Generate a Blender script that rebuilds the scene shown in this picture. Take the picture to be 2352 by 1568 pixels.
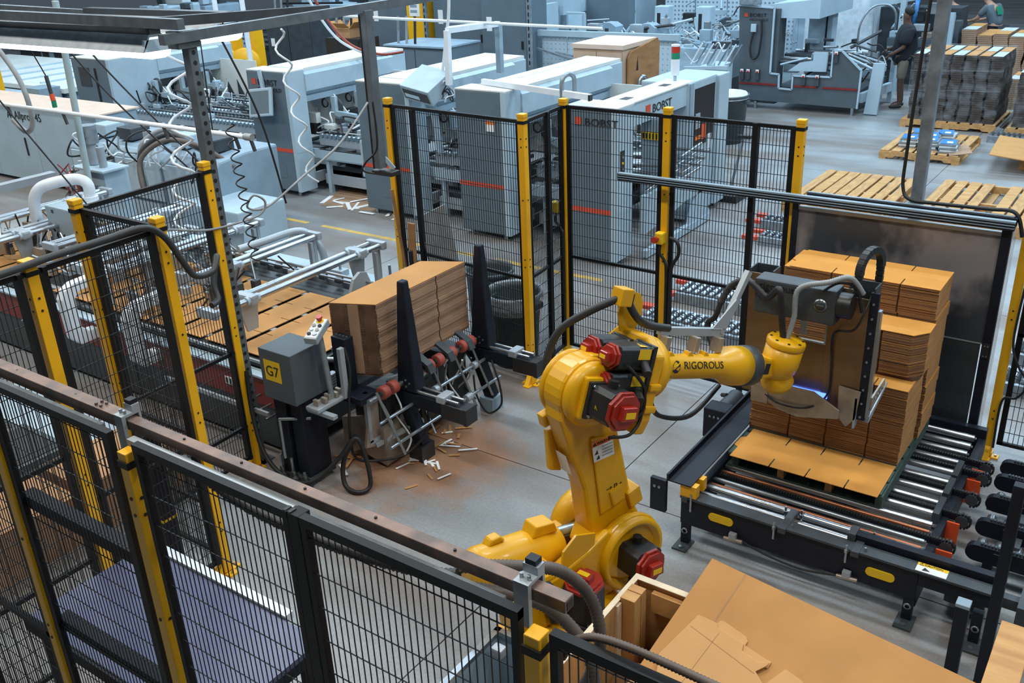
import bpy, bmesh, math, random
from mathutils import Vector, Matrix, Euler
random.seed(7)
sc = bpy.context.scene
for o in list(bpy.data.objects): bpy.data.objects.remove(o)
col = sc.collection
R = math.radians

# ---------------------------------------------------------------- camera
cam_d = bpy.data.cameras.new('camera'); cam = bpy.data.objects.new('camera', cam_d); col.objects.link(cam)
def cam_matrix(pitch, roll, yaw, h):
    c, s, cp, sp = math.cos(yaw), math.sin(yaw), math.cos(pitch), math.sin(pitch)
    fw = Vector((c*cp, s*cp, -sp)); rt = Vector((s, -c, 0)); dn = fw.cross(rt)
    r2 = math.cos(roll)*rt + math.sin(roll)*dn; d2 = -math.sin(roll)*rt + math.cos(roll)*dn
    m = Matrix((r2, -d2, -fw)).transposed().to_4x4(); m.translation = (0, 0, h)
    return m
cam.matrix_world = cam_matrix(R(24.150), R(2.498), R(125.979), 3.5)
cam_d.sensor_width = 36; cam_d.lens = 36*2179.9/2352; cam_d.clip_start = .05; cam_d.clip_end = 200
sc.camera = cam
# ---------------------------------------------------------------- world and hall lamps
w = bpy.data.worlds.new('hall_air'); sc.world = w; w.use_nodes = True
bg = w.node_tree.nodes['Background']; bg.inputs[0].default_value = (.62, .80, 1, 1); bg.inputs[1].default_value = .11
def lamp(name, x, y, z, sx, sy, power, color):
    d = bpy.data.lights.new(name, 'AREA'); d.shape = 'RECTANGLE'; d.size = sx; d.size_y = sy; d.energy = power; d.color = color
    o = bpy.data.objects.new(name, d); o.location = (x, y, z); col.objects.link(o); return o
# rows of linear high-bay lamps under the roof, all pointing down
for iy, y in enumerate((1.5, 6.0, 10.5, 15, 19.5, 24)):
    for ix, x in enumerate((-19, -13.5, -8, -2.5, 3)):
        cold = min(1, iy/2.2)
        c = (1-.40*cold, .95-.13*cold, .86+.14*cold)
        lamp('high_bay_lamp', x, y, 7.2, 2.6, .5, (190 if iy < 2 else 235), c)
vs = sc.view_settings
vs.view_transform = 'Standard'; vs.look = 'None'; vs.exposure = -0.12; vs.gamma = 1; vs.use_curve_mapping = False

# ---------------------------------------------------------------- materials
MATS = {}
def mat(name, c, rough=.5, metal=0, var=.12, scale=6, bump=0, c2=None, spec=.5, coat=0, emit=0, stretch=None, detail=4, trans=0, ramp=(.32, .68)):
    """procedural material: base colour broken up by noise, roughness variation and optional bump"""
    m = bpy.data.materials.new(name); m.use_nodes = True; nt = m.node_tree; b = nt.nodes['Principled BSDF']
    L = nt.links.new
    tc = nt.nodes.new('ShaderNodeTexCoord'); mp = nt.nodes.new('ShaderNodeMapping'); L(tc.outputs['Object'], mp.inputs[0])
    if stretch: mp.inputs['Scale'].default_value = stretch
    nz = nt.nodes.new('ShaderNodeTexNoise'); nz.inputs['Scale'].default_value = scale; nz.inputs['Detail'].default_value = detail
    L(mp.outputs[0], nz.inputs['Vector'])
    rp = nt.nodes.new('ShaderNodeValToRGB'); L(nz.outputs['Fac'], rp.inputs[0])
    rp.color_ramp.elements[0].position = ramp[0]; rp.color_ramp.elements[1].position = ramp[1]
    a = c2 if c2 else tuple(v*(1-var) for v in c)
    bb = c if c2 else tuple(min(1, v*(1+var)) for v in c)
    rp.color_ramp.elements[0].color = (*a, 1); rp.color_ramp.elements[1].color = (*bb, 1)
    L(rp.outputs[0], b.inputs['Base Color'])
    mr = nt.nodes.new('ShaderNodeMapRange'); L(nz.outputs['Fac'], mr.inputs[0])
    mr.inputs[3].default_value = max(0, rough-.1); mr.inputs[4].default_value = min(1, rough+.1); L(mr.outputs[0], b.inputs['Roughness'])
    b.inputs['Metallic'].default_value = metal; b.inputs['Specular IOR Level'].default_value = spec
    b.inputs['Coat Weight'].default_value = coat
    if trans: b.inputs['Transmission Weight'].default_value = trans
    if emit: b.inputs['Emission Color'].default_value = (*c, 1); b.inputs['Emission Strength'].default_value = emit
    if bump:
        bp = nt.nodes.new('ShaderNodeBump'); bp.inputs['Strength'].default_value = bump; bp.inputs['Distance'].default_value = .01
        L(nz.outputs['Fac'], bp.inputs['Height']); L(bp.outputs[0], b.inputs['Normal'])
    MATS[name] = m; return m
mat('robot_yellow', (.74, .385, .002), .38, var=.05, scale=3, coat=.1)
mat('post_yellow', (.86, .44, .006), .42, var=.07, scale=5)
mat('black_frame', (.007, .008, .010), .55, var=.2, scale=8, spec=.3)
mat('wire_black', (.01, .012, .015), .5, var=.2)
mat('wire_grey', (.25, .30, .34), .35, metal=.6, var=.2)
mat('navy_black', (.007, .010, .020), .5, var=.3, scale=7, spec=.35)
mat('dark_grey', (.045, .055, .065), .45, var=.2)
mat('motor_black', (.018, .019, .020), .42, var=.25)
mat('cap_red', (.33, .022, .012), .3, var=.12, coat=.2)
mat('paint_red', (.62, .07, .03), .45, var=.1)
mat('machine_red', (.22, .018, .012), .45, var=.15)
mat('orange_red', (.72, .09, .02), .45, var=.1)
mat('machine_grey', (.115, .16, .195), .48, var=.07, scale=3)
mat('machine_white', (.40, .52, .60), .45, var=.06, scale=3)
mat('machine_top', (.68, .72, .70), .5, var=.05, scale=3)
mat('g_box', (.075, .095, .11), .5, var=.12, scale=3)
mat('blue_grey', (.26, .36, .44), .5, var=.08)
mat('steel', (.36, .40, .43), .32, metal=.85, var=.04, scale=3)
mat('bright_steel', (.48, .52, .56), .30, metal=.95, var=.03, scale=3)
mat('strut_steel', (.15, .18, .20), .4, metal=.4, var=.15, scale=12)
mat('galvanized', (.30, .35, .39), .42, metal=.6, var=.2, scale=14)
mat('aluminium', (.40, .45, .49), .42, metal=.35, var=.06, scale=4)
mat('brown_steel', (.30, .20, .115), .34, metal=.75, var=.2, scale=4, c2=(.20, .135, .08))
mat('bracket_steel', (.42, .36, .30), .4, metal=.6, var=.2, scale=9)
mat('rust', (.30, .20, .16), .5, metal=.4, scale=14, c2=(.13, .105, .095), bump=.25, detail=8)
mat('raw_plate', (.30, .28, .285), .5, metal=.25, scale=2.6, c2=(.06, .07, .085), detail=9, ramp=(.44, .58), stretch=(1, 1, .7))
mat('card_top', (.66, .31, .07), .7, var=.06, scale=5, spec=.2)
mat('card_edge', (.34, .19, .105), .8, scale=9, c2=(.15, .075, .04), spec=.15, stretch=(.25, .25, 22), detail=5)
mat('card_face', (.45, .25, .125), .78, var=.12, scale=6, spec=.2)
mat('card_blank', (.64, .36, .15), .72, var=.05, scale=5, spec=.2)
mat('card_dull', (.36, .23, .15), .8, var=.14, scale=5, spec=.2)
mat('card_sheet', (.53, .27, .095), .72, var=.07, scale=5, spec=.2)
mat('card_dark', (.13, .075, .05), .8, var=.25, scale=8, spec=.1)
mat('card_grey', (.062, .047, .040), .75, var=.25, scale=18, spec=.2, stretch=(1, 1, 6))
mat('plywood', (.55, .32, .13), .62, scale=3, c2=(.42, .22, .08), stretch=(1, 6, 1))
mat('ply_edge', (.72, .60, .42), .7, var=.1, scale=12)
mat('pallet_wood', (.60, .34, .13), .7, scale=5, c2=(.42, .22, .08), stretch=(5, 1, 5))
mat('wood_pale', (.62, .35, .13), .65, scale=4, c2=(.45, .22, .065), stretch=(1, 5, 1))
mat('pallet_green', (.055, .10, .085), .7, var=.3, scale=9)
mat('table_top', (.085, .10, .195), .34, var=.12, scale=4)
mat('white_paint', (.74, .80, .86), .5, var=.05)
mat('paper', (.85, .86, .86), .7, var=.04)
mat('print_black', (.012, .012, .014), .5, var=.05)
mat('label_yellow', (.85, .55, .01), .5, var=.04)
mat('label_orange', (.85, .20, .02), .5, var=.04)
mat('roller_red', (.33, .065, .045), .6, var=.15)
mat('rubber', (.012, .012, .013), .55, var=.2)
mat('hose_dark', (.03, .032, .035), .5, var=.25)
mat('hose_brown', (.11, .085, .07), .55, var=.25, scale=12)
mat('hose_grey', (.28, .30, .31), .5, var=.2)
mat('cable_white', (.70, .76, .80), .5, var=.05)
mat('bin_plastic', (.06, .08, .09), .5, var=.12)
mat('bag_white', (.62, .70, .76), .35, var=.12, scale=12)
mat('wood_cabinet', (.50, .355, .245), .55, var=.06, scale=5)
mat('wood_board', (.42, .22, .09), .55, scale=3, c2=(.30, .14, .05), stretch=(1, 1, 3))
mat('peach_top', (.66, .50, .40), .6, var=.06)
mat('board_metal', (.30, .265, .245), .36, metal=.5, var=.2, scale=4)
mat('led_blue', (.05, .12, 1), .4, emit=6)
mat('lamp_tube', (.80, .88, 1), .4, emit=4.5)
mat('skin_dark', (.10, .052, .035), .55, var=.06)
mat('skin_light', (.45, .25, .17), .55, var=.06)
mat('hair_black', (.008, .008, .009), .7, var=.2)
mat('cloth_navy', (.006, .010, .017), .85, var=.25, scale=8)
mat('cloth_grey', (.10, .135, .16), .85, var=.15, scale=8)
mat('cloth_dark', (.02, .025, .035), .85, var=.2)
mat('cloth_khaki', (.16, .15, .12), .85, var=.2)
mat('brush_grey', (.10, .115, .125), .8, var=.2)
mat('blue_print', (.03, .20, .50), .5, var=.1)
mat('pipe_green', (.40, .52, .54), .4, var=.08)
mat('stain_tan', (.40, .25, .15), .8, scale=4, c2=(.30, .20, .13))
mat('floor_paint', (.72, .45, .06), .6, scale=9, c2=(.45, .33, .12))
mat('copper_rod', (.42, .16, .08), .38, metal=.7, var=.2)
mat('screen_grey', (.16, .21, .24), .25, var=.03)
mat('screen_blue', (.42, .60, .72), .3, var=.06, emit=.15)
mat('green_lens', (.02, .25, .14), .3, var=.05)
mat('red_lens', (.50, .04, .02), .3, var=.05)
# stretch film: thin half clear skin
def film():
    m = bpy.data.materials.new('stretch_film'); m.use_nodes = True; nt = m.node_tree; b = nt.nodes['Principled BSDF']
    nz = nt.nodes.new('ShaderNodeTexNoise'); nz.inputs['Scale'].default_value = 7; nz.inputs['Detail'].default_value = 6
    mp = nt.nodes.new('ShaderNodeMapRange'); mp.inputs[1].default_value = .42; mp.inputs[2].default_value = .75; mp.inputs[3].default_value = .01; mp.inputs[4].default_value = .22
    nt.links.new(nz.outputs['Fac'], mp.inputs[0]); nt.links.new(mp.outputs[0], b.inputs['Alpha'])
    b.inputs['Base Color'].default_value = (.68, .76, .84, 1); b.inputs['Roughness'].default_value = .22
    MATS['stretch_film'] = m
film()
def clear_bag():
    m = bpy.data.materials.new('clear_film'); m.use_nodes = True; b = m.node_tree.nodes['Principled BSDF']
    nz = m.node_tree.nodes.new('ShaderNodeTexNoise'); nz.inputs['Scale'].default_value = 9
    mp = m.node_tree.nodes.new('ShaderNodeMapRange'); mp.inputs[3].default_value = .12; mp.inputs[4].default_value = .6
    m.node_tree.links.new(nz.outputs['Fac'], mp.inputs[0]); m.node_tree.links.new(mp.outputs[0], b.inputs['Alpha'])
    b.inputs['Base Color'].default_value = (.75, .82, .88, 1); b.inputs['Roughness'].default_value = .25; MATS['clear_film'] = m
clear_bag()
# polished concrete: soft blotches, tan streaks drawn out along x, a dust patch, fine scratches
def concrete():
    m = bpy.data.materials.new('concrete'); m.use_nodes = True; nt = m.node_tree; b = nt.nodes['Principled BSDF']; L = nt.links.new
    g = nt.nodes.new('ShaderNodeNewGeometry')
    def noise(s, d, vec=None):
        n = nt.nodes.new('ShaderNodeTexNoise'); n.inputs['Scale'].default_value = s; n.inputs['Detail'].default_value = d
        L(vec or g.outputs['Position'], n.inputs['Vector']); return n.outputs['Fac']
    def ramp(f, p0, c0, p1, c1):
        r = nt.nodes.new('ShaderNodeValToRGB'); L(f, r.inputs[0]); e = r.color_ramp.elements
        e[0].position = p0; e[0].color = (*c0, 1); e[1].position = p1; e[1].color = (*c1, 1); return r.outputs[0]
    def mix(f, a, c):
        x = nt.nodes.new('ShaderNodeMix'); x.data_type = 'RGBA'; L(f, x.inputs[0]); L(a, x.inputs[6]); L(c, x.inputs[7]); return x.outputs[2]
    base = ramp(noise(.7, 6), .3, (.215, .23, .24), .7, (.36, .38, .39))
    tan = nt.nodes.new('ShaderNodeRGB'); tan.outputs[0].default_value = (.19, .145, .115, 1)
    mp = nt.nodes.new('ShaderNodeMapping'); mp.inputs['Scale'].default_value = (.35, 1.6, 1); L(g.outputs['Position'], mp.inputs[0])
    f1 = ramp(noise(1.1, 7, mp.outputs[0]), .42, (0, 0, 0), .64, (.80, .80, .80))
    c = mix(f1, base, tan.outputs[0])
    # saw dust trodden in round the stacker's end
    vm = nt.nodes.new('ShaderNodeVectorMath'); vm.operation = 'DISTANCE'; vm.inputs[1].default_value = (-4.05, 4.38, 0); L(g.outputs['Position'], vm.inputs[0])
    ad = nt.nodes.new('ShaderNodeMath'); ad.operation = 'MULTIPLY_ADD'; ad.inputs[1].default_value = .8; L(noise(3, 6), ad.inputs[0]); sc_ = nt.nodes.new('ShaderNodeMath'); sc_.operation = 'MULTIPLY'; sc_.inputs[1].default_value = .72; L(vm.outputs['Value'], sc_.inputs[0]); L(sc_.outputs[0], ad.inputs[2])
    f2 = ramp(ad.outputs[0], .70, (.85, .85, .85), 1.0, (0, 0, 0))
    dust = nt.nodes.new('ShaderNodeRGB'); dust.outputs[0].default_value = (.34, .165, .08, 1)
    c = mix(f2, c, dust.outputs[0])
    fine = ramp(noise(60, 3), .3, (.86, .86, .86), .7, (1.08, 1.08, 1.08))
    mu = nt.nodes.new('ShaderNodeMix'); mu.data_type = 'RGBA'; mu.blend_type = 'MULTIPLY'; mu.inputs[0].default_value = 1; L(c, mu.inputs[6]); L(fine, mu.inputs[7])
    L(mu.outputs[2], b.inputs['Base Color'])
    rr = nt.nodes.new('ShaderNodeMapRange'); L(noise(2.2, 6), rr.inputs[0]); rr.inputs[3].default_value = .22; rr.inputs[4].default_value = .55; L(rr.outputs[0], b.inputs['Roughness'])
    MATS['concrete'] = m
concrete()
# pegboard: perforated white sheet
def pegboard():
    m = bpy.data.materials.new('pegboard'); m.use_nodes = True; nt = m.node_tree; b = nt.nodes['Principled BSDF']
    tc = nt.nodes.new('ShaderNodeTexCoord'); v = nt.nodes.new('ShaderNodeTexVoronoi'); v.inputs['Scale'].default_value = 11; v.inputs['Randomness'].default_value = 0
    mp = nt.nodes.new('ShaderNodeMapping'); mp.inputs['Location'].default_value = (.5, .0, .5); nt.links.new(tc.outputs['Object'], mp.inputs[0]); nt.links.new(mp.outputs[0], v.inputs['Vector'])
    r = nt.nodes.new('ShaderNodeValToRGB'); r.color_ramp.elements[0].position = .22; r.color_ramp.elements[0].color = (.16, .22, .27, 1); r.color_ramp.elements[1].position = .27; r.color_ramp.elements[1].color = (.46, .58, .66, 1)
    nt.links.new(v.outputs['Distance'], r.inputs[0]); nt.links.new(r.outputs[0], b.inputs['Base Color']); b.inputs['Roughness'].default_value = .5
    MATS['pegboard'] = m
pegboard()

# ---------------------------------------------------------------- mesh builder
class MB:
    def __init__(s, M=None): s.v = []; s.f = []; s.sm = []; s.M = M
    def add(s, vs, fs, smooth=False):
        n = len(s.v)
        s.v += [tuple(s.M @ Vector(p)) if s.M else tuple(p) for p in vs]
        s.f += [tuple(i+n for i in f) for f in fs]; s.sm += [smooth]*len(fs); return s
    def box(s, x0, x1, y0, y1, z0, z1):
        return s.add([(x0,y0,z0),(x1,y0,z0),(x1,y1,z0),(x0,y1,z0),(x0,y0,z1),(x1,y0,z1),(x1,y1,z1),(x0,y1,z1)],
                     [(0,3,2,1),(4,5,6,7),(0,1,5,4),(1,2,6,5),(2,3,7,6),(3,0,4,7)])
    def cb(s, c, d, rot=None):          # box by centre and size, optional Euler degrees
        hx, hy, hz = d[0]/2, d[1]/2, d[2]/2
        m = Matrix.Translation(c) @ (Euler([R(a) for a in rot]).to_matrix().to_4x4() if rot else Matrix())
        p = [m @ Vector(q) for q in ((-hx,-hy,-hz),(hx,-hy,-hz),(hx,hy,-hz),(-hx,hy,-hz),(-hx,-hy,hz),(hx,-hy,hz),(hx,hy,hz),(-hx,hy,hz))]
        return s.add(p, [(0,3,2,1),(4,5,6,7),(0,1,5,4),(1,2,6,5),(2,3,7,6),(3,0,4,7)])
    def rbox(s, c, d, b=.01, rot=None):  # bevelled box
        bm = bmesh.new(); bmesh.ops.create_cube(bm, size=1)
        for v in bm.verts: v.co = Vector((v.co.x*d[0], v.co.y*d[1], v.co.z*d[2]))
        bmesh.ops.bevel(bm, geom=bm.edges[:], offset=min(b, min(d)*.45), segments=2, affect='EDGES', profile=.6)
        m = Matrix.Translation(c) @ (Euler([R(a) for a in rot]).to_matrix().to_4x4() if rot else Matrix())
        bm.verts.index_update()
        s.add([m @ v.co for v in bm.verts], [tuple(v.index for v in f.verts) for f in bm.faces]); bm.free(); return s
    def bar(s, a, b, w, h=None):        # square bar from a to b
        h = h or w; a, b = Vector(a), Vector(b); d = (b-a).normalized()
        up = Vector((0,0,1)) if abs(d.z) < .95 else Vector((0,1,0))
        x = d.cross(up).normalized()*w/2; y = x.cross(d).normalized()*h/2
        p = [a-x-y, a+x-y, a+x+y, a-x+y, b-x-y, b+x-y, b+x+y, b-x+y]
        return s.add(p, [(0,1,2,3),(7,6,5,4),(0,4,5,1),(1,5,6,2),(2,6,7,3),(3,7,4,0)])
    def cyl(s, a, b, r, n=12, r2=None, caps=True):
        a, b = Vector(a), Vector(b); d = (b-a).normalized(); r2 = r if r2 is None else r2
        up = Vector((0,0,1)) if abs(d.z) < .95 else Vector((0,1,0))
        x = d.cross(up).normalized(); y = x.cross(d)
        p = []
        for (q, rr) in ((a, r), (b, r2)):
            for i in range(n):
                t = 2*math.pi*i/n; p.append(q + x*math.cos(t)*rr + y*math.sin(t)*rr)
        s.add(p, [(i, i+n, (i+1)%n+n, (i+1)%n) for i in range(n)], n > 6)
        if caps:
            s.add(p[:n], [tuple(range(n))]); s.add(p[n:], [tuple(range(n-1,-1,-1))])
        return s
    def prism(s, poly, axis, a, b):     # polygon in the two other axes, extruded along axis
        def P(u, v, t): return (t,u,v) if axis == 'x' else (u,t,v) if axis == 'y' else (u,v,t)
        n = len(poly); p = [P(u,v,a) for u,v in poly] + [P(u,v,b) for u,v in poly]
        return s.add(p, [tuple(range(n)), tuple(range(2*n-1,n-1,-1))] + [(i, i+n, (i+1)%n+n, (i+1)%n) for i in range(n)])
    def tube(s, pts, r, n=8, curve=True, closed=False):
        if curve: pts = smooth_path(pts)
        pts = [Vector(p) for p in pts]; rings = []; ref = None
        for i, p in enumerate(pts):
            d = (pts[min(i+1, len(pts)-1)] - pts[max(i-1, 0)]).normalized()
            if ref is None: ref = d.orthogonal().normalized()
            ref = (ref - d*ref.dot(d)).normalized(); y = d.cross(ref)
            rr = r(i/(len(pts)-1)) if callable(r) else r
            rings.append([p + ref*math.cos(2*math.pi*k/n)*rr + y*math.sin(2*math.pi*k/n)*rr for k in range(n)])
        v = [q for rg in rings for q in rg]
        fs = [(i*n+k, i*n+(k+1)%n, (i+1)*n+(k+1)%n, (i+1)*n+k) for i in range(len(pts)-1) for k in range(n)]
        s.add(v, fs, True); s.add(rings[0], [tuple(range(n-1,-1,-1))]); s.add(rings[-1], [tuple(range(n))]); return s
    def lathe(s, prof, a, axis, n=24, smooth=True):  # profile [(r,h)] about axis through a
        a = Vector(a); d = Vector(axis).normalized(); x = d.orthogonal().normalized(); y = d.cross(x)
        v = [a + d*h + (x*math.cos(2*math.pi*k/n) + y*math.sin(2*math.pi*k/n))*max(r, 1e-4) for r, h in prof for k in range(n)]
        fs = [(i*n+k, i*n+(k+1)%n, (i+1)*n+(k+1)%n, (i+1)*n+k) for i in range(len(prof)-1) for k in range(n)]
        return s.add(v, fs, smooth)
    def build(s, name, m, parent=None, bev=0, auto=True):
        me = bpy.data.meshes.new(name)
        off = Vector(parent.get('_o', (0,0,0))) if parent else None
        vs = [tuple(Vector(p)-off) for p in s.v] if parent else s.v
        root = None
        if not parent and vs:
            xs, ys, zs = zip(*vs); root = Vector(((min(xs)+max(xs))/2, (min(ys)+max(ys))/2, min(zs)))
            vs = [tuple(Vector(p)-root) for p in vs]
        me.from_pydata(vs, [], s.f); me.update()
        if any(s.sm): me.polygons.foreach_set('use_smooth', s.sm)
        bm = bmesh.new(); bm.from_mesh(me); bmesh.ops.recalc_face_normals(bm, faces=bm.faces); bm.to_mesh(me); bm.free()
        me.materials.append(MATS[m])
        o = bpy.data.objects.new(name, me); col.objects.link(o)
        if parent: o.parent = parent; o['_o'] = tuple(off)
        else: o.location = root; o['_o'] = tuple(root)
        if bev:
            md = o.modifiers.new('edge', 'BEVEL'); md.width = bev; md.segments = 2; md.limit_method = 'ANGLE'; md.angle_limit = R(40)
        return o
def smooth_path(pts, k=7):
    P = [Vector(p) for p in pts]; out = []
    for i in range(len(P)-1):
        p0, p1, p2, p3 = P[max(i-1,0)], P[i], P[i+1], P[min(i+2, len(P)-1)]
        for j in range(k):
            t = j/k
            out.append(.5*((2*p1) + (p2-p0)*t + (2*p0-5*p1+4*p2-p3)*t*t + (3*p1-p0-3*p2+p3)*t**3))
    out.append(P[-1]); return out
def thing(name, label, cat, loc, group=None):
    o = bpy.data.objects.new(name, None); o.empty_display_size = .1; col.objects.link(o)
    o.location = loc; o['_o'] = tuple(loc); tag(o, label, cat, group); return o
def tag(o, label=None, cat=None, group=None, kind=None):
    if label: o['label'] = label
    if cat: o['category'] = cat
    if group: o['group'] = group
    if kind: o['kind'] = kind
    return o
def stuff(o): o['kind'] = 'stuff'; return o
def copy_tree(o, parent=None):
    c = o.copy(); col.objects.link(c); c.parent = parent
    for ch in list(o.children): copy_tree(ch, c)
    return c
def text(s, size, M, m, parent, name='lettering', align='LEFT', thick=.0015, wide=1):
    cu = bpy.data.curves.new(name, 'FONT'); cu.body = s; cu.size = size; cu.extrude = thick; cu.align_x = align; cu.resolution_u = 3
    t = bpy.data.objects.new('tmp', cu); col.objects.link(t)
    dg = bpy.context.evaluated_depsgraph_get(); me = bpy.data.meshes.new_from_object(t.evaluated_get(dg)); bpy.data.objects.remove(t)
    me.transform(Matrix.Diagonal((wide, 1, 1, 1))); me.transform(M); me.transform(Matrix.Translation(-Vector(parent['_o'])))
    me.materials.clear(); me.materials.append(MATS[m])
    o = bpy.data.objects.new(name, me); col.objects.link(o); o.parent = parent; o['_o'] = parent['_o']; return o
def frame(origin, xdir, zdir):      # matrix: text x along xdir, text up along zdir, facing out
    x = Vector(xdir).normalized(); y = Vector(zdir).normalized(); z = x.cross(y).normalized(); y = z.cross(x)
    m = Matrix((x, y, z)).transposed().to_4x4(); m.translation = origin; return m

# ================================================================ floor of concrete slabs with saw-cut joints
fl0 = MB().box(-31, 9, -1, 45, -.16, -.05).build('floor', 'print_black'); fl0['kind'] = 'structure'
xs = [-2.68+4.4*k for k in range(-7, 4)]; ys = [4.63+4.4*k for k in range(-2, 10)]
for i in range(len(xs)-1):
    for j in range(len(ys)-1):
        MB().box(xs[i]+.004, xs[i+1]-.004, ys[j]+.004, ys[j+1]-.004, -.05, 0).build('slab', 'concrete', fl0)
for a, b in ((-10.1, -9.0), (-8.75, -6.2), (-6.05, -4.65)):
    MB().box(a, b, 8.02, 8.09, 0, .002).build('painted_line', 'floor_paint', fl0)

# ================================================================ safety fence
def post(name, x, y, label, h=2.17, s=.055, foot=True, grp='yellow safety fence posts', capped=True):
    t = thing(name, label, 'fence post', (x, y, 0), grp)
    MB().box(x-s/2, x+s/2, y-s/2, y+s/2, .012 if foot else 0, h).build('tube', 'post_yellow', t, bev=.003)
    if capped: MB().rbox((x, y, h+.006), (s*1.12, s*1.12, .03), .006).build('cap', 'post_yellow', t)
    if foot:
        f = MB().box(x-.075, x+.075, y-.03, y+.03, 0, .012).box(x-.03, x+.03, y-.085, y+.085, 0, .012)
        f.add([(x-.02,y-s/2,.012),(x+.02,y-s/2,.012),(x+.02,y-.08,.012),(x-.02,y-.08,.012),(x-.02,y-s/2,.09),(x+.02,y-s/2,.09)], [(0,1,5,4),(3,2,5,4),(0,4,3),(1,2,5)])
        f.build('foot_plate', 'post_yellow', t)
        for dx, dy in ((-.055,0),(.055,0),(0,-.065),(0,.065)):
            MB().cyl((x+dx,y+dy,.012),(x+dx,y+dy,.024),.008,6).build('bolt', 'steel', t)
    for z in (h-.16, h-.22, h-.62, 1.08, 1.02, .36, .3):
        MB().cyl((x+s/2-.001,y,z),(x+s/2+.003,y,z),.006,8).build('bolt_hole', 'print_black', t); MB().cyl((x,y-s/2+.001,z),(x,y-s/2-.003,z),.006,8).build('bolt_hole', 'print_black', t)
    MB().box(x-s/2-.004, x+s/2+.004, y-s/2-.004, y+s/2+.004, h-.052, h-.03).build('clamp_band', 'black_frame', t)
    return t
def panel(ax, ay, bx, by, label, z0=.1, z1=2.14, mid=(.91,), wire=.0032, pitch=.022, stile=.035, wm='wire_black', grp='black wire mesh fence sections', bars=(), hp=.1):
    d = Vector((bx-ax, by-ay, 0)); n = d.length; d /= n; px, py = -d.y, d.x
    t = thing('mesh_fence', label, 'fence', ((ax+bx)/2, (ay+by)/2, z0), grp)
    def P(u, z, off=0): return (ax+d.x*u+px*off, ay+d.y*u+py*off, z)
    for u in (stile/2, n-stile/2): MB().bar(P(u,z0), P(u,z1), stile, .022).build('stile', 'black_frame', t)
    MB().bar(P(0,z1-.012), P(n,z1-.012), .024, .026).build('top_rail', 'black_frame', t)
    MB().bar(P(0,z0+.01), P(n,z0+.01), .022, .024).build('bottom_rail', 'black_frame', t)
    for z in mid: MB().bar(P(0,z), P(n,z), .022, .024).build('mid_rail', 'black_frame', t)
    for z, h in bars: MB().bar(P(0,z,.03), P(n,z,.03), .05, h).build('cross_bar', 'navy_black', t)
    m = MB(); k = int((n-2*stile)/pitch)
    for i in range(1, k):
        u = stile + (n-2*stile)*i/k; m.bar(P(u,z0+.02), P(u,z1-.02), wire)
    g = MB(); z = z0+hp
    while z < z1-.03: g.bar(P(stile,z,-wire), P(n-stile,z,-wire), wire); z += hp
    stuff(m.build('upright_wires', wm, t)); stuff(g.build('cross_wires', wm, t))
    return t
# the long fence in front, with the rusty beam on it
YN = 1.31
post('fence_post', -3.2, YN, 'yellow post of the beam-topped fence, beside the two thick black cross bars', foot=False, s=.042, h=2.10, capped=False)
post('fence_post', -2.38, YN, 'yellow post of the beam-topped fence standing before the blue steel table', foot=False, s=.042, h=2.10, capped=False)
post('fence_post', -.92, YN, 'yellow post under the end of the rusty beam', s=.042, foot=False, h=2.10, capped=False)
panel(-3.17, YN, -2.45, YN, 'wire fence panel with two thick black cross bars before the blue table', bars=((1.65, .05), (1.09, .05)), mid=(), stile=.03, wire=.0026)
panel(-4.3, YN, -3.23, YN, 'wire fence panel beyond the post with thick black cross bars', mid=(1.0,), wire=.0026)
panel(-2.33, YN, -1.675, YN, 'wire fence panel under the rusty beam, in front of the blue steel table', mid=(), hp=.11, stile=.02, wire=.0026)
panel(-1.63, YN, -.96, YN, 'wire fence panel under the rusty beam, in front of bare floor and robot', mid=(), hp=.11, stile=.02, wire=.0026)
panel(-.88, YN, .3, YN, 'wire fence panel in front of the plywood crate, past the beam end', mid=(), hp=.11, z1=2.12, stile=.02, wire=.0026)
MB().box(-1.674, -1.632, YN-.012, YN+.03, .0, 2.14).build('fence_upright', 'black_frame', None, bev=.003)
tag(bpy.context.scene.objects['fence_upright'], 'slim black upright joining two wire panels under the rusty beam', 'fence upright')
# rusty square beam with its two clamps
tb = thing('steel_beam', 'long rusty square steel beam lying along the top of the wire fence', 'beam', (-2.3, YN+.08, 2.12))
MB().box(-3.9, -2.50, YN+.058, YN+.102, 2.112, 2.154).build('tube', 'rust', tb, bev=.003)
MB().box(-2.56, -.885, YN+.062, YN+.098, 2.116, 2.150).build('inner_tube', 'rust', tb, bev=.003)
for x in (-3.5, -3.1, -2.75, -2.2, -1.95, -1.7, -1.45, -1.2): MB().cyl((x,YN+.08,2.15),(x,YN+.08,2.1545),.004,8).build('bolt_hole', 'print_black', tb)
MB().box(-.93, -.8835, YN+.068, YN+.092, 2.122, 2.144).build('hollow_end', 'print_black', tb)
for x in (-2.47, -.99):
    MB().prism([(YN+.045,2.05),(YN+.058,2.05),(YN+.058,2.160),(YN+.104,2.160),(YN+.104,2.10),(YN+.112,2.10),(YN+.112,2.19),(YN+.085,2.19),(YN+.085,2.168),(YN+.045,2.168)], 'x', x-.02, x+.02).build('clamp_bracket', 'aluminium', tb)
    MB().box(x-.014,x+.014,YN+.086,YN+.111,2.19,2.204).build('clamp_pad', 'navy_black', tb)
    for k in (-1,1): MB().cyl((x+.01*k,YN+.065,2.168),(x+.01*k,YN+.065,2.180),.005,6).build('bolt', 'steel', tb)
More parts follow.
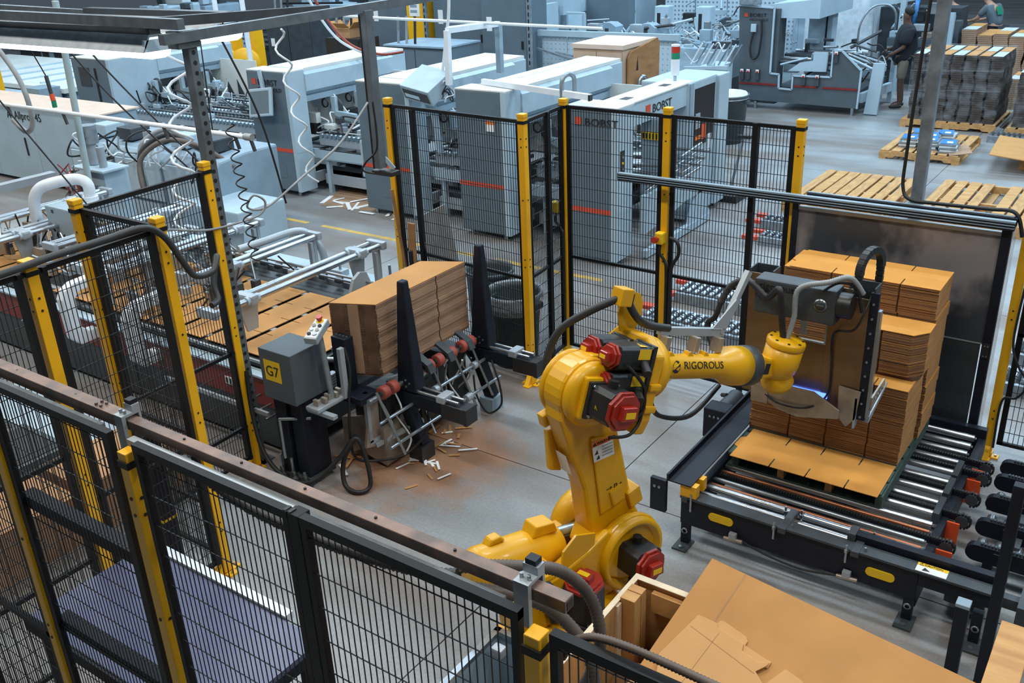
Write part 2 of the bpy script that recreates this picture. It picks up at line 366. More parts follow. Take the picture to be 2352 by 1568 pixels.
for k in range(4): MB().cyl((-2.62+.025*(k%2),YN+.07+.02*(k//2),2.154),(-2.62+.025*(k%2),YN+.07+.02*(k//2),2.162),.005,6).build('bolt', 'rust', tb)
tr = thing('cable_tray', 'flat galvanized channel running just under the rusty beam', 'cable tray', (-1.8, YN+.035, 2.09))
MB().box(-3.9, -2.55, YN+.018, YN+.044, 2.10, 2.122).build('channel', 'galvanized', tr); MB().box(-1.64, -1.03, YN+.018, YN+.044, 2.10, 2.118).build('channel', 'galvanized', tr)
MB().box(-2.40, -1.70, YN+.018, YN+.044, 2.10, 2.122).build('channel_section', 'aluminium', tr)
for x in (-1.69, -1.672): MB().box(x, x+.01, YN-.01, YN+.012, 2.141, 2.143).build('slot', 'print_black', tr)
# zigzag fence on the left
post('fence_post', -4.11, 2.01, 'yellow fence post with grey cap, the thick black hose lying over the rail beside it')
post('fence_post', -4.15, 2.72, 'yellow corner post where the drooping black hose leaves the rail')
post('fence_post', -4.87, 2.72, 'yellow corner post set back from the hose-draped fence')
post('fence_post', -4.93, 3.63, 'yellow fence post strapped to the perforated steel column')
panel(-4.11, 1.35, -4.11, 1.975, 'short wire fence panel beside the cardboard cartons', stile=.05, mid=(.6, 1.2))
panel(-4.11, 2.045, -4.14, 2.685, 'wire fence panel below the thick black hose', stile=.05)
panel(-4.84, 2.73, -4.185, 2.73, 'wire fence panel linking the two corner posts in front of the glue line', stile=.05, mid=(.45, .91))
panel(-4.88, 2.755, -4.91, 3.595, 'wire fence panel between set-back corner post and perforated column', stile=.05, mid=(.35, .91))
# fence behind the robot
post('fence_post', -5.37, 5.82, 'yellow fence post at the far corner beside the leaning steel board')
post('fence_post', -3.96, 5.70, 'yellow fence post standing in front of the grey waste bins')
post('fence_post', -4.01, 6.34, 'yellow corner post carrying an emergency stop button on its side')
post('fence_post', -3.10, 6.32, 'yellow fence post with emergency stop button and looped cables behind the robot')
post('fence_post', -2.10, 6.28, 'yellow fence post beside the dark steel guard plate')
kw = dict(wire=.004, pitch=.024)
panel(-5.34, 5.82, -3.99, 5.71, 'wire fence panel behind the upright bundle of folded boxes', mid=(.91,), **kw)
panel(-3.96, 5.74, -4.01, 6.305, 'wire fence panel around the waste bins, turned along the aisle', **kw)
panel(-3.98, 6.34, -3.135, 6.32, 'wire fence panel right in front of the branded grey cabinet', **kw)
panel(-3.065, 6.32, -2.135, 6.28, 'wire fence panel ending at the post beside the dark guard plate', **kw)
for x, y, zz, g in ((-5.1, 5.80, 2.12, 'slim black upright in the panel behind the upright bundle'), (-3.985, 6.06, 2.14, 'slim black upright in the panel around the waste bins'), (-2.42, 6.29, 2.14, 'slim black upright in the panel beside the dark guard plate')):
    o = MB().box(x-.02, x+.02, y-.02, y+.02, .0, zz).build('fence_upright', 'black_frame', None, bev=.003); tag(o, g, 'fence upright')
def estop(x, y, z, dx, dy, label):
    t = thing('emergency_stop', label, 'stop button', (x, y, z-.05))
    MB().rbox((x+dx*.035, y+dy*.035, z), (.065, .065, .09), .01).build('housing', 'label_yellow', t)
    d = Vector((dx, dy, 0)) if abs(dx)+abs(dy) > 0 else Vector((1,0,0))
    a = Vector((x+dx*.065, y+dy*.065, z))
    MB().cyl(a, a+d*.03, .014, 10).cyl(a+d*.03, a+d*.05, .026, 14).build('button', 'red_lens', t)
    MB().tube([(x+dx*.03,y+dy*.03,z-.045),(x+dx*.04,y+dy*.04,z-.12),(x+.03,y-.03,z-.18),(x+.05,y-.035,z-.3),(x+.05,y-.035,.25)], .012, 6).build('cable', 'rubber', t)
    return t
estop(-4.04, 6.31, 1.33, -.7, -.7, 'yellow emergency stop box on the corner post by the branded cabinet')
estop(-3.10, 6.29, 1.22, -.2, -.98, 'yellow emergency stop box on the post behind the robot arm')
o = MB().tube([(-3.04,6.29,1.22),(-2.97,6.27,1.2),(-2.96,6.27,1.1),(-3.02,6.27,.95),(-3.03,6.27,.5),(-3.03,6.27,.06)], .014, 8).build('power_cable', 'rubber'); tag(o, 'black cable looping from the stop box down behind the robot', 'cable')

# ================================================================ yellow robot arm
FR = Vector((.3253, .9456, 0)); LF = Vector((-.9456, .3253, 0)); B0 = Vector((-2.083, 3.235, 0))
RM = Matrix((FR, LF, Vector((0,0,1)))).transposed().to_4x4(); RM.translation = B0       # robot frame: x ahead, y left, z up
def RB(): return MB(RM)
def arc(cx, cz, r, a0, a1, n=10): return [(cx+r*math.cos(R(a0+(a1-a0)*i/n)), cz+r*math.sin(R(a0+(a1-a0)*i/n))) for i in range(n+1)]
rb = thing('robot_arm', 'large yellow six-axis robot arm with red motor caps, holding a steel gripper', 'robot', B0)
J2 = (.32, .55); J3 = (.13, 1.48)
# base and turning column
base = RB().prism([(-.34,-.2),(-.2,-.34),(.2,-.34),(.34,-.2),(.34,.2),(.2,.34),(-.2,.34),(-.34,.2)], 'z', 0, .06)
base.prism([(-.26,-.16),(-.16,-.26),(.16,-.26),(.26,-.16),(.26,.16),(.16,.26),(-.16,.26),(-.26,.16)], 'z', .06, .2).build('base', 'robot_yellow', rb, bev=.012)
RB().lathe([(.0,.2),(.27,.2),(.29,.22),(.29,.3),(.26,.33),(.0,.33)], (0,0,0), (0,0,1), 32).build('turntable', 'robot_yellow', rb)
body = RB().prism([(-.3,.33),(.3,.33),(.47,.46),(.47,.62),(.32,.70),(.12,.66),(-.12,.56),(-.34,.56),(-.4,.5),(-.4,.4)], 'y', -.10, .02)
body.build('turret_near_cheek', 'robot_yellow', rb, bev=.015)
RB().prism([(-.28,.33),(.3,.33),(.47,.46),(.47,.62),(.32,.70),(.12,.62),(-.2,.5)], 'y', .18, .26).build('turret_far_cheek', 'robot_yellow', rb, bev=.015)
web = RB().prism([(-.42,.60),(-.15,.62),(.05,.68),(.18,.74)] + arc(J2[0],J2[1],.21,125,-60,14) + [(.28,.40),(.12,.50),(-.1,.53),(-.4,.52)], 'y', -.125, -.085)
web.build('side_web', 'robot_yellow', rb, bev=.012)
RB().lathe([(.125,0),(.195,0),(.20,.02),(.20,.09),(.185,.10),(.17,.10),(.15,.03),(.125,.03)], (J2[0], -.06, J2[1]), (0,-1,0), 32).build('shoulder_ring', 'robot_yellow', rb)
RB().lathe([(.0,0),(.185,0),(.2,.03),(.2,.12),(.0,.12)], (J2[0], .30, J2[1]), (0,-1,0), 28).build('shoulder_hub', 'robot_yellow', rb)
RB().rbox((-.19,-.02,.57), (.14,.2,.16), .02).build('cable_entry_box', 'robot_yellow', rb)
RB().prism([(-.13,.5),(.06,.5),(.1,.76),(-.02,.80),(-.1,.74)], 'y', -.118, -.105).build('guard_plate', 'robot_yellow', rb)
def motor(M, name, length, s, cap_r, parent, n=8, tri=True, plug=True):
    """black servo motor in frame M: x along the shaft away from the mount"""
    m = MB(M); c = s*.28
    prof = [(-s+c,-s),(s-c,-s),(s,-s+c),(s,s-c),(s-c,s),(-s+c,s),(-s,s-c),(-s,-s+c)]
    m.prism(prof, 'x', 0, length)
    o = m.build('motor', 'motor_black', parent, bev=.004)
    MB(M).rbox((.012,0,0), (.024, s*2.25, s*2.25), .006).build('motor_flange', 'motor_black', o)
    q = MB(M)
    r8 = [(cap_r*math.cos(R(22.5+45*k)), cap_r*math.sin(R(22.5+45*k))) for k in range(8)]
    q.prism(r8, 'x', length, length+.018); q.prism([(a*.86,b*.86) for a,b in r8], 'x', length+.018, length+.032)
    cp = q.build('motor_cap', 'cap_red', parent, bev=.003)
    MB(M).prism([(-cap_r*.5,-cap_r*.3),(cap_r*.5,-cap_r*.3),(cap_r*.4,cap_r*.35),(-cap_r*.4,cap_r*.35)], 'x', length+.03, length+.062).build('encoder_cover', 'cap_red', cp, bev=.004)
    MB(M).box(length+.062, length+.064, -cap_r*.3, cap_r*.3, -cap_r*.16, cap_r*.14).build('encoder_label', 'label_yellow', cp)
    for a in (-1,1):
        for b in (-1,1): MB(M).cyl((.024,a*s*.92,b*s*.92),(.034,a*s*.92,b*s*.92),.008,6).build('bolt', 'steel', o)
    if plug:
        MB(M).cyl((length*.45,0,s),(length*.45,0,s+.035),.024,10).build('plug', 'rubber', o)
    return o
def mframe(o, xd, zd):
    x = Vector(xd).normalized(); z = Vector(zd); z = (z-x*z.dot(x)).normalized(); y = z.cross(x)
    m = Matrix((x,y,z)).transposed().to_4x4(); m.translation = o; return RM @ m
def warn(M, parent, w=.03, h=.035):   # yellow warning triangle sticker in frame M (x right, y up, z out)
    o = MB(M).add([(-w,-h,0),(w,-h,0),(0,h,0)], [(0,1,2)]).build('warning_triangle', 'label_yellow', parent)
    MB(M).add([(-.004,-h*.1,.001),(.004,-h*.1,.001),(.002,h*.45,.001),(-.002,h*.45,.001),(-.003,-h*.6,.001),(.003,-h*.6,.001),(.003,-h*.35,.001),(-.003,-h*.35,.001)], [(0,1,2,3),(4,5,6,7)]).build('warning_mark', 'print_black', o)
m2 = motor(mframe((J2[0],-.09,J2[1]), (0,-1,0), (.1,0,1)), 'motor', .17, .082, .095, rb)
RB().lathe([(.0,0),(.13,0),(.13,.03),(.0,.03)], (J2[0], -.07, J2[1]), (0,-1,0), 24).build('motor_seat', 'robot_yellow', rb)
m1 = motor(mframe((-.03,-.18,.36), (0,0,1), (1,.3,0)), 'motor', .20, .082, .1, rb, plug=False)
warn(RM @ frame((-.06,-.265,.46), (1,0,0), (0,0,1)), m1, .022, .026)
# balancer cylinder on the far side
bx = Vector((.46, .0, -.06)).normalized()
RB().lathe([(.0,0),(.08,0),(.105,.02),(.116,.06),(.116,.42),(.108,.45),(.108,.52),(.07,.55),(.0,.55)], (-.47,.15,.64), bx, 28).build('balancer', 'robot_yellow', rb)
RB().prism([(-.36,.735),(-.33,.77),(-.28,.77),(-.25,.735)], 'y', .14, .20).build('balancer_boss', 'robot_yellow', rb, bev=.01)
RB().prism([(-.12,.70),(-.09,.76),(.02,.74),(.04,.68)], 'y', .10, .20).build('balancer_lug', 'robot_yellow', rb, bev=.008)
RB().cyl((.0,.14,.645),(.3,.14,.60),.03,12).build('balancer_rod', 'steel', rb)
# lower arm link
prof = [(.10,.62),(.14,.70),(.11,.95),(.02,1.22),(-.03,1.38)] + arc(J3[0],J3[1],.165,200,-20,16) + [(.30,1.30),(.36,1.05),(.42,.78),(.47,.68)] + arc(J2[0],J2[1],.17,35,-160,12)
RB().prism(prof, 'y', -.03, .10).build('lower_arm', 'robot_yellow', rb, bev=.022)
RB().prism([(.20,.78),(.34,.80),(.28,1.2),(.14,1.24)], 'y', -.042, -.028).build('arm_panel', 'robot_yellow', rb, bev=.01)
RB().lathe([(.0,0),(.155,0),(.165,.01),(.165,.025),(.15,.04),(.0,.04)], (J3[0], .10, J3[1]), (0,1,0), 28).build('elbow_rear_cap', 'robot_yellow', rb)
RB().lathe([(.0,0),(.155,0),(.16,.015),(.15,.05),(.12,.055),(.0,.055)], (J3[0], -.03, J3[1]), (0,-1,0), 28).build('elbow_hub', 'robot_yellow', rb)
RB().rbox((J3[0], -.095, J3[1]), (.2,.035,.2), .012, (0,18,0)).build('elbow_motor_seat', 'robot_yellow', rb)
m3 = motor(mframe((J3[0],-.11,J3[1]), (0,-1,0), (.3,0,1)), 'motor', .15, .078, .098, rb)
warn(RM @ frame((J3[0]-.081,-.18,J3[1]+.0), (0,-1,0), (0,0,1)), m3, .02, .026)
for x, z in ((.30,.86),(.42,.80)):
    RB().rbox((x,-.0,z), (.085,.11,.10), .012, (0,-15,0)).build('stop_block', 'robot_yellow', rb)
RB().rbox((-.0,.125,1.33), (.06,.05,.07), .01, (0,-12,0)).build('hose_clip', 'robot_yellow', rb)
RB().prism([(.0,1.05),(.07,1.02),(.05,1.27),(-.01,1.27)], 'y', .10, .135).build('rear_bracket', 'robot_yellow', rb, bev=.008)
# warning plate and axis lettering on the arm
wp = RB().add([(.155,-.0435,1.10),(.285,-.0435,1.10),(.27,-.0435,1.215),(.14,-.0435,1.215)], [(0,1,2,3)]).build('warning_plate', 'paper', rb)
RB().add([(.143,-.0445,1.185),(.274,-.0445,1.185),(.27,-.0445,1.215),(.14,-.0445,1.215)], [(0,1,2,3)]).build('warning_header', 'label_orange', wp)
text('\u25b2WARNING', .024, RM @ frame((.147,-.0455,1.191), (1,0,0), (-.1,0,1)), 'print_black', wp, 'warning_text')
for k in range(4):
    RB().add([(.205,-.0445,1.118+.017*k),(.272,-.0445,1.118+.017*k),(.271,-.0445,1.124+.017*k),(.204,-.0445,1.124+.017*k)], [(0,1,2,3)]).build('text_line', 'blue_grey', wp)
for x, z in ((.17,1.15),(.18,1.12)): RB().add([(x-.012,-.0445,z-.01),(x+.012,-.0445,z-.01),(x+.004,-.0445,z+.014)], [(0,1,2)]).build('hazard_mark', 'print_black', wp)
text('\u2013+ J2 +', .034, RM @ frame((.235,-.0435,.905), (1,0,.0), (0,0,1)), 'print_black', rb, 'axis_mark')
RB().add([(.052,.0,1.05),(.052,.08,1.05),(.018,.08,1.17),(.018,.0,1.17)], [(0,1,2,3)]).build('rating_plate', 'paper', rb)
# upper arm (pitched down)
pa = R(-17); D = Vector((math.cos(pa),0,math.sin(pa))); U = Vector((-math.sin(pa),0,math.cos(pa)))
FM = Matrix((D, Vector((0,1,0)), U)).transposed().to_4x4(); FM.translation = (.45,0,1.50); FM = RM @ FM
def FB(): return MB(FM)
FB().prism([(-.13,-.30),(.06,-.30),(.2,-.2),(.2,.1),(.14,.17),(-.06,.17),(-.15,.10),(-.15,-.22)], 'x', -.035, .03).build('wrist_drive_plate', 'robot_yellow', rb, bev=.012)
FB().prism([(-.3,-.16),(-.035,-.26),(-.035,.06),(-.3,.06)], 'y', .0, .1).build('elbow_casting', 'robot_yellow', rb, bev=.015)
for n, y in ((-.05,-.152),(-.16,-.152),(-.25,-.10)):
    FB().rbox((-.002,y,n), (.075,.03,.035), .01).build('bolt_lug', 'robot_yellow', rb)
for k in range(9): FB().cyl((-.034,-.12+.0,-.28+.05*k),(-.046,-.12,-.28+.05*k),.009,6).build('bolt', 'steel', rb)
FB().lathe([(.0,.03),(.15,.03),(.155,.05),(.155,.085),(.12,.10),(.10,.12),(.0,.12)], (0,0,0), (1,0,0), 28).build('upper_arm_flange', 'robot_yellow', rb)
ua = FB().lathe([(.0,.11),(.085,.11),(.064,.14),(.064,.58),(.072,.62),(.102,.68),(.106,.72),(.106,.79),(.0,.79)], (0,0,0), (1,0,0), 28).build('upper_arm', 'robot_yellow', rb)
FB().lathe([(.0,.79),(.1,.79),(.11,.80),(.11,.865),(.1,.875),(.0,.875)], (0,0,0), (1,0,0), 28).build('wrist_ring', 'dark_grey', rb)
for k in range(10):
    t = R(36*k); FB().cyl((.785,.094*math.cos(t),.094*math.sin(t)),(.802,.094*math.cos(t),.094*math.sin(t)),.007,6).build('bolt', 'steel', rb)
for s_ in (.2,.34,.46): FB().prism([(s_,.055),(s_+.05,.055),(s_+.02,.08),(s_+.005,.08)], 'y', -.02, .02).build('lug', 'robot_yellow', rb)
# logo and lettering on the upper arm's near side
def on_arm(s, ang): t = R(ang); return (s, -math.cos(t)*.066, math.sin(t)*.066)
lg = []
for (s0, a) in ((.02,8),(.035,22),(.05,30),(.068,26),(.075,10),(.072,-12),(.06,-26),(.04,-28),(.022,-18)): lg.append(on_arm(.20+s0-.02, a+16))
lgo = FB().add(lg, [tuple(range(len(lg)))]).build('round_logo', 'print_black', rb)
FB().add([on_arm(.205,20),on_arm(.235,26),on_arm(.236,22),on_arm(.207,16)], [(0,1,2,3)]).add([on_arm(.232,24),on_arm(.25,36),on_arm(.253,33),on_arm(.235,20)], [(0,1,2,3)]).build('logo_line', 'label_yellow', lgo)
tx = text('RIGOROUS', .054, Matrix(), 'print_black', rb, 'lettering', wide=1.12)
for v in tx.data.vertices:
    p = v.co + Vector(rb['_o']); t = R(8) + p.y/.066
    q = FM @ Vector((.28+p.x, -math.cos(t)*(.0650+max(0,p.z)), math.sin(t)*(.0650+max(0,p.z)))); v.co = q - Vector(rb['_o'])
# three wrist motors behind the drive plate
for (y, n, ln) in ((.075,.07,.19),(-.085,.085,.22),(-.085,-.045,.235)):
    M = FM @ (lambda o: (lambda m: (setattr(m, 'translation', Vector(o)), m)[1])(Matrix(((-1,0,0),(0,-1,0),(0,0,1))).to_4x4()))((-.035, y, n))
    mm = motor(M, 'motor', ln, .058, .062, rb, plug=False)
    if y < 0:
        MB(M).cyl((ln*.3,.058,-.02),(ln*.42,.12,-.05),.022,10).build('plug', 'rubber', mm)
        warn(M @ frame((ln*.34, 0.02, .0595), (-1,0,0), (0,-1,0)), mm, .024, .028)
        MB(M).box(ln*.15,ln*.5,.0585,.0592,-.0,.05).build('motor_label', 'label_yellow', mm)
# wrist: yoke, tilted drum, flange
FB().prism([(.87,-.075),(.95,-.06),(1.05,-.05),(1.05,.05),(.95,.06),(.87,.075)], 'y', -.06, .06).build('wrist_yoke', 'robot_yellow', rb, bev=.014)
FB().box(.935,.975,-.0615,-.0605,-.03,.03).build('yoke_slot', 'motor_black', rb)
wa = Vector((1.49,-.02,1.12)); wd = Vector((.16,-.12,.98)).normalized()
RB().lathe([(.0,0),(.062,0),(.07,.01),(.095,.05),(.102,.09),(.102,.19),(.0,.19)], wa, wd, 28).build('wrist_drum', 'robot_yellow', rb)
RB().lathe([(.0,.18),(.092,.18),(.092,.19),(.0,.19)], wa, wd, 28).build('drum_seam', 'motor_black', rb)
top = RB().lathe([(.0,.19),(.104,.19),(.106,.2),(.106,.222),(.098,.232),(.05,.236),(.0,.237)], wa, wd, 28).build('wrist_cap', 'robot_yellow', rb)
xx = wd.orthogonal().normalized(); yy = wd.cross(xx)
for k in range(8):
    q = wa + wd*.228 + (xx*math.cos(k*math.pi/4) + yy*math.sin(k*math.pi/4))*.086; RB().cyl(q, q+wd*.008, .008, 6).build('bolt', 'motor_black', top)
RB().lathe([(.0,-.1),(.05,-.1),(.085,-.085),(.09,-.06),(.07,-.02),(.05,.02),(.0,.02)], wa + Vector((-.0,-.01,.03)), Vector((-.25,-.15,.95)), 24).build('tool_flange', 'robot_yellow', rb)
# cable bracket, hoses and the aluminium hose carrier
FB().prism([(-.06,.15),(.02,.15),(.06,.2),(.05,.30),(.02,.34),(-.10,.36),(-.10,.24)], 'y', .09, .10).build('hose_bracket', 'robot_yellow', rb)
FB().rbox((-.13,.06,.33), (.075,.075,.085), .006).build('hose_block', 'robot_yellow', rb)
FB().box(-.085,-.08,.03,.09,.29,.35).build('hose_block_recess', 'motor_black', rb)
FB().tube([(-.15,.06,.32),(-.24,.14,.23),(-.31,.24,.10),(-.31,.28,-.08),(-.26,.25,-.2)], .02, 8).build('dress_hose', 'hose_dark', rb)
FB().tube([(-.09,.06,.31),(-.03,.04,.24),(.06,.05,.20),(.16,.06,.185),(.24,.06,.18)], .02, 8).build('dress_hose', 'hose_dark', rb)
FB().box(.18,.66,.05,.08,.145,.185).build('hose_rail', 'aluminium', rb)
for s_ in (.2,.42,.6): FB().rbox((s_,.03,.11), (.035,.06,.08), .006).build('rail_clip', 'bracket_steel', rb)
FB().bar((.64,.06,.16),(.74,.06,.50),.03).build('hose_mast', 'aluminium', rb)
FB().prism([(.55,.19),(.68,.35),(.71,.34),(.66,.19)], 'y', .04, .048).build('mast_gusset', 'aluminium', rb)
for pts in ([(.05,-.1,-.13),(.2,-.05,-.24),(.5,0,-.27),(.8,.1,-.15)],): FB().tube(pts, .013, 6).build('lower_cable', 'rubber', rb)
FB().tube([(-.25,-.02,-.02),(-.20,-.14,-.06),(-.10,-.16,-.10),(-.04,-.15,-.20),(-.1,-.16,-.28),(-.2,-.13,-.3)], .008, 6).build('motor_cable', 'rubber', rb)
FB().tube([(-.22,-.16,.06),(-.14,-.18,.0),(-.08,-.17,-.06),(-.05,-.16,-.16),(-.12,-.15,-.24)], .008, 6).build('motor_cable', 'rubber', rb)
RB().tube([(J2[0]-.04,-.18,.47),(.2,-.22,.42),(.16,-.21,.35),(.06,-.22,.34)], .009, 6).build('motor_cable', 'rubber', rb)
RB().tube([(-.26,-.05,.64),(-.2,-.12,.60),(-.16,-.14,.5),(-.14,-.15,.4)], .022, 8).build('base_hose', 'hose_dark', rb)
RB().tube([(-.3,-.03,.62),(-.24,-.1,.57),(-.2,-.12,.48),(-.18,-.13,.38)], .018, 8).build('base_hose', 'hose_dark', rb)

# ================================================================ gripper
GY = 4.9
gp = thing('gripper', 'brown steel plate gripper with dark motor box, hanging from the robot wrist', 'gripper', (-1.52, GY, .78))
def hole_plate(x0,x1,z0,z1,hx0,hx1,hz0,hz1,y0,y1):
    v = []
    for y in (y0,y1): v += [(x0,y,z0),(x1,y,z0),(x1,y,z1),(x0,y,z1),(hx0,y,hz0),(hx1,y,hz0),(hx1,y,hz1),(hx0,y,hz1)]
    f = []
    for i in range(4):
        j = (i+1)%4; f += [(i,j,j+4,i+4),(i+8,i+12,j+12,j+8),(i,i+8,j+8,j),(i+4,j+4,j+12,i+12)]
    return MB().add(v, f)
hole_plate(-1.87,-1.27,.86,1.60,-1.64,-1.41,1.26,1.38,GY,GY+.012).build('face_plate', 'brown_steel', gp)
MB().box(-1.41,-1.40,GY-.006,GY,1.25,1.40).box(-1.64,-1.41,GY-.006,GY,1.25,1.26).build('window_trim', 'aluminium', gp)
for x0, x1 in ((-1.87,-1.73),(-1.31,-1.17)):
    t4 = MB().box(x0,x0+.008,GY+.012,GY+.12,.88,1.62).box(x1-.008,x1,GY+.012,GY+.12,.88,1.62).box(x0+.008,x1-.008,GY+.112,GY+.12,.88,1.62); t4.build('side_channel', 'dark_grey', gp)
MB().box(-1.40,-1.19,GY-.006,GY,.84,1.56).build('wing_plate', 'brown_steel', gp)
rl_ = MB().box(-1.19,-1.145,GY-.004,GY+.02,.84,1.60).build('side_rail', 'navy_black', gp)
for k in range(9): MB().cyl((-1.168,GY-.004,.86+.085*k),(-1.168,GY-.012,.86+.085*k),.007,8).build('bolt', 'steel', rl_)
MB().box(-1.885,-1.868,GY-.004,GY+.02,.86,1.60).build('side_rail', 'navy_black', gp)
MB().prism([(-1.145,.86),(-1.128,.84),(-1.128,1.50),(-1.145,1.50)], 'y', GY+.0, GY+.04).build('rail_edge', 'steel', gp)
mb_ = MB().rbox((-1.555,GY-.075,1.525), (.45,.13,.20), .012).build('motor_box', 'dark_grey', gp)
text('rigorous', .058, frame((-1.755,GY-.1415,1.572), (1,0,0), (0,0,1)), 'print_black', mb_, 'embossed_lettering')
MB().lathe([(.0,0),(.036,0),(.036,.004),(.0,.004)], (-1.41,GY-.14,1.535), (0,-1,0), 24).build('badge', 'steel', mb_)
MB().lathe([(.0,0),(.029,0),(.029,.006),(.0,.006)], (-1.41,GY-.14,1.535), (0,-1,0), 24).build('badge_face', 'dark_grey', mb_)
MB().box(-1.43,-1.39,GY-.1475,GY-.146,1.532,1.538).build('badge_mark', 'steel', mb_)
MB().cyl((-1.33,GY-.07,1.53),(-1.26,GY-.07,1.53),.07,16).build('gear_head', 'motor_black', gp)
MB().box(-1.545,-1.51,GY-.02,GY-.012,1.29,1.42).build('sensor_plate', 'aluminium', gp)
# lower brackets and the lifting tines
MB().prism([(-1.80,.93),(-1.62,.98),(-1.42,.98),(-1.27,.90),(-1.27,.85),(-1.5,.80),(-1.62,.82)], 'y', GY-.075, GY-.06).build('flange_bracket', 'bracket_steel', gp)
MB().prism([(-1.285,.84),(-1.235,.79),(-1.19,.85),(-1.175,1.02),(-1.295,1.03)], 'y', GY-.03, GY-.015).build('corner_bracket', 'bracket_steel', gp)
MB().prism([(GY-.03,.79),(GY+.02,.80),(GY+.10,.87),(GY+.02,.92),(GY-.03,.98)], 'x', -1.20, -1.188).build('corner_gusset', 'aluminium', gp)
MB().box(-1.78,-1.68,GY-.08,GY,.84,.93).build('corner_bracket', 'bracket_steel', gp)
MB().box(-1.40,-1.34,GY+.013,GY+.05,.79,.86).build('pad_holder', 'motor_black', gp)
tn = MB().prism([(GY+.02,.98),(GY+.26,1.0),(GY+.28,.95),(GY+.02,.90)], 'x', -1.13, -1.12).build('tine_arm', 'bracket_steel', gp)
for k in range(4): MB().cyl((-1.119,GY+.08+.05*k,.955),(-1.116,GY+.08+.05*k,.955),.01,8).build('hole', 'aluminium', tn)
MB().prism([(GY+.02,.86),(GY+.36,.93),(GY+.36,.915),(GY+.02,.82)], 'x', -1.16, -1.125).build('tine', 'aluminium', gp)
MB().prism([(GY+.02,.86),(GY+.36,.93),(GY+.36,.915),(GY+.02,.82)], 'x', -1.82, -1.78).build('tine', 'aluminium', gp)
MB().box(-1.56,-1.36,GY-.012,GY-.004,.925,.955).build('indicator_light', 'led_blue', gp)
# drag chain arch, link by link
n = 13
for k in range(n):
    t = math.pi*k/(n-1); f = (1-math.cos(t))/2
    MB().cb((-1.262+.055*f,GY+.0+.20*f,1.70+.10*math.sin(t)), (.04,.036,.030), (90-180*k/(n-1)+90,0,-14)).build('drag_chain_link', 'motor_black', gp, bev=.003)
for f in (0,1):
    for k in range(4): MB().rbox((-1.262+.055*f,GY+.20*f,1.585+.031*k), (.04,.032,.028), .004).build('drag_chain_link', 'motor_black', gp)
MB().tube([(-1.19,GY+.02,1.585),(-1.2,GY-.05,1.50),(-1.24,GY-.07,1.40),(-1.33,GY-.06,1.37),(-1.36,GY-.03,1.30),(-1.35,GY-.02,1.1),(-1.36,GY-.03,.95),(-1.45,GY-.09,.88),(-1.62,GY-.09,.87),(-1.75,GY-.06,.93)], .006, 6).build('gripper_cable', 'rubber', gp)
# ringed hoses from wrist to gripper
def ribbed(pts, r, parent, m, n=8, step=.014, name='ribbed_hose'):
    P = smooth_path(pts, 10); q = MB(); L_ = [0]
    for i in range(1, len(P)): L_.append(L_[-1]+(P[i]-P[i-1]).length)
    k = max(2, int(L_[-1]/step)); out = []
    for j in range(k*2+1):
        d = L_[-1]*j/(k*2); i = max(a for a in range(len(L_)) if L_[a] <= d+1e-9); i = min(i, len(P)-2)
        out.append(P[i].lerp(P[i+1], min(1, (d-L_[i])/max(1e-9, L_[i+1]-L_[i]))))
    q.tube(out, lambda t: r*(1 if int(round(t*(len(out)-1))) % 2 else .82), n, curve=False); return q.build(name, m, parent)
wt = RM @ (wa + wd*.235)
ribbed([wt, wt+Vector((.02,.02,.12)), wt+Vector((.03,.03,.28)), (-1.37,GY-.16,1.68), (-1.28,GY-.1,1.70), (-1.22,GY-.04,1.60)], .016, gp, 'hose_grey', 8, .012)
MB().tube([(-1.40,GY-.15,1.62),(-1.33,GY-.12,1.67),(-1.25,GY-.07,1.64),(-1.215,GY-.05,1.5)], .009, 6).build('side_hose', 'rubber', gp)
h2 = [wt+Vector((-.02,-.01,0)), wt+Vector((-.04,-.02,.16)), wt+Vector((-.06,-.02,.28)), (-1.70,GY-.16,1.53), (-1.82,GY-.14,1.60), (-1.91,GY-.16,1.56), (-1.95,GY-.2,1.46)]
MB().tube(h2, .018, 8).build('black_hose', 'rubber', gp)
ribbed(h2[3:], .021, gp, 'hose_dark', 8, .03, 'spring_sleeve')
MB().tube([(-1.95,GY-.2,1.46),(-1.97,GY-.22,1.38),(-2.02,GY-.2,1.32),(-1.97,GY-.25,1.22)], .016, 8).build('black_hose', 'rubber', gp)

# ================================================================ pallet conveyor in the cell
cv = thing('pallet_conveyor', 'black framed roller and chain conveyor with the loaded pallet on it', 'conveyor', (-1.35, 4.4, 0))
MB().box(-2.0,-.66,4.385,4.43,.15,.335).build('front_rail', 'navy_black', cv, bev=.004)
MB().box(-2.0,-.28,4.37,4.455,.335,.348).build('rail_flange', 'dark_grey', cv)
MB().box(-.66,-.28,4.385,4.43,.25,.335).build('rail_extension', 'navy_black', cv, bev=.004)
MB().box(-2.0,-.66,6.12,6.17,.12,.32).build('rear_rail', 'navy_black', cv)
MB().box(-2.0,-1.955,4.43,6.12,.12,.30).build('side_rail', 'navy_black', cv)
MB().box(-.70,-.66,4.43,6.12,.08,.255).build('side_rail', 'navy_black', cv)
for x, y in ((-1.97,4.41),(-.69,4.41),(-.36,4.41),(-1.97,6.14),(-.69,6.14)):
    MB().box(x-.025,x+.025,y-.02,y+.02,.012,.2).build('leg', 'navy_black', cv)
    f = MB().box(x-.045,x+.045,y-.1,y+.03,0,.012).build('foot_plate', 'dark_grey', cv)
    MB().cyl((x,y-.07,.012),(x,y-.07,.02),.012,8).build('anchor_bolt', 'steel', f)
    MB().lathe([(.012,0),(.02,0),(.02,.006),(.012,.006)], (x, y-.02, .1), (0,-1,0), 12).build('eyelet', 'steel', cv)
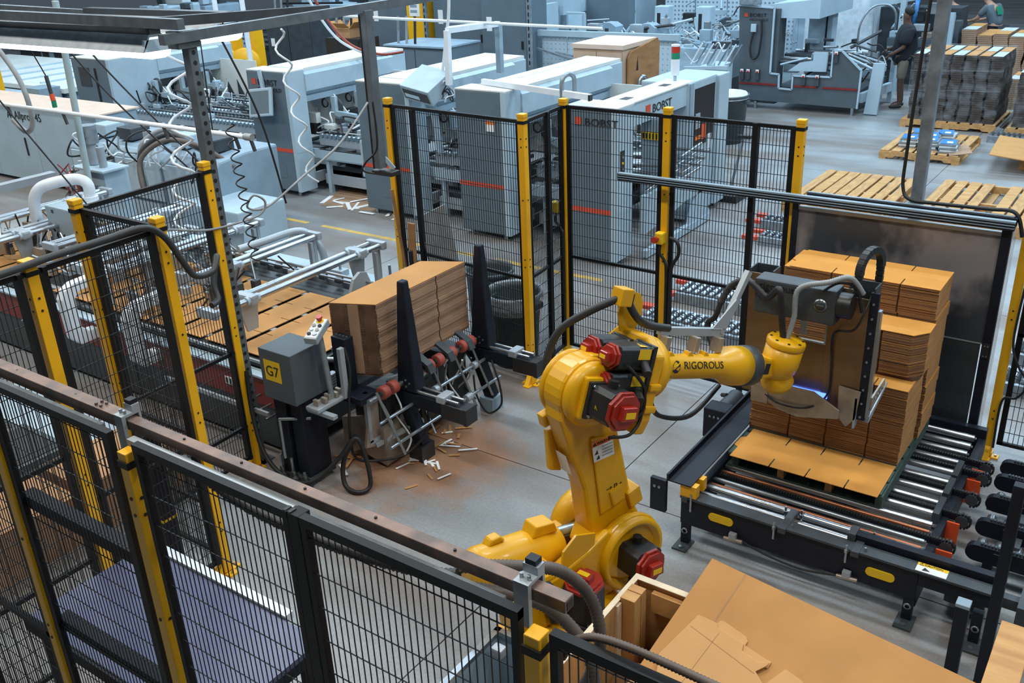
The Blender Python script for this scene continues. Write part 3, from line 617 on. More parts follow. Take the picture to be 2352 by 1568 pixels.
for x, z in ((-1.745,.265),(-.845,.245)):
    v = [(x-.05+.025*math.cos(R(90+18*k)), z+.025*math.sin(R(90+18*k))) for k in range(11)] + [(x+.05+.025*math.cos(R(-90+18*k)), z+.025*math.sin(R(-90+18*k))) for k in range(11)]
    MB().prism(v, 'y', 4.376, 4.386).build('oval_reflector', 'label_yellow', cv)
def roller(x0, x1, y, z=.283, r=.022, m='bright_steel', name='roller'):
    o = MB().cyl((x0,y,z),(x1,y,z),r,14).build(name, m, cv); MB().cyl((x0-.012,y,z),(x1+.012,y,z),.008,6).build('axle', 'steel', o); return o
for y in (4.92,5.04,5.165,5.285,5.42,5.55,5.685,5.82,5.93,6.05): roller(-1.94, -.715, y)
for y in (4.545,4.635):
    for x0, x1 in ((-1.94,-1.42),(-1.345,-1.02),(-.945,-.715)): roller(x0, x1, y)
roller(-1.94,-.715,4.685,.275,.012,'copper_rod','tie_rod'); roller(-1.94,-.715,4.865,.27,.012,'copper_rod','tie_rod'); roller(-1.94,-.715,4.745,.28,.014,'steel','tie_rod')
# link chains with sprocket ends and orange guards
for i, (y, xe) in enumerate(((4.80,-.58),(5.10,-.56),(5.355,-.56),(5.62,-.55),(5.755,-.56))):
    c = MB().box(-1.94,xe-.02,y-.012,y+.012,.25,.283).build('chain_guide', 'navy_black', cv)
    q = MB(); x = -1.93
    while x < xe-.03: q.box(x,x+.011,y-.011,y+.011,.285,.296); x += .016
    for k in range(9):
        t = R(90-22.5*k); q.cb((xe-.03+.045*math.cos(t), y, .252+.045*math.sin(t)), (.012,.022,.012), (0,-(90-22.5*k)+90,0))
    stuff(q.build('chain', 'motor_black', c))
    MB().cyl((xe-.03,y-.016,.252),(xe-.03,y+.016,.252),.036,14).build('sprocket', 'dark_grey', c)
    if i in (0,1,3,4): MB().rbox((xe-.075 if i else -.61,y-.045,.17), (.085,.012,.17), .004).build('drive_plate', 'orange_red', cv)
for y in (5.0,5.24,5.47):
    MB().box(-.735,-.70,y,y+.2,.245,.315).build('divider_plate', 'dark_grey', cv)
# two clamp brackets over the front rollers
for x in (-1.382,-.982):
    b = MB().box(x-.022,x+.022,4.36,4.58,.315,.352).build('clamp_bracket', 'dark_grey', cv, bev=.004)
    for dx, dy in ((-.045,4.37),(-.045,4.55),(.045,4.40),(.045,4.56)):
        MB().cyl((x+dx,dy,.26),(x+dx,dy,.37),.007,8).build('stud', 'bright_steel', b)
        MB().cyl((x+dx,dy,.325),(x+dx,dy,.342),.013,6).build('nut', 'bright_steel', b)
b = MB().box(-1.99,-1.95,4.36,4.62,.315,.352).build('clamp_bracket', 'dark_grey', cv, bev=.004)
for dy in (4.37,4.45): MB().cyl((-1.93,dy,.26),(-1.93,dy,.38),.007,8).build('stud', 'bright_steel', b)
for x in (-1.66,-1.01):
    MB().rbox((x,4.365,.19), (.045,.03,.045), .006).build('sensor_bracket', 'aluminium', cv); MB().cyl((x-.05,4.36,.165),(x+.06,4.36,.175),.012,8).build('sensor', 'bracket_steel', cv)
MB().tube([(-1.6,4.372,.17),(-1.45,4.37,.135),(-1.25,4.372,.12),(-1.05,4.372,.16)], .006, 6).build('sensor_cable', 'rubber', cv)
MB().box(-1.05,-.28,4.47,4.52,.33,.385).build('stop_rail', 'navy_black', cv, bev=.004)
MB().box(-1.05,-1.01,4.45,4.54,.3,.392).build('stop_rail_end', 'dark_grey', cv)
lb = MB().box(-.68,-.53,4.375,4.45,.349,.351).build('caution_label', 'paper', cv)
MB().box(-.68,-.53,4.425,4.45,.351,.352).build('label_band', 'label_yellow', lb); text('\u26a0CAUTION', .02, frame((-.672,4.43,.3525), (1,0,0), (0,1,0)), 'print_black', lb, 'label_text')
MB().add([(-.65,4.385,.352),(-.61,4.39,.352),(-.64,4.415,.352)], [(0,1,2)]).build('hazard_mark', 'print_black', lb)
# side guide tray on the left with its yellow brackets and drive
gt = MB().box(-2.075,-1.93,4.36,5.7,.43,.438).build('guide_tray', 'navy_black', cv)
MB().box(-2.085,-2.072,4.36,5.7,.43,.475).build('tray_lip', 'navy_black', gt)
for y in (4.37,4.47): MB().box(-2.0,-1.9,y,y+.05,.352,.43).build('tray_bracket', 'post_yellow', cv)
MB().box(-2.19,-2.09,4.36,4.39,.2,.42).build('end_plate', 'navy_black', cv)
for k in range(2): MB().cyl((-2.16+.03*k,4.36,.37),(-2.16+.03*k,4.352,.37),.009,8).build('bolt', 'steel', cv)
MB().rbox((-2.17,5.30,.36), (.16,.14,.22), .01).build('drive_box', 'navy_black', cv)
for k in range(3): MB().cyl((-2.20+.03*k,5.23,.42),(-2.20+.03*k,5.222,.42),.008,8).build('bolt', 'steel', cv)
MB().cyl((-2.17,5.37,.40),(-2.17,5.60,.40),.06,16).build('drive_motor', 'dark_grey', cv)
MB().tube([(-2.2,5.5,.45),(-2.25,5.55,.42),(-2.2,5.65,.38),(-2.05,5.75,.35)], .016, 6).build('drive_cable', 'rubber', cv)
# second chain conveyor past the orange guards
c2 = thing('chain_conveyor', 'black chain transfer conveyor past the orange drive plates', 'conveyor', (0, 5.2, 0))
for y in (4.86,5.12,5.40,5.66,5.85):
    prof = [(-.47+.05*math.cos(R(90+18*k)), .245+.05*math.sin(R(90+18*k))) for k in range(11)] + [(.8,.195),(.8,.295)]
    bm_ = MB().prism(prof, 'y', y-.022, y+.022).build('chain_beam', 'navy_black', c2)
    q = MB(); x = -.45
    while x < .8: q.box(x,x+.011,y-.009,y+.009,.297,.307); x += .017
    stuff(q.build('chain', 'dark_grey', bm_))
    MB().box(-.38,-.31,y-.024,y+.024,.27,.275).build('wear_strip', 'steel', bm_)
for y in (5.0,5.26,5.53):
    MB().box(-.52,.8,y-.025,y+.025,.12,.2).build('cross_member', 'dark_grey', c2)
    for k in range(3):
        MB().cyl((-.46+.09*k,y-.03,.205),(-.46+.09*k,y+.03,.205),.028,12).build('wheel', 'steel', c2)
    MB().rbox((-.3,y+.04,.235), (.05,.1,.03), .005).build('chain_shoe', 'dark_grey', c2)
MB().box(-.55,.8,4.50,4.55,.2,.26).build('side_beam', 'dark_grey', c2)
for x, y in ((-.4,4.86),(-.4,5.85),(.6,4.86)): MB().box(x-.025,x+.025,y-.025,y+.025,0,.2).build('leg', 'navy_black', c2)
MB().rbox((-.45,4.65,.14), (.2,.16,.14), .01).build('gear_motor', 'dark_grey', c2)
MB().box(-.54,-.36,4.566,4.57,.12,.2).build('name_plate', 'paper', c2)
MB().box(-.2,.1,4.4,4.6,.2,.3).build('corner_bracket', 'dark_grey', c2)
for k in range(3): MB().cyl((-.15+.06*k,4.38,.3),(-.15+.06*k,4.38,.36),.012,8).build('stud', 'bright_steel', c2)
# black posts in front of the conveyor
o = MB().rbox((-.275,4.12,.57), (.05,.05,1.14), .004).build('steel_post', 'navy_black'); tag(o, 'tall black square post in front of the chain conveyor', 'post')
t = thing('steel_post', 'short black square post with pale plastic cap beside the crate', 'post', (-.405, 4.12, 0))
MB().box(-.435,-.375,4.09,4.15,0,.425).build('tube', 'navy_black', t, bev=.003); MB().rbox((-.405,4.12,.432), (.064,.064,.02), .004).build('cap', 'blue_grey', t)

# ================================================================ pallet, box blanks and stacks
pl = thing('pallet', 'dark green stained wooden pallet under the cardboard stacks on the conveyor', 'pallet', (-1.465, 5.45, .306))
for k in range(7): MB().box(-1.93,-1.0,4.90+.158*k,5.03+.158*k,.385,.40).build('deck_board', 'pallet_green', pl)
for k in range(4):
    x = -1.9+.29*k; MB().box(x,x+.04,4.9,5.98,.318,.385).build('stringer', 'pallet_green' if k in (0,3) else 'pallet_wood', pl)
for y in (4.90,5.40,5.88): MB().box(-1.93,-1.0,y,y+.1,.306,.318).build('bottom_board', 'pallet_green', pl)
def blank(x0, x1, y0, y1, z, xs, th=.004):
    p = [(x0,y0)]
    for x in xs: p += [(x-.004,y0),(x-.004,y0+.10),(x+.004,y0+.10),(x+.004,y0)]
    p += [(x1,y0),(x1,y1)]
    for x in reversed(xs): p += [(x+.004,y1),(x+.004,y1-.10),(x-.004,y1-.10),(x-.004,y1)]
    p += [(x0,y1),(x0,y1-.12),(x0-.03,y1-.14),(x0-.03,y0+.14),(x0,y0+.12)]
    return MB().prism(p, 'z', z, z+th)
t = blank(-1.90,-1.01,4.855,5.24,.401,[-1.65,-1.43,-1.20]).build('box_blank', 'card_top'); tag(t, 'flat printed box blank lying on the green pallet, with cut slots', 'cardboard')
def stack(name, label, x0, x1, y0, y1, z0, z1, seams, th=.015, jit=.008, top='card_top', chamfer=0, group=None, side='card_face', lip=True):
    t = thing(name, label, 'cardboard stack', ((x0+x1)/2, (y0+y1)/2, z0), group)
    n = int((z1-z0)/th); q = MB(); xs = [x0]+list(seams)+[x1]
    dx = 0; dy = 0
    for k in range(n):
        z = z0 + (z1-z0)*k/n; h = (z1-z0)/n*(.80 if k % 4 else .55)
        if k % 6 == 0: dx = random.uniform(-jit,jit); dy = random.uniform(-jit,jit)
        for i in range(len(xs)-1):
            a = xs[i]+(.006 if i else 0)+dx*.6; b = xs[i+1]-(.006 if i < len(xs)-2 else 0)+dx*.6; yy = y0+dy*.6+random.uniform(-.0025,.0025)
            if chamfer and i == len(xs)-2: q.prism([(a,yy),(b-chamfer,yy),(b,yy+chamfer*1.3),(b,y1),(a,y1)], 'z', z, z+h)
            else: q.box(a,b,yy,y1+dy,z,z+h)
    o = q.build('sheet_layers', 'card_edge', t); stuff(o); MB().box(x0+.025,x1-.025-chamfer,y0+.014,y1-.025,z0,z1-.002).build('dark_filler', 'card_dark', t)  # filler core coloured dark, putting shade into the gaps between layers
    o.data.materials.append(MATS[side]); o.data.materials.append(MATS[top])
    for p in o.data.polygons:
        if abs(p.normal.x) > .8: p.material_index = 1
        elif p.normal.z > .9: p.material_index = 2
    b = blank(x0+.03,x1,y0,y1,z1,list(seams)) if lip else MB().prism([(x0,y0),(x1-chamfer,y0),(x1,y0+chamfer*1.3),(x1,y1),(x0,y1)], 'z', z1, z1+.004)
    b.build('top_sheet', top, t); return t
stack('cardboard_stack', 'tall stack of flat orange-brown box blanks against the dark guard plate', -1.92,-.985,5.645,6.0,.402,1.395,[-1.62,-1.21])
stack('cardboard_stack', 'lower stack of flat box blanks below the robot gripper on the pallet', -1.935,-1.005,5.255,5.63,.402,.895,[-1.68,-1.45,-1.20])
stack('cardboard_bundle', 'chamfered bundle of folded boxes set down by the gripper on the lower stack', -1.75,-.975,5.39,5.63,.925,1.19,[-1.45,-1.22], chamfer=.07, lip=False, top='card_top')
for o in [x for x in bpy.data.objects if x.name.startswith('cardboard_bundle')]:
    MB().box(-1.76,-1.06,5.386,5.389,1.0,1.004).build('strap', 'print_black', o)
    MB().prism([(-1.75,5.40),(-1.02,5.40),(-.99,5.45),(-.99,5.62),(-1.75,5.62)], 'z', .9005, .9245).build('slip_sheet', 'card_dark', o)

# ================================================================ steel guard plate, the long black profile beam and its column
gd = thing('guard_plate', 'dark stained raw steel guard plate behind the tall cardboard stack', 'guard plate', (-1.4, 6.22, 0))
MB().box(-2.05,-.79,6.215,6.225,.88,1.60).build('upper_sheet', 'raw_plate', gd)
MB().box(-1.98,-.80,6.215,6.225,.16,.875).build('lower_sheet', 'dark_grey', gd)
MB().box(-2.09,-2.05,6.20,6.24,0,1.66).build('side_post', 'navy_black', gd); MB().box(-.79,-.735,6.20,6.26,0,1.66).build('side_post', 'navy_black', gd)
MB().box(-2.05,-.79,6.205,6.235,1.60,1.625).build('top_edge', 'aluminium', gd)
MB().box(-2.05,-.79,6.208,6.214,.874,.882).build('seam_strip', 'aluminium', gd)
for z in (.84,.24):
    c = MB().box(-.785,-.74,6.19,6.20,z-.05,z+.05).build('cleat', 'motor_black', gd)
    for a in (-.77,-.752):
        for dz in (-.035,.035): MB().cyl((a,6.19,z+dz),(a,6.184,z+dz),.005,6).build('bolt', 'steel', c)
MB().box(-.73,-.72,6.2,6.3,.1,1.7).build('clear_strip', 'clear_film', gd)
bmh = thing('profile_beam', 'long black slotted aluminium beam crossing above the guard plate and fence', 'beam', (-2.05, 6.18, 1.63))
MB().box(-3.42,-.72,6.15,6.19,1.655,1.70).build('lower_profile', 'navy_black', bmh); MB().box(-3.42,-.72,6.15,6.186,1.701,1.712).build('top_strip', 'blue_grey', bmh)
MB().box(-2.0,-.72,6.196,6.25,1.665,1.72).build('rear_profile', 'navy_black', bmh); MB().box(-2.0,-.74,6.21,6.235,1.7205,1.727).build('rear_strip', 'galvanized', bmh)
for z in (1.668,1.685): MB().box(-3.42,-.72,6.146,6.15,z,z+.005).build('slot_lip', 'blue_grey', bmh)
MB().box(-3.425,-3.42,6.15,6.19,1.66,1.71).build('end_cap', 'motor_black', bmh)
o = MB().rbox((-1.345,6.42,2.6), (.075,.075,5.2), .01).build('steel_column', 'galvanized'); tag(o, 'grey galvanized square column behind the dark guard plate', 'column')
o = MB().tube([(-1.405,6.36,5.1),(-1.40,6.36,3.5),(-1.42,6.35,2.6),(-1.43,6.34,2.0),(-1.42,6.32,1.80),(-1.36,6.29,1.735),(-1.2,6.27,1.735),(-.9,6.27,1.74),(-.74,6.25,1.74),(-.68,6.24,1.6)], .012, 6).build('power_cable', 'rubber'); tag(o, 'black cable running down the square column onto the profile beam', 'cable')
post('fence_post', -.665, 6.38, 'yellow fence post with black straps at the end of the guard plate')
panel(-.62, 6.40, .5, 6.40, 'wire fence section past the guard plate with loose cable loop', wire=.004, pitch=.03)
o = MB().tube([(-.62,6.33,1.3),(-.63,6.33,.9),(-.58,6.3,.75),(-.5,6.3,.62),(-.55,6.32,.5),(-.63,6.33,.45),(-.63,6.33,.1)], .008, 6).build('power_cable', 'rubber'); tag(o, 'thin black cable with a wide loop on the wire fence past the guard plate', 'cable')
o = MB().rbox((-.60,6.33,1.56), (.07,.05,.08), .008).build('sensor_box', 'orange_red'); tag(o, 'small red sensor box on the yellow post by the guard plate', 'sensor')

rnd = random.Random(3)
# ================================================================ folding line running in from the left
ln = thing('folding_line', 'long carton folding line with dark red side panels and silver cross tubes', 'machine', (-7.2, 4.7, 0))
for a, b in ((-9.9,-8.2),(-8.18,-6.6),(-6.58,-4.75)):
    MB().box(a,b,3.86,3.89,.36,.585).build('red_side_panel', 'machine_red', ln)
    MB().box(a,b,3.87,3.90,.03,.355).build('lower_side_panel', 'dark_grey', ln)
    MB().box(a,b,3.84,3.93,.587,.602).build('edge_strip', 'machine_white', ln)
MB().box(-9.9,-4.75,3.94,5.35,.60,.64).build('bed_plate', 'motor_black', ln)
MB().box(-9.9,-4.75,3.96,5.45,.1,.3).build('under_frame', 'dark_grey', ln)
MB().box(-9.9,-4.9,5.42,5.50,.45,.66).build('far_side_beam', 'aluminium', ln)
MB().box(-9.9,-4.75,5.52,5.78,.60,.62).build('far_ledge', 'machine_white', ln)
MB().box(-9.9,-4.9,5.76,5.79,.05,.60).build('far_side_panel', 'blue_grey', ln)
pl_ = MB().box(-5.42,-5.30,3.853,3.86,.44,.50).build('rating_plate', 'paper', ln)
for k in range(3): MB().box(-5.41+.04*k,-5.39+.04*k,3.851,3.853,.45,.49).build('text_mark', 'print_black', pl_)
for k, x in enumerate((-8.0,-7.75,-7.9,-5.05,-4.95,-4.88)):
    MB().cyl((x,3.86,.44-.05*(k%3)),(x,3.74,.44-.05*(k%3)),.009,8).build('hand_lever', 'steel', ln)
for k in range(4):   # belts and side bars on the bed
    y = 4.05+.33*k
    MB().box(-9.9,-4.8,y,y+.05,.64,.655).build('belt', 'hose_grey', ln)
for k in range(26):
    x = -9.7+.19*k; MB().rbox((x,5.37,.70), (.07,.05,.05), .008).build('chain_block', 'dark_grey', ln)
for y, z in ((5.30,.74),(5.26,.80)): MB().cyl((-9.8,y,z),(-5.2,y,z),.012,8).build('guide_rod', 'steel', ln)
def cross_unit(x, y0, y1, z, n_car, legs=True):
    for dx in (-.06,.06):
        MB().cyl((x+dx,y0,z),(x+dx,y1,z),.024,12).build('cross_tube', 'bright_steel', ln)
    MB().cyl((x,y0,z-.01),(x,y1-.05,z-.01),.013,8).build('lead_screw', 'hose_grey', ln)
    MB().rbox((x,y1,z), (.2,.06,.07), .015).build('tube_end', 'aluminium', ln); MB().rbox((x,y0,z), (.2,.05,.07), .015).build('tube_end', 'aluminium', ln)
    if legs:
        MB().box(x-.03,x+.03,y1-.02,y1+.01,.62,z-.03).build('cross_leg', 'aluminium', ln); MB().box(x+.06,x+.1,y1-.12,y1-.09,.62,z-.03).build('cross_leg', 'aluminium', ln)
    for k in range(n_car):
        y = y0+.35+(y1-y0-.6)*k/max(1,n_car-1)
        c = MB().rbox((x,y,z), (.2,.08,.075), .02).build('carrier_clamp', 'aluminium', ln)
        for dx in (-.06,.06): MB().cyl((x+dx,y-.06,z),(x+dx,y+.06,z),.034,14).build('clamp_ring', 'machine_white', c)
        MB().prism([(y-.09,z-.03),(y+.09,z-.03),(y+.06,z-.26),(y-.04,z-.26)], 'x', x-.01, x+.01).build('carrier_plate', 'aluminium', c)
cross_unit(-5.47,3.85,5.62,.985,2); cross_unit(-7.0,4.1,5.62,.97,2); cross_unit(-8.1,4.2,5.62,.97,2); cross_unit(-8.75,3.95,5.0,.96,1,False); cross_unit(-6.25,4.35,5.62,.95,1); cross_unit(-7.55,4.1,5.3,.9,3,False); cross_unit(-9.4,4.0,5.62,.97,2)
MB().bar((-8.9,4.2,.93),(-8.9,5.5,.93),.06,.1).build('cross_beam', 'aluminium', ln); MB().bar((-10.6,4.9,.98),(-10.6,5.75,.98),.12,.08).build('cross_beam', 'aluminium', ln)
# bowed arm and small fittings beyond the bed
MB().tube([(-6.45,4.95,.98),(-6.4,5.2,.99),(-6.35,5.5,1.0),(-6.3,5.62,.95),(-6.22,5.68,.8),(-6.2,5.69,.62)], .035, 8).build('bowed_arm', 'aluminium', ln)
for x in (-5.95,-5.35,-4.98): 
    MB().rbox((x,5.6,.66), (.18,.1,.06), .01).build('far_fitting', 'aluminium', ln); MB().cyl((x+.03,5.6,.69),(x+.03,5.6,.83),.012,8).build('far_pin', 'steel', ln)
for x, y in ((-5.08,5.42),(-4.98,5.72),(-5.2,5.68)):   # star knobs
    s_ = MB().cyl((x,y,.76),(x,y,.79),.03,10).build('star_knob', 'hose_grey', ln)
    for k in range(5): MB().cb((x+.04*math.cos(k*1.257),y+.04*math.sin(k*1.257),.775), (.03,.02,.025), (0,0,72*k)).build('knob_arm', 'hose_grey', s_)
MB().prism([(5.08,.66),(5.3,.66),(5.32,.76),(5.27,.88),(5.2,.9),(5.12,.86),(5.07,.76)], 'x', -5.30, -5.27).build('eared_plate', 'aluminium', ln)
for x, z in ((-5.02,1.02),(-4.93,.95)): MB().cyl((x,5.55,.72),(x,5.55,z),.02,8).build('clamp_handle', 'rubber', ln)
# C-shaped bearing arms on the near side
for x in (-7.05,-6.2):
    o_ = [(3.70,.45),(3.63,.52),(3.62,.86),(3.66,.93),(3.74,.97),(4.06,.99),(4.06,.91),(3.78,.89),(3.73,.84),(3.73,.60),(3.78,.55),(4.02,.54),(4.02,.46)]
    MB().prism(o_, 'x', x-.045, x+.045).build('c_arm', 'white_paint', ln, bev=.01)
    MB().rbox((x,4.03,.80), (.08,.05,.24), .01).build('c_arm_jaw', 'aluminium', ln)
# glue guns, feelers and little clamps crowding the middle of the line
for k in range(90):
    x = -9.8+rnd.random()*4.0; y = 4.05+rnd.random()*1.15; h = .05+rnd.random()*.12
    b = MB().rbox((x,y,.72+h/2), (.05+rnd.random()*.1,.03+rnd.random()*.05,h), .006).build('clamp_block', rnd.choice(['steel','dark_grey','aluminium','bracket_steel']), ln)
    MB().cyl((x,y,.72+h),(x+rnd.uniform(-.12,.12),y+rnd.uniform(-.12,.12),.80+h+rnd.random()*.08),.008,6).build('feeler_rod', rnd.choice(['steel','rubber','steel']), b)
for k in range(9):
    y = 4.0+.03*k; MB().cyl((-5.05,3.95+.04*k,.5),(-4.75,3.95+.04*k,.5),.012,8).build('stacker_rod', 'steel', ln)
for k in range(6): MB().cyl((-6.5+.3*k,3.93,.66),(-6.2+.3*k,3.93,.66),.014,8).build('near_guide_rod', 'steel', ln)
MB().box(-5.95,-4.8,3.70,3.72,.40,.43).build('near_support_rail', 'aluminium', ln)
# blanks on the line: one thing each
for k in range(15):
    x = -4.80-.345*k
    if k in (9,): continue
    xs_ = [4.30,4.58,4.83]
    p = [(x-.30,4.0),(x,4.0)]
    for y in xs_: p += [(x,y-.004),(x-.09,y-.004),(x-.09,y+.004),(x,y+.004)]
    p += [(x,5.1),(x-.30,5.1)]
    for y in reversed(xs_): p += [(x-.30,y+.004),(x-.22,y+.004),(x-.22,y-.004),(x-.30,y-.004)]
    o = MB().prism(p, 'z', .656, .662).build('carton_blank', 'card_sheet'); tag(o, 'flat orange-brown carton blank lying on the folding line belt', 'cardboard', 'blanks on the folding line')
# white control housing with fat pipe arm
ch = thing('control_housing', 'white control housing held by a fat bent white pipe above the folding line', 'control box', (-8.85, 4.62, .66))
MB().rbox((-8.60,4.72,.96), (.5,.18,.36), .015).build('housing', 'machine_white', ch)
for z in (.86,1.08): MB().box(-8.74,-8.71,4.626,4.63,z,z+.03).build('latch', 'dark_grey', ch)
MB().tube([(-9.02,4.62,.68),(-9.02,4.62,1.0),(-9.02,4.64,1.17),(-8.98,4.7,1.27),(-8.9,4.8,1.31),(-8.75,4.95,1.33),(-8.65,5.0,1.28),(-8.65,5.0,1.15)], .055, 12).build('pipe_arm', 'white_paint', ch)
MB().cyl((-9.02,4.62,.655),(-9.02,4.62,.72),.09,16).build('pipe_flange', 'white_paint', ch); MB().cyl((-8.65,5.0,1.12),(-8.65,5.0,1.16),.075,16).build('pipe_flange', 'white_paint', ch)
MB().box(-8.75,-8.55,4.78,5.02,1.09,1.12).build('bracket', 'machine_white', ch)

# ================================================================ stacker at the line's end
st = thing('box_stacker', 'black stacker frame with tapered arms, red wheels and air cylinders', 'machine', (-4.1, 4.7, 0))
for y in (4.33,5.17):
    a = MB().add([(-4.10,y-.055,.55),(-3.93,y-.055,.55),(-3.93,y+.055,.55),(-4.10,y+.055,.55),(-4.04,y-.03,1.345),(-3.985,y-.03,1.345),(-3.985,y+.03,1.345),(-4.04,y+.03,1.345)],
                 [(0,3,2,1),(4,5,6,7),(0,1,5,4),(1,2,6,5),(2,3,7,6),(3,0,4,7)]).build('tapered_arm', 'navy_black', st, bev=.01)
    for dx, dz in ((0,0),(.03,.02),(.06,0),(.03,-.03)): MB().cyl((-4.04+dx,y-.056,.62+dz),(-4.04+dx,y-.064,.62+dz),.008,6).build('bolt', 'steel', a)
    b = MB().box(-4.15,-3.56,y-.05,y+.05,.44,.54).build('beam', 'navy_black', st, bev=.006)
    MB().rbox((-3.62,y,.48), (.2,.115,.115), .008).build('cylinder_block', 'motor_black', b)
    for dy in (-.03,.03): MB().cyl((-4.0,y+dy,.56),(-3.58,y+dy,.56),.012,8).build('air_rod', 'bright_steel', b)
    MB().rbox((-3.72,y,.56), (.07,.12,.05), .008).build('rod_clamp', 'aluminium', b)
    MB().box(-3.53,-3.50,y-.06,y+.06,.42,.54).build('end_block', 'motor_black', b)
    MB().bar((-4.08,y,.44),(-3.98,y+.02,.12),.08).build('strut', 'navy_black', st); MB().box(-4.05,-3.93,y-.05,y+.09,.0,.12).build('foot', 'blue_grey' if y > 5 else 'motor_black', st)
lb = MB().add([(-3.70,4.2775,.43),(-3.56,4.2775,.43),(-3.56,4.2775,.53),(-3.70,4.2775,.53)], [(0,1,2,3)]).build('warning_label', 'paper', st)
MB().add([(-3.70,4.2765,.505),(-3.56,4.2765,.505),(-3.56,4.2765,.53),(-3.70,4.2765,.53)], [(0,1,2,3)]).build('label_band', 'label_orange', lb)
MB().add([(-3.69,4.2765,.46),(-3.665,4.2765,.46),(-3.678,4.2765,.485)], [(0,1,2)]).build('hazard_mark', 'print_black', lb)
for k in range(3): MB().box(-3.65,-3.57,4.276,4.277,.445+.017*k,.451+.017*k).build('text_line', 'blue_grey', lb)
MB().cyl((-4.06,3.95,.60),(-4.06,5.25,.60),.02,10).build('wheel_shaft', 'steel', st)
for y in (4.08,4.17,4.55,4.66,4.80,4.94,5.03):
    w_ = MB().lathe([(.02,-.03),(.042,-.03),(.047,-.025),(.047,.025),(.042,.03),(.02,.03)], (-4.04,y,.625), (0,1,0), 16).build('drive_wheel', 'roller_red', st)
    MB().lathe([(.0,-.033),(.02,-.033),(.02,.033),(.0,.033)], (-4.04,y,.625), (0,1,0), 10).build('hub', 'dark_grey', w_)
for y in (4.52,4.75,4.98): MB().prism([(-4.12,.72),(-4.0,.66),(-3.97,.60),(-3.985,.59),(-4.02,.645),(-4.12,.70)], 'y', y-.03, y+.03).build('curved_guide', 'dark_grey', st)
for y in (4.0,4.55,4.80,5.0): MB().cyl((-4.03,y,.66),(-3.86,y+.04,.22),.010,8).build('brace_rod', 'steel', st)
for (x, z) in ((-3.98,.46),(-3.90,.30)): MB().cyl((x,3.95,z),(x,5.2,z),.012,10).build('cross_pipe', 'steel', st)
for x, y, z in ((-3.98,4.55,.46),(-3.90,4.8,.30),(-3.98,5.0,.46),(-3.9,4.56,.3)): MB().cyl((x,y-.03,z),(x,y+.03,z),.03,10).build('pipe_clamp', 'aluminium', st)
for y0_, y1_, z_ in ((4.12,4.5,.46),(4.55,4.85,.42),(4.88,5.1,.5)): MB().rbox((-4.26,(y0_+y1_)/2,z_/2+.06), (.24,y1_-y0_,z_), .02).build('gear_case', 'motor_black', st)
for k in range(14): MB().tube([(-4.12+rnd.uniform(-.06,.12),4.1+.075*k+rnd.uniform(-.05,.05),.55-.11*j+rnd.uniform(-.03,.03)) for j in range(5)], .007, 5).build('air_line', rnd.choice(['rubber','rubber','hose_grey','cable_white']), st)
# lower left: side plates, blue duct, frame bars
MB().prism([(3.96,.22),(4.10,.18),(4.12,.60),(4.06,.62)], 'x', -4.16, -4.14).build('side_plate', 'bracket_steel', st)
MB().cyl((-4.14,4.06,.55),(-4.125,4.06,.55),.025,14).build('pivot_eye', 'dark_grey', st)
MB().prism([(-4.5,.10),(-4.1,.02),(-4.1,.30),(-4.3,.36),(-4.5,.3)], 'y', 4.1, 4.35).build('hopper', 'bracket_steel', st)
MB().bar((-4.15,4.0,.24),(-4.15,4.3,.24),.03).bar((-4.15,4.015,.24),(-4.15,4.015,.62),.03).build('side_frame', 'aluminium', st)
MB().bar((-4.14,4.05,.20),(-4.02,4.42,.26),.03).build('side_bar', 'aluminium', st)
ribbed([(-4.25,4.42,.55),(-4.2,4.40,.4),(-4.2,4.38,.25)], .07, st, 'cable_white', 12, .025, 'suction_duct')
MB().lathe([(.075,0),(.085,0),(.085,.09),(.07,.1)], (-4.2,4.38,.15), (0,0,1), 16).build('duct_collar', 'blue_print', st)
for k in range(6): MB().cyl((-4.45,4.0+.03*k,.56+.01*(k%2)),(-4.12,4.0+.03*k,.56+.01*(k%2)),.011,8).build('slide_rod', 'steel', st)
for k in range(4): MB().cyl((-4.7,4.2+.07*k,.66+.06*(k%2)),(-4.45,4.35+.07*k,.66+.06*(k%2)),.02,10).build('feed_roller', 'steel', st)
# black perforated bracket and its table
MB().box(-4.38,-4.25,3.98,4.06,.62,1.0).build('perforated_bracket', 'navy_black', st, bev=.006)
for k in range(5): MB().cyl((-4.30,3.98,.70+.055*k),(-4.30,3.974,.70+.055*k),.006,8).build('hole', 'steel', st)
for k in range(4): MB().cyl((-4.36+.03*k,4.02,1.0),(-4.36+.03*k,4.02,1.006),.008,8).build('hole', 'steel', st)
MB().box(-4.45,-4.1,3.92,4.10,.57,.62).build('bracket_table', 'navy_black', st, bev=.005)
for k in range(5): MB().rbox((-4.40,3.96,.64+.02*k), (.05,.08,.016), .004).build('fin', 'aluminium', st)
# tray with small clamps beside the pole
MB().rbox((-4.28,3.80,.62), (.12,.30,.03), .01).build('clamp_tray', 'aluminium', st)
for k in range(5): MB().rbox((-4.28+.02*(k%2),3.70+.05*k,.655), (.05,.025,.04), .006).build('clamp_piece', 'bracket_steel', st)
MB().box(-4.36,-4.12,3.68,3.72,.575,.6).build('tray_edge', 'aluminium', st)
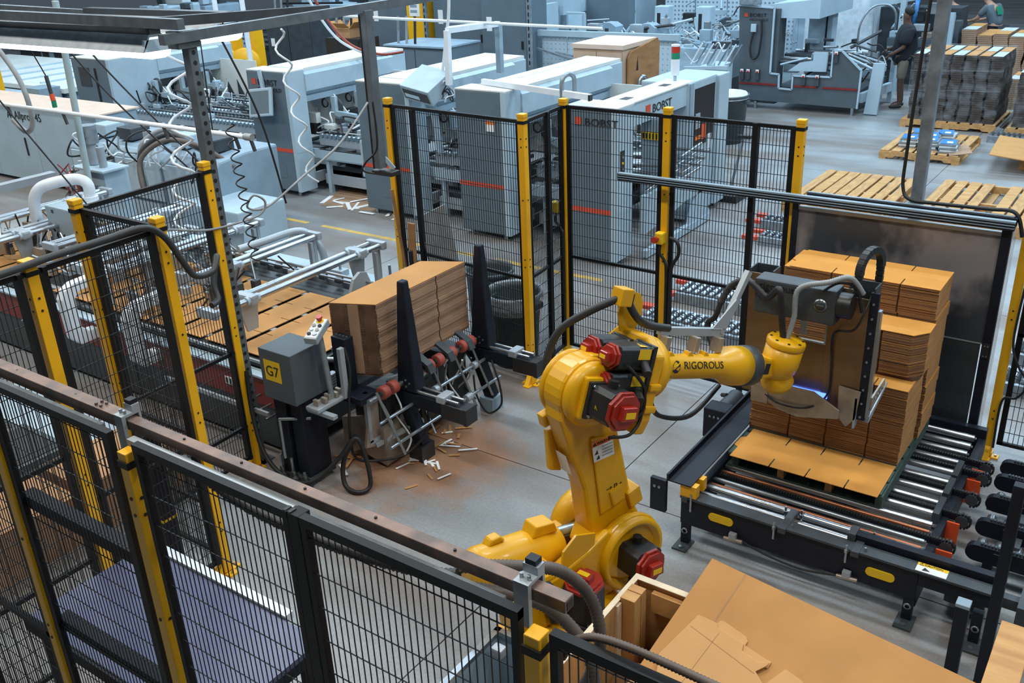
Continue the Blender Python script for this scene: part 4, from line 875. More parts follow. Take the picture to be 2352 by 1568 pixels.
# ---- the grey cabinet marked G7 on its dark stand
g7 = thing('switch_cabinet', 'grey steel cabinet marked G7 on a dark stand with black jack feet', 'cabinet', (-4.52, 3.74, 0))
MB().rbox((-4.52,3.745,.82), (.30,.28,.36), .006).build('cabinet_box', 'g_box', g7)
sg = MB().add([(-4.63,3.6035,.78),(-4.475,3.6035,.78),(-4.475,3.6035,.93),(-4.63,3.6035,.93)], [(0,1,2,3)]).build('yellow_sign', 'label_yellow', g7)
text('G7', .105, frame((-4.618,3.6025,.818), (1,0,0), (0,0,1)), 'print_black', sg, 'sign_text', thick=.0008, wide=.96)
MB().box(-4.64,-4.53,3.64,3.85,.03,.64).build('stand_column', 'navy_black', g7, bev=.006); MB().box(-4.51,-4.40,3.66,3.87,.03,.64).build('stand_column', 'navy_black', g7, bev=.006)
MB().box(-4.66,-4.38,3.63,3.88,.03,.06).build('stand_base', 'dark_grey', g7)
for x, y in ((-4.63,3.62),(-4.52,3.62),(-4.41,3.62)):
    f = MB().lathe([(.0,0),(.045,0),(.05,.012),(.045,.045),(.03,.06),(.018,.07),(.018,.10),(.0,.10)], (x,y,0), (0,0,1), 12).build('jack_foot', 'motor_black', g7)
    MB().cyl((x,y,.1),(x,y,.2 if x < -4.5 else .12),.01,8).build('jack_screw', 'steel', f)
MB().cyl((-4.56,3.60,.50),(-4.38,3.72,.50),.012,8).build('handle_bar', 'steel', g7); MB().cyl((-4.56,3.605,.2),(-4.56,3.605,.5),.012,8).build('handle_post', 'steel', g7)
# ---- push-button panel on a pole
cp = thing('push_button_panel', 'tilted push-button panel with a red stop knob on a grey pole', 'control panel', (-4.27, 3.82, .6))
PM = Matrix.Translation((-4.30,3.80,1.12)) @ Euler((R(-20),R(0),R(18))).to_matrix().to_4x4() @ Euler((R(38),0,0)).to_matrix().to_4x4()
MB(PM).rbox((0,0,0), (.09,.20,.05), .006).build('panel_box', 'aluminium', cp)
MB(PM).box(-.038,.038,-.09,.09,.025,.027).build('panel_face', 'paper', cp)
MB(PM).cyl((0,.07,.027),(0,.07,.032),.026,14).build('stop_ring', 'label_yellow', cp); MB(PM).cyl((0,.07,.03),(0,.07,.06),.015,12).cyl((0,.07,.05),(0,.07,.066),.021,14).build('stop_knob', 'red_lens', cp)
for i, (a, b) in enumerate(((-.02,.02),(.02,.02),(-.02,-.02),(.02,-.02),(-.02,-.06),(.02,-.06))): MB(PM).cyl((a,b,.027),(a,b,.036),.013,12).build('push_button', ['hose_grey','print_black','steel'][i%3], cp)
MB().cyl((-4.27,3.83,.62),(-4.29,3.81,1.08),.02,12).build('pole', 'galvanized', cp); MB().box(-4.23,-4.20,3.88,3.92,.62,.98).build('rail', 'aluminium', cp)
# ---- upright bundle
bd = thing('folded_box_bundle', 'tall bundle of folded brown boxes leaning in the stacker behind black arms', 'cardboard stack', (-4.27, 4.6, .68))
q = MB(); n = 46
for k in range(n):
    z = .685+.52*k/n; h = .52/n*(.84 if k % 4 else .7); sh = .012*math.sin(k*.7)*.4; r1 = random.uniform(-.003,.003)
    for (a, b) in ((0,.332),(.344,.618),(.630,.96)):
        q.prism([(-4.42,4.04+a*.98),(-4.12+sh+r1,4.17+a),(-4.12+sh+r1,4.17+b),(-4.42,4.04+b*.98)], 'z', z, z+h)
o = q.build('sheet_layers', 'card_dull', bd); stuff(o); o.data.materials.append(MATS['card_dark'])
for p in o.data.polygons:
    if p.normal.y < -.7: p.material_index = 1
MB().prism([(-4.42,4.04),(-4.12,4.17),(-4.12,5.13),(-4.42,4.98)], 'z', 1.205, 1.209).build('top_sheet', 'card_sheet', bd)
for k in range(3): MB().prism([(-4.40+.10*k,4.044+.043*k),(-4.335+.10*k,4.072+.043*k),(-4.335+.10*k,4.078+.043*k),(-4.40+.10*k,4.05+.043*k)], 'z', .70, 1.2).build('end_flap', 'card_dull' if k == 1 else 'card_dark', bd)
# ---- leaning steel board and poles behind the fence
o = MB(Matrix.Translation((-5.0,5.92,.55)) @ Euler((0,R(-12),R(6))).to_matrix().to_4x4()).rbox((0,.1,.35), (.012,.42,.68), .005).build('steel_board', 'board_metal'); tag(o, 'dark steel board leaning behind the upright bundle by the wire fence', 'board')
o = MB().bar((-5.15,5.68,.02),(-5.12,5.70,1.2),.07,.02).build('timber_strip', 'wood_board'); tag(o, 'brown timber strip standing beside the leaning steel board', 'timber')
o = MB().cyl((-5.18,5.74,.0),(-5.34,5.74,1.45),.014,8).build('broom_handle', 'wood_board'); tag(o, 'thin brown broom handle leaning on the far wire fence', 'pole')
# ---- bins behind the fence
def bin_(x, y, r, h, label, bag=None):
    t = thing('waste_bin', label, 'bin', (x, y, 0), 'round waste bins')
    MB().lathe([(.0,.005),(r*.8,.005),(r*.82,.0),(r*.96,h*.94),(r*1.04,h*.95),(r*1.05,h),(r*.97,h),(r*.93,h*.93),(r*.78,.02),(.0,.02)], (x,y,0), (0,0,1), 28).build('tub', 'bin_plastic', t)
    for s in (-1,1): MB().rbox((x+s*r*1.0,y,h*.86), (.06,.12,.05), .012).build('handle', 'bin_plastic', t)
    if bag: MB().lathe([(r*.9,h*.6),(r*.985,h*1.0),(r*1.07,h*1.015),(r*1.09,h*.97),(r*1.08,h*.88),(r*1.05,h*.8+.02)], (x,y,0), (0,0,1), 28).build('bag_liner', bag, t)
    return t
bin_(-4.33,6.02,.23,.64, 'dark grey waste bin with clear liner just behind the yellow post', 'clear_film')
bin_(-4.88,6.42,.22,.62, 'dark grey waste bin further back behind the tapered black arm', None)
bin_(-6.12,14.6,.33,.76, 'big dark bin with a white bag beside the far grey machine', None)
# ---- paper scraps on the floor
for i in range(44):
    x = -3.95+rnd.gauss(0,.15); y = 4.40+rnd.gauss(0,.2)
    if i > 36: x, y = -4.35+rnd.gauss(0,.12), 4.05+rnd.gauss(0,.12)
    l = rnd.uniform(.04,.17); a = rnd.uniform(0,180)
    o = MB().cb((x,y,.003+.0003*i), (l,.014+.008*rnd.random(),.003), (0,0,a)).build('paper_strip', rnd.choice(['paper','card_sheet','paper','card_sheet'])); tag(o, 'thin torn paper or card strip scattered on the dusty floor by the stacker', 'scrap', 'scraps by the stacker')
for i in range(16):
    x = -9.6+rnd.random()*1.6; y = 8.7+rnd.random()*.5; o = MB().cb((x,y,.006+.0005*i), (rnd.uniform(.1,.4),.03+.05*rnd.random(),.003), (0,0,rnd.uniform(0,180))).build('paper_strip', 'paper'); tag(o, 'white torn paper scrap on the floor between the grey machine pillars', 'scrap', 'scraps by the pillars')
o = MB().prism([(-9.95,9.75),(-8.9,9.9),(-8.5,8.85),(-9.45,8.72)], 'z', .001, .004).build('cardboard_mat', 'stain_tan'); tag(o, 'brown cardboard sheet lying on the floor between grey machine pillars', 'cardboard')
# ---- black cables at the stacker's foot
o = MB().tube([(-4.9,3.66,.75),(-4.83,3.6,.45),(-4.7,3.55,.2),(-4.5,3.55,.08),(-4.3,3.6,.1),(-4.18,3.75,.25),(-4.12,3.85,.36),(-4.06,3.86,.25),(-4.0,3.82,.05),(-4.05,3.74,.02),(-4.16,3.74,.05),(-4.2,3.8,.2),(-4.16,3.9,.35)], .016, 8).build('power_cable', 'rubber'); tag(o, 'thick black cable looping from the fence column to the stacker foot', 'cable')
o = MB().tube([(-4.25,3.97,.95),(-4.2,3.95,.8),(-4.19,3.9,.6),(-4.2,3.88,.35),(-4.22,3.92,.15),(-4.14,4.0,.1),(-4.0,4.2,.1),(-3.92,4.35,.25),(-3.95,4.4,.4)], .01, 6).build('power_cable', 'rubber'); tag(o, 'thin black cable hanging from the perforated bracket of the stacker', 'cable')
o = MB().tube([(-3.95,5.15,.5),(-3.88,5.1,.42),(-3.82,5.08,.3),(-3.83,5.1,.12),(-3.92,5.05,.05),(-3.98,5.0,.2),(-3.96,4.95,.4)], .008, 6).build('power_cable', 'rubber'); tag(o, 'thin black cable loop hanging below the far tapered arm', 'cable')

# ================================================================ grey folding machines along the aisle
def logo(x, y, z, size, parent, words=('BOBST',), small=.55):
    MB().add([(x,y,z),(x+size*.95,y,z),(x+size*.95,y,z+size*.95),(x,y,z+size*.95)], [(0,1,2,3)]).build('logo_square', 'paint_red', parent)
    text(words[0], size*1.25, frame((x+size*1.35,y,z+size*.02), (1,0,0), (0,0,1)), 'print_black', parent, 'brand_lettering', wide=1.25)
    for k, s in enumerate(words[1:]): text(s, size*small*1.5, frame((x+size*1.35,y,z-size*(.95+.9*k)), (1,0,0), (0,0,1)), 'print_black', parent, 'model_lettering', wide=1.1)
def station(label, x0, x1, yf, yr, h=1.70, depth=.28, beam=True, inner=True, stripe=.62, words=None, whitebeam=False, nrow=3):
    t = thing('folding_machine', label, 'machine', ((x0+x1)/2, yf, 0), 'grey folding machine stations in a row')
    w_ = .07
    MB().rbox(((x0+x1-w_)/2, yf+depth/2, (h+.07)/2), (x1-x0-w_, depth, h-.07), .015).build('front_pillar', 'machine_grey', t)
    MB().box(x1-w_,x1,yf-.004,yf+depth,.07,h).build('pillar_edge', 'machine_white', t)
    MB().box(x0,x1,yf,yf+depth+.02,h,h+.015).build('pillar_top', 'machine_top', t)
    MB().box(x0+.002,x1-w_-.002,yf-.004,yf,stripe,stripe+.05).build('red_stripe', 'paint_red', t); MB().box(x1-w_,x1+.003,yf,yf+depth,stripe,stripe+.05).build('red_stripe', 'machine_white', t)
    MB().box(x0+.3,x0+.3+.26,yf-.003,yf,.25,.45).build('access_door', 'machine_grey', t)
    for x in (x0+.12,x1-.1):
        for y in (yf+.05,yr+.2): MB().cyl((x,y,0),(x,y,.08),.025,8).build('foot', 'steel', t)
    if words: logo(x0+.10, yf-.006, h-.18, .085, t, words)
    MB().rbox(((x0+x1)/2, yr+.15, (h+.05)/2), (x1-x0, .30, h-.09), .015).build('rear_pillar', 'machine_white', t)
    if beam:
        a, b = x0+.12, x1+.02
        prof = [(a,h-.02),(a,h-.28),(a+.1,h-.34),(b-.06,h-.34),(b,h-.28),(b,h-.06),(b-.05,h-.02)]
        MB().prism(prof, 'y', yf+depth, yr).build('top_beam', 'machine_white', t)
        MB().prism([(a,h-.018),(b-.05,h-.018),(b-.05,h+.02),(a+.04,h+.03)], 'y', yf+depth-.02, yr+.3).build('beam_cover', 'machine_top', t)
        MB().rbox(((a+b)/2-.1,(yf+yr)/2+.3,h+.025), (.06,yr-yf-1.0,.02), .006).build('cover_rib', 'machine_top', t)
        MB().box(a+.02,b-.02,yf+depth,yr,h-.42,h-.345).build('under_beam', 'blue_grey', t)
    if inner:
        zb = .78
        for k in range(nrow):
            y = yf+.75+(yr-yf-1.15)*k/max(1,nrow-1)
            # slanted carrier arm
            c = MB().prism([(x1+.02,h-.42),(x1+.10,h-.42),(x1+.10,h-.62),(x1+.46,zb+.28),(x1+.46,zb+.18),(x1+.30,zb+.18),(x1+.02,h-.66)], 'y', y-.03, y+.03).build('carrier_arm', 'machine_white', t)
            MB().prism([(x0+.1,h-.4),(x1+.0,h-.4),(x1+.30,zb+.22),(x1+.30,zb+.12),(x0,zb+.12)], 'y', y+.06, y+.075).build('carrier_plate', 'machine_top', t)  # pale colour stands in for the light missing under the beam
            MB().lathe([(.05,-.01),(.065,-.01),(.065,.01),(.05,.01)], (x1-.02,y-.1,h-.5), (0,1,0), 16).build('hand_wheel', 'rubber', t)
            MB().lathe([(.06,0),(.12,0),(.12,.02),(.06,.02)], (x1+.06,y+.05,zb+.36), (0,-1,0), 18).build('pulley', 'dark_grey', t)
        MB().box(x0,x1+.95,yr-.02,yr-.001,.5,h-.25).build('back_wall', 'machine_top', t)  # pale as well, side light of the interior put into its colour
        for k in range(3): MB().prism([(x1+.12+.28*k,.75),(x1+.3+.28*k,.75),(x1+.12+.28*k,1.05)], 'y', yr-.03, yr-.021).build('wall_cutout', 'dark_grey', t)
        rs = random.Random(int(abs(x0*10)))
        for k in range(34):
            x = x1+rs.uniform(-.5,.75); y = yf+.5+rs.random()*(yr-yf-.7); z = .42+rs.random()*.62
            MB().rbox((x,y,z), (rs.uniform(.05,.22),rs.uniform(.04,.16),rs.uniform(.04,.16)), .008).build('fitting', rs.choice(['dark_grey','motor_black','aluminium','machine_white','machine_top']), t)  # pale picks in the mix lighten the unlit interior by colour
        for k in range(7):
            x = x1+rs.uniform(-.2,.6); y = yf+.5+rs.random()*(yr-yf-.8); z = .8+rs.random()*.2
            MB().tube([(x+rs.uniform(-.2,.2),y+rs.uniform(-.2,.2),z+rs.uniform(-.15,.15)) for _ in range(5)], .012, 5).build('loose_hose', rs.choice(['rubber','cable_white','rubber']), t)
        MB().box(x0+.1,x1+.7,yf+.5,yr-.3,.14,.36).build('shade_block', 'motor_black', t)  # dark block added to paint in the darkness under the bed
        for y in (yf+.32,yr-.12):
            MB().box(x0,x1+.9,y,y+.06,zb-.28,zb-.16).build('side_rail', 'machine_white', t)
        MB().bar((x1-.02,yf+.28,.22),(x1-.02,yr,.22),.05,.14).build('floor_rail', 'aluminium', t)
    return t
def conveyor_rows(label, x0, x1, y0, y1, z, n, seed=1, wheels=True):
    """carrier bed between stations: rails with rows of little wheels, rods and hoses"""
    t = thing('transport_bed', label, 'conveyor', ((x0+x1)/2, (y0+y1)/2, 0)); r = random.Random(seed)
    for k in range(n):
        y = y0+(y1-y0)*k/(n-1)
        b = MB().box(x0,x1,y-.03,y+.03,z-.10,z).build('rail', ['aluminium','machine_white','dark_grey'][k%3], t)
        q = MB(); x = x0+.05
        while x < x1: q.cyl((x,y-.045,z+.03),(x,y+.0,z+.03),.034,8); x += .085
        stuff(q.build('wheel_row', 'dark_grey' if k % 2 else 'steel', b))
        MB().cyl((x0,y+.05,z+.08),(x1,y+.05,z+.08),.012,6).build('guide_rod', 'steel', t)
    m = max(2, int((x1-x0)/.45))
    for k in range(m):
        x = x0+.2+(x1-x0-.4)*k/(m-1)
        MB().cyl((x,y0-.05,z-.14),(x,y1+.05,z-.14),.022,8).build('cross_shaft', 'steel', t)
        MB().cyl((x+.1,y0-.02,z-.35),(x+.1,y1,z-.35),.03,8).build('lower_shaft', 'dark_grey', t)
        for j in range(4):
            y = y0+(y1-y0)*r.random(); xx = x+r.uniform(-.2,.2)
            c = MB().rbox((xx,y,z+.09), (.06+.1*r.random(),.05,.05+.05*r.random()), .006).build('clamp_block', r.choice(['aluminium','dark_grey','steel','machine_white']), t)
            MB().cyl((xx,y,z+.1),(xx+r.uniform(-.22,.22),y+r.uniform(-.2,.2),z+.22+.16*r.random()),.012,6).build('feeler_rod', r.choice(['steel','cable_white','rubber']), c)
    for k in range(2):
        y = (y0-.05, y1+.05)[k]
        MB().box(x0,x1,y-.02,y+.02,z-.30,z-.16).build('side_frame', 'machine_white', t)
    MB().box(x0,x1,y0+.1,y1-.1,z-.62,z-.48).build('lower_tray', 'dark_grey', t)
    MB().box(x0,x1,y0,y0+.04,.12,.26).build('base_rail', 'aluminium', t)
    for x in (x0+.1,x1-.1):
        for y in (y0,y1): MB().box(x-.03,x+.03,y-.03,y+.03,0,z-.16).build('leg', 'machine_white', t)
    return t
C0 = station('pale folding machine with small dark window panel on its grey front, behind the hanging lamps', -15.4,-14.35,9.1,11.3,1.64,.9)
MB().box(-15.22,-14.92,9.09,9.098,1.2,1.5).build('dark_window', 'dark_grey', C0); MB().box(-14.78,-14.73,9.09,9.098,.8,1.5).build('slot', 'print_black', C0)
C1 = station('grey folding machine pillar with tilted touch screen and model lettering', -10.80,-9.98,8.9,11.0,1.70,.3, words=('BOBST','EXPERTFOLD'))
sM = Matrix.Translation((-10.46,8.80,1.30)) @ Euler((R(-14),R(-7),0)).to_matrix().to_4x4()
s_ = MB(sM).rbox((0,0,0), (.46,.05,.38), .015).build('touch_screen', 'machine_white', C1); MB(sM).box(-.19,.19,-.028,-.026,-.15,.15).build('screen_glass', 'screen_grey', s_)
MB().bar((-10.42,8.86,1.3),(-10.5,8.88,1.72),.06,.03).build('screen_arm', 'machine_white', C1)
lb = MB().box(-10.78,-10.68,8.888,8.892,1.06,1.15).build('warning_label', 'paper', C1); MB().box(-10.78,-10.68,8.886,8.888,1.12,1.15).build('label_band', 'label_orange', lb)
C2 = station('grey folding machine pillar behind the hanging steel mast', -8.62,-7.75,8.78,11.0,1.69,.3)
C3 = station('grey folding machine pillar with small orange warning label, behind the wire fence', -6.93,-6.22,8.64,11.0,1.72,.3)
lb = MB().box(-6.50,-6.38,8.628,8.632,1.28,1.40).build('warning_label', 'paper', C3); MB().box(-6.50,-6.38,8.626,8.628,1.36,1.40).build('label_band', 'label_orange', lb)
C4 = station('grey branded cabinet with white overhead beam and white rear housing', -5.30,-4.70,8.44,10.95,1.68,.34, beam=False, inner=False, stripe=.58, words=('BOBST',))
b_ = MB().prism([(-5.12,1.66),(-5.12,1.42),(-4.78,1.42),(-4.78,1.66)], 'y', 8.78, 10.4).build('white_beam', 'machine_white', C4); MB().box(-5.13,-4.77,8.6,10.4,1.66,1.675).build('beam_cover', 'machine_top', b_)
FMx = frame((-4.776,9.35,1.49), (0,1,0), (0,0,1)); text('BOBST', .13, FMx, 'print_black', b_, 'brand_lettering', wide=1.2)
MB().add([(-4.777,9.20,1.49),(-4.777,9.31,1.49),(-4.777,9.31,1.59),(-4.777,9.20,1.59)], [(0,1,2,3)]).build('logo_square', 'paint_red', b_)
for y in (9.0,9.9): MB().box(-5.0,-4.9,y,y+.16,1.675,1.677).build('slot', 'print_black', b_)
rh = MB().rbox((-5.06,10.6,.86), (.62,.78,1.62), .02).build('rear_housing', 'machine_white', C4); MB().box(-4.750,-4.746,10.36,10.92,.9,1.58).build('open_bay', 'print_black', rh); MB().box(-4.76,-4.735,10.22,10.30,.05,1.66).build('bay_edge', 'blue_grey', rh)
for k in range(3): MB().rbox((-4.742,10.45+.17*k,1.2-.15*k), (.012,.12,.18), .004).build('bay_part', ['aluminium','orange_red','bag_white'][k], rh)
MB().box(-4.745,-4.735,10.4,10.56,.98,1.02).build('orange_marker', 'label_orange', rh)
MB().prism([(8.8,.72),(9.7,.72),(10.3,.55),(10.3,.42),(9.8,.42),(9.3,.34),(8.8,.30)], 'x', -4.62, -4.56).build('lower_side_frame', 'machine_white', C4)
MB().prism([(9.9,.02),(10.5,.02),(10.5,.12),(10.2,.5),(10.0,.3)], 'x', -4.60, -4.56).build('base_frame', 'machine_white', C4)
MB().bar((-4.58,8.85,.06),(-4.58,10.5,.06),.06,.08).build('base_bar', 'machine_white', C4)
MB().box(-4.9,-4.62,9.35,9.42,.75,1.42).build('gauge_post', 'blue_grey', C4); MB().box(-4.9,-4.6,9.33,9.35,1.20,1.28).build('warning_band', 'label_yellow', C4)
for k in range(7): MB().box(-4.88+.04*k,-4.86+.04*k,9.325,9.33,1.21,1.27).build('hazard_mark', 'print_black', C4)
for k in range(9): MB().cyl((-5.3,8.95+.14*k,.82+.05*(k%3)),(-4.4,8.95+.14*k,.86+.05*(k%3)),.022,8).build('roller', 'steel', C4)
for k in range(5): MB().cyl((-4.62,8.9,.62+.06*k),(-4.62,10.3,.70+.07*k),.02,8).build('side_roller', 'bright_steel', C4)
bp = MB().box(-4.702,-4.698,8.50,8.60,.95,1.25).build('button_strip', 'motor_black', C4)
for k in range(4): MB().cyl((-4.698,8.55,1.0+.06*k),(-4.69,8.55,1.0+.06*k),.014,8).build('button', ['red_lens','steel','label_yellow','steel'][k], bp)
tw = thing('signal_tower', 'white signal light pillar with red and green lenses on the white beam', 'signal light', (-4.98, 10.3, 1.676))
MB().cyl((-4.98,10.3,1.676),(-4.98,10.3,1.74),.02,10).build('stem', 'machine_white', tw); MB().cyl((-4.98,10.3,1.74),(-4.98,10.3,1.92),.05,14).build('white_lens', 'white_paint', tw)
MB().cyl((-4.98,10.3,1.92),(-4.98,10.3,1.99),.05,14).build('green_lens', 'green_lens', tw); MB().cyl((-4.98,10.3,1.99),(-4.98,10.3,2.06),.05,14).build('red_lens', 'red_lens', tw); MB().cyl((-4.98,10.3,2.06),(-4.98,10.3,2.08),.052,14).build('cap', 'white_paint', tw)
conveyor_rows('bed of wheel rails and rods between the lamp-lit machine and the touch screen pillar', -14.2,-11.0,9.3,10.8,.80,6,1)
conveyor_rows('bed of wheel rails below slanted arms, beside the touch screen pillar', -9.9,-8.7,9.3,10.8,.78,6,2)
conveyor_rows('bed of wheel rails behind the wire fence, beside the mast-screened pillar', -7.65,-7.0,9.1,10.8,.80,6,3)
conveyor_rows('bed of wheel rails behind the wire fence, beside the branded cabinet', -6.12,-5.4,9.1,10.8,.80,6,4)
MB().rbox((-9.35,9.9,.36), (.7,.8,.34), .03).build('motor_cover', 'rubber', C1)
o = MB().rbox((-8.78,9.15,.66), (.08,.42,.5), .03).build('white_cover', 'machine_white', C2)
# pale sloped terminal and white strut frame above the row
tm = thing('operator_terminal', 'pale tilted operator terminal with a tangle of wires above the fence', 'terminal', (-7.55, 8.75, 1.5))
TM = Matrix.Translation((-7.5,8.85,1.70)) @ Euler((R(28),R(6),R(-8))).to_matrix().to_4x4()
MB(TM).rbox((0,0,0), (.5,.42,.2), .01).build('case', 'machine_white', tm); MB(TM).box(-.22,.22,-.214,-.211,-.07,.06).build('screen_slot', 'dark_grey', tm); MB(TM).box(-.2,.05,-.216,-.214,-.05,.0).build('screen_mark', 'screen_blue', tm)
MB().bar((-7.5,8.9,1.62),(-7.5,9.0,.85),.06).build('stand', 'machine_white', tm)
r5 = random.Random(5)
for k in range(6): MB().tube([(-7.26+r5.uniform(-.03,.06),8.9+r5.uniform(-.1,.1),1.66+r5.uniform(-.14,.12)) for _ in range(6)], .007, 5).build('loose_wire', ['rubber','cable_white','hose_grey'][k%3], tm)
o = thing('painted_gantry', 'white painted strut frame standing on the pale machine covers', 'frame', (-7.15, 8.9, 1.7))
MB().bar((-7.17,8.85,1.72),(-7.15,8.85,2.33),.06).build('upright', 'white_paint', o); MB().bar((-7.15,8.85,2.33),(-7.15,9.85,2.3),.06).build('top_bar', 'white_paint', o); MB().bar((-7.15,9.85,1.72),(-7.15,9.85,2.3),.07).build('upright', 'blue_grey', o)
o = thing('gantry_arm', 'white square arm reaching from the pale machine cover to the branded cabinet', 'beam', (-5.9, 8.7, 1.74))
MB().bar((-6.75,8.95,1.77),(-5.05,8.5,1.775),.05,.06).build('arm', 'white_paint', o); MB().box(-5.06,-5.04,8.47,8.53,1.74,1.80).build('open_end', 'print_black', o); MB().tube([(-5.45,8.6,1.70),(-5.45,8.6,1.9),(-5.43,8.68,1.96),(-5.4,8.75,1.92),(-5.4,8.76,1.75)], .025, 8).build('bent_pipe', 'galvanized', o)
# pale cabinet with peach top on the left
ap = thing('feeder_cabinet', 'long pale cabinet with peach coloured top and dark model lettering', 'cabinet', (-13.6, 7.75, 0))
for a, b in ((-16.6,-15.35),(-15.34,-14.1),(-14.09,-12.85)):
    MB().box(a,b,7.50,7.54,.06,1.19).build('front_panel', 'machine_white', ap); 
MB().box(-14.42,-14.38,7.49,7.50,.45,.72).build('door_handle', 'print_black', ap)
MB().box(-12.84,-12.4,7.50,8.15,.06,1.19).build('end_panel', 'blue_grey', ap); MB().box(-16.6,-12.85,7.55,8.15,.06,1.18).build('body', 'machine_white', ap)
MB().box(-16.6,-12.38,7.48,8.2,1.19,1.21).build('peach_top', 'peach_top', ap)
text('A  Allpro 145', .17, frame((-14.75,7.495,1.0), (1,0,0), (0,0,1)), 'print_black', ap, 'model_lettering')
# pale transfer section between them, with pegboard guards and blue crate
tf = thing('transfer_section', 'pale rounded machine cover with pegboard guards and hoses arching over it', 'machine', (-10.8, 7.3, 0))
MB().prism([(6.9,.05),(6.9,.92),(7.0,1.0),(7.4,1.04),(7.9,1.04),(7.9,.05)], 'x', -12.2, -9.2).build('cover', 'blue_grey', tf, bev=.03)
for k in range(3): MB().box(-12.1+.98*k,-11.2+.98*k,6.87,6.895,.42,.90).build('pegboard_panel', 'pegboard', tf)
for k in range(3): MB().box(-12.0+.98*k,-11.3+.98*k,6.865,6.87,.14,.38).build('blue_insert', 'blue_print' if k == 0 else 'machine_white', tf)
MB().rbox((-9.0,6.9,.35), (1.1,.7,.5), .02).build('pale_step', 'machine_white', tf)
for k in range(3): MB().tube([(-9.9-.12*k,6.4+.1*k,.7),(-10.0-.12*k,6.5+.1*k,1.05+.05*k),(-9.8-.1*k,6.75+.1*k,1.25+.04*k),(-9.5-.08*k,7.0,1.15),(-9.2,7.2,.9)], .03, 8).build('arching_hose', ['hose_brown','hose_dark','hose_grey'][k], tf)
rt_ = random.Random(8)
for k in range(14): MB().tube([(-11.9+.2*k+rt_.uniform(-.1,.1),6.8+rt_.uniform(-.15,.3),1.05+rt_.uniform(-.3,.2)) for _ in range(5)], .012, 5).build('loose_hose', rt_.choice(['rubber','hose_grey','cable_white']), tf)
for k in range(5): MB().rbox((-11.8+.55*k,7.3,1.12), (.3,.3,.16), .02).build('cover_box', ['machine_white','dark_grey','aluminium'][k%3], tf)
# glue pump on its stand
pm = thing('glue_pump', 'grey glue pump with red framed controls and tangled tubes on a stand', 'pump', (-9.9, 5.95, 0))
MB().box(-10.05,-9.75,5.85,6.15,0,1.08).build('stand', 'machine_white', pm); MB().rbox((-9.95,5.95,1.10), (.6,.34,.03), .01).build('shelf', 'machine_white', pm)
MB().cyl((-10.05,5.95,1.36),(-10.05,5.95,1.56),.10,16).build('pump_head', 'galvanized', pm); MB().cyl((-10.05,5.95,1.12),(-10.05,5.95,1.36),.06,14).build('pump_body', 'aluminium', pm); MB().cyl((-9.83,5.92,1.1),(-9.83,5.92,1.34),.045,12).build('filter_bowl', 'aluminium', pm)
MB().add([(-10.1,5.846,1.40),(-10.06,5.846,1.40),(-10.08,5.846,1.50)], [(0,1,2)]).build('red_mark', 'red_lens', pm)
for k in range(3): MB().box(-10.02,-9.97,5.845,5.848,1.4+.05*k,1.43+.05*k).build('vent', 'print_black', pm)
MB().rbox((-9.95,5.72,.94), (.24,.06,.24), .01).build('red_frame', 'machine_red', pm); MB().box(-9.99,-9.87,5.68,5.688,.87,1.0).build('gauge', 'print_black', pm); MB().rbox((-9.7,5.7,.82), (.18,.16,.14), .02).build('valve_block', 'aluminium', pm); MB().cyl((-9.7,5.7,.55),(-9.7,5.7,.78),.07,14).build('lower_bowl', 'aluminium', pm)
for k in range(16): MB().tube([(-10.25+r5.uniform(-.14,.14),5.75+r5.uniform(-.1,.1),1.1-.13*j+r5.uniform(-.06,.06)) for j in range(6)], .008, 5).build('loose_tube', r5.choice(['rubber','cable_white','hose_grey','machine_red']), pm)
o = MB().cyl((-9.75,5.62,0),(-9.55,5.62,2.9),.035,10).build('support_pole', 'pipe_green'); tag(o, 'pale green upright pole beside the glue pump', 'pole')

# ================================================================ far machinery
def clutter(parent, x0, x1, y0, y1, z0, z1, n, seed, mats=('machine_white','dark_grey','steel','aluminium','motor_black','blue_grey')):
    r = random.Random(seed)
    for k in range(n):
        x, y, z = r.uniform(x0,x1), r.uniform(y0,y1), r.uniform(z0,z1)
        if k % 3 == 0: MB().rbox((x,y,z), (r.uniform(.06,.3),r.uniform(.06,.2),r.uniform(.05,.22)), .012).build('fitting', r.choice(mats), parent)
        elif k % 3 == 1: MB().cyl((x,y,z),(x+r.uniform(-.5,.5),y+r.uniform(-.3,.3),z+r.uniform(-.15,.3)),r.uniform(.012,.035),6).build('rod', r.choice(mats), parent)
        else: MB().tube([(x+.12*j,y+r.uniform(-.1,.1),z+r.uniform(-.12,.12)) for j in range(4)], .014, 5).build('loose_hose', r.choice(('rubber','cable_white','hose_grey')), parent)
vf = thing('printer_slotter', 'dark grey machine with stepped side plate, red stripe and hanging coiled cord', 'machine', (-6, 17.6, 0))
POLY = [(-7.08,.16),(-7.16,1.84),(-6.49,1.80),(-6.49,.66),(-6.32,.65),(-6.31,.40),(-6.06,.39),(-6.06,.64),(-5.37,.65),(-5.37,1.11),(-5.22,1.11),(-4.85,.79),(-4.86,.13)]
MB().prism(POLY, 'y', 17.4, 17.46).build('side_plate', 'g_box', vf)
e = MB()
for i in range(1, len(POLY)-1): e.bar((POLY[i][0],17.395,POLY[i][1]), (POLY[i+1][0],17.395,POLY[i+1][1]), .03)
e.build('plate_edge', 'machine_white', vf)
for a, b in ((-7.08,-6.36),(-6.02,-5.6),(-5.5,-4.88)): MB().box(a,b,17.385,17.395,.44,.475).build('red_stripe', 'machine_red', vf)
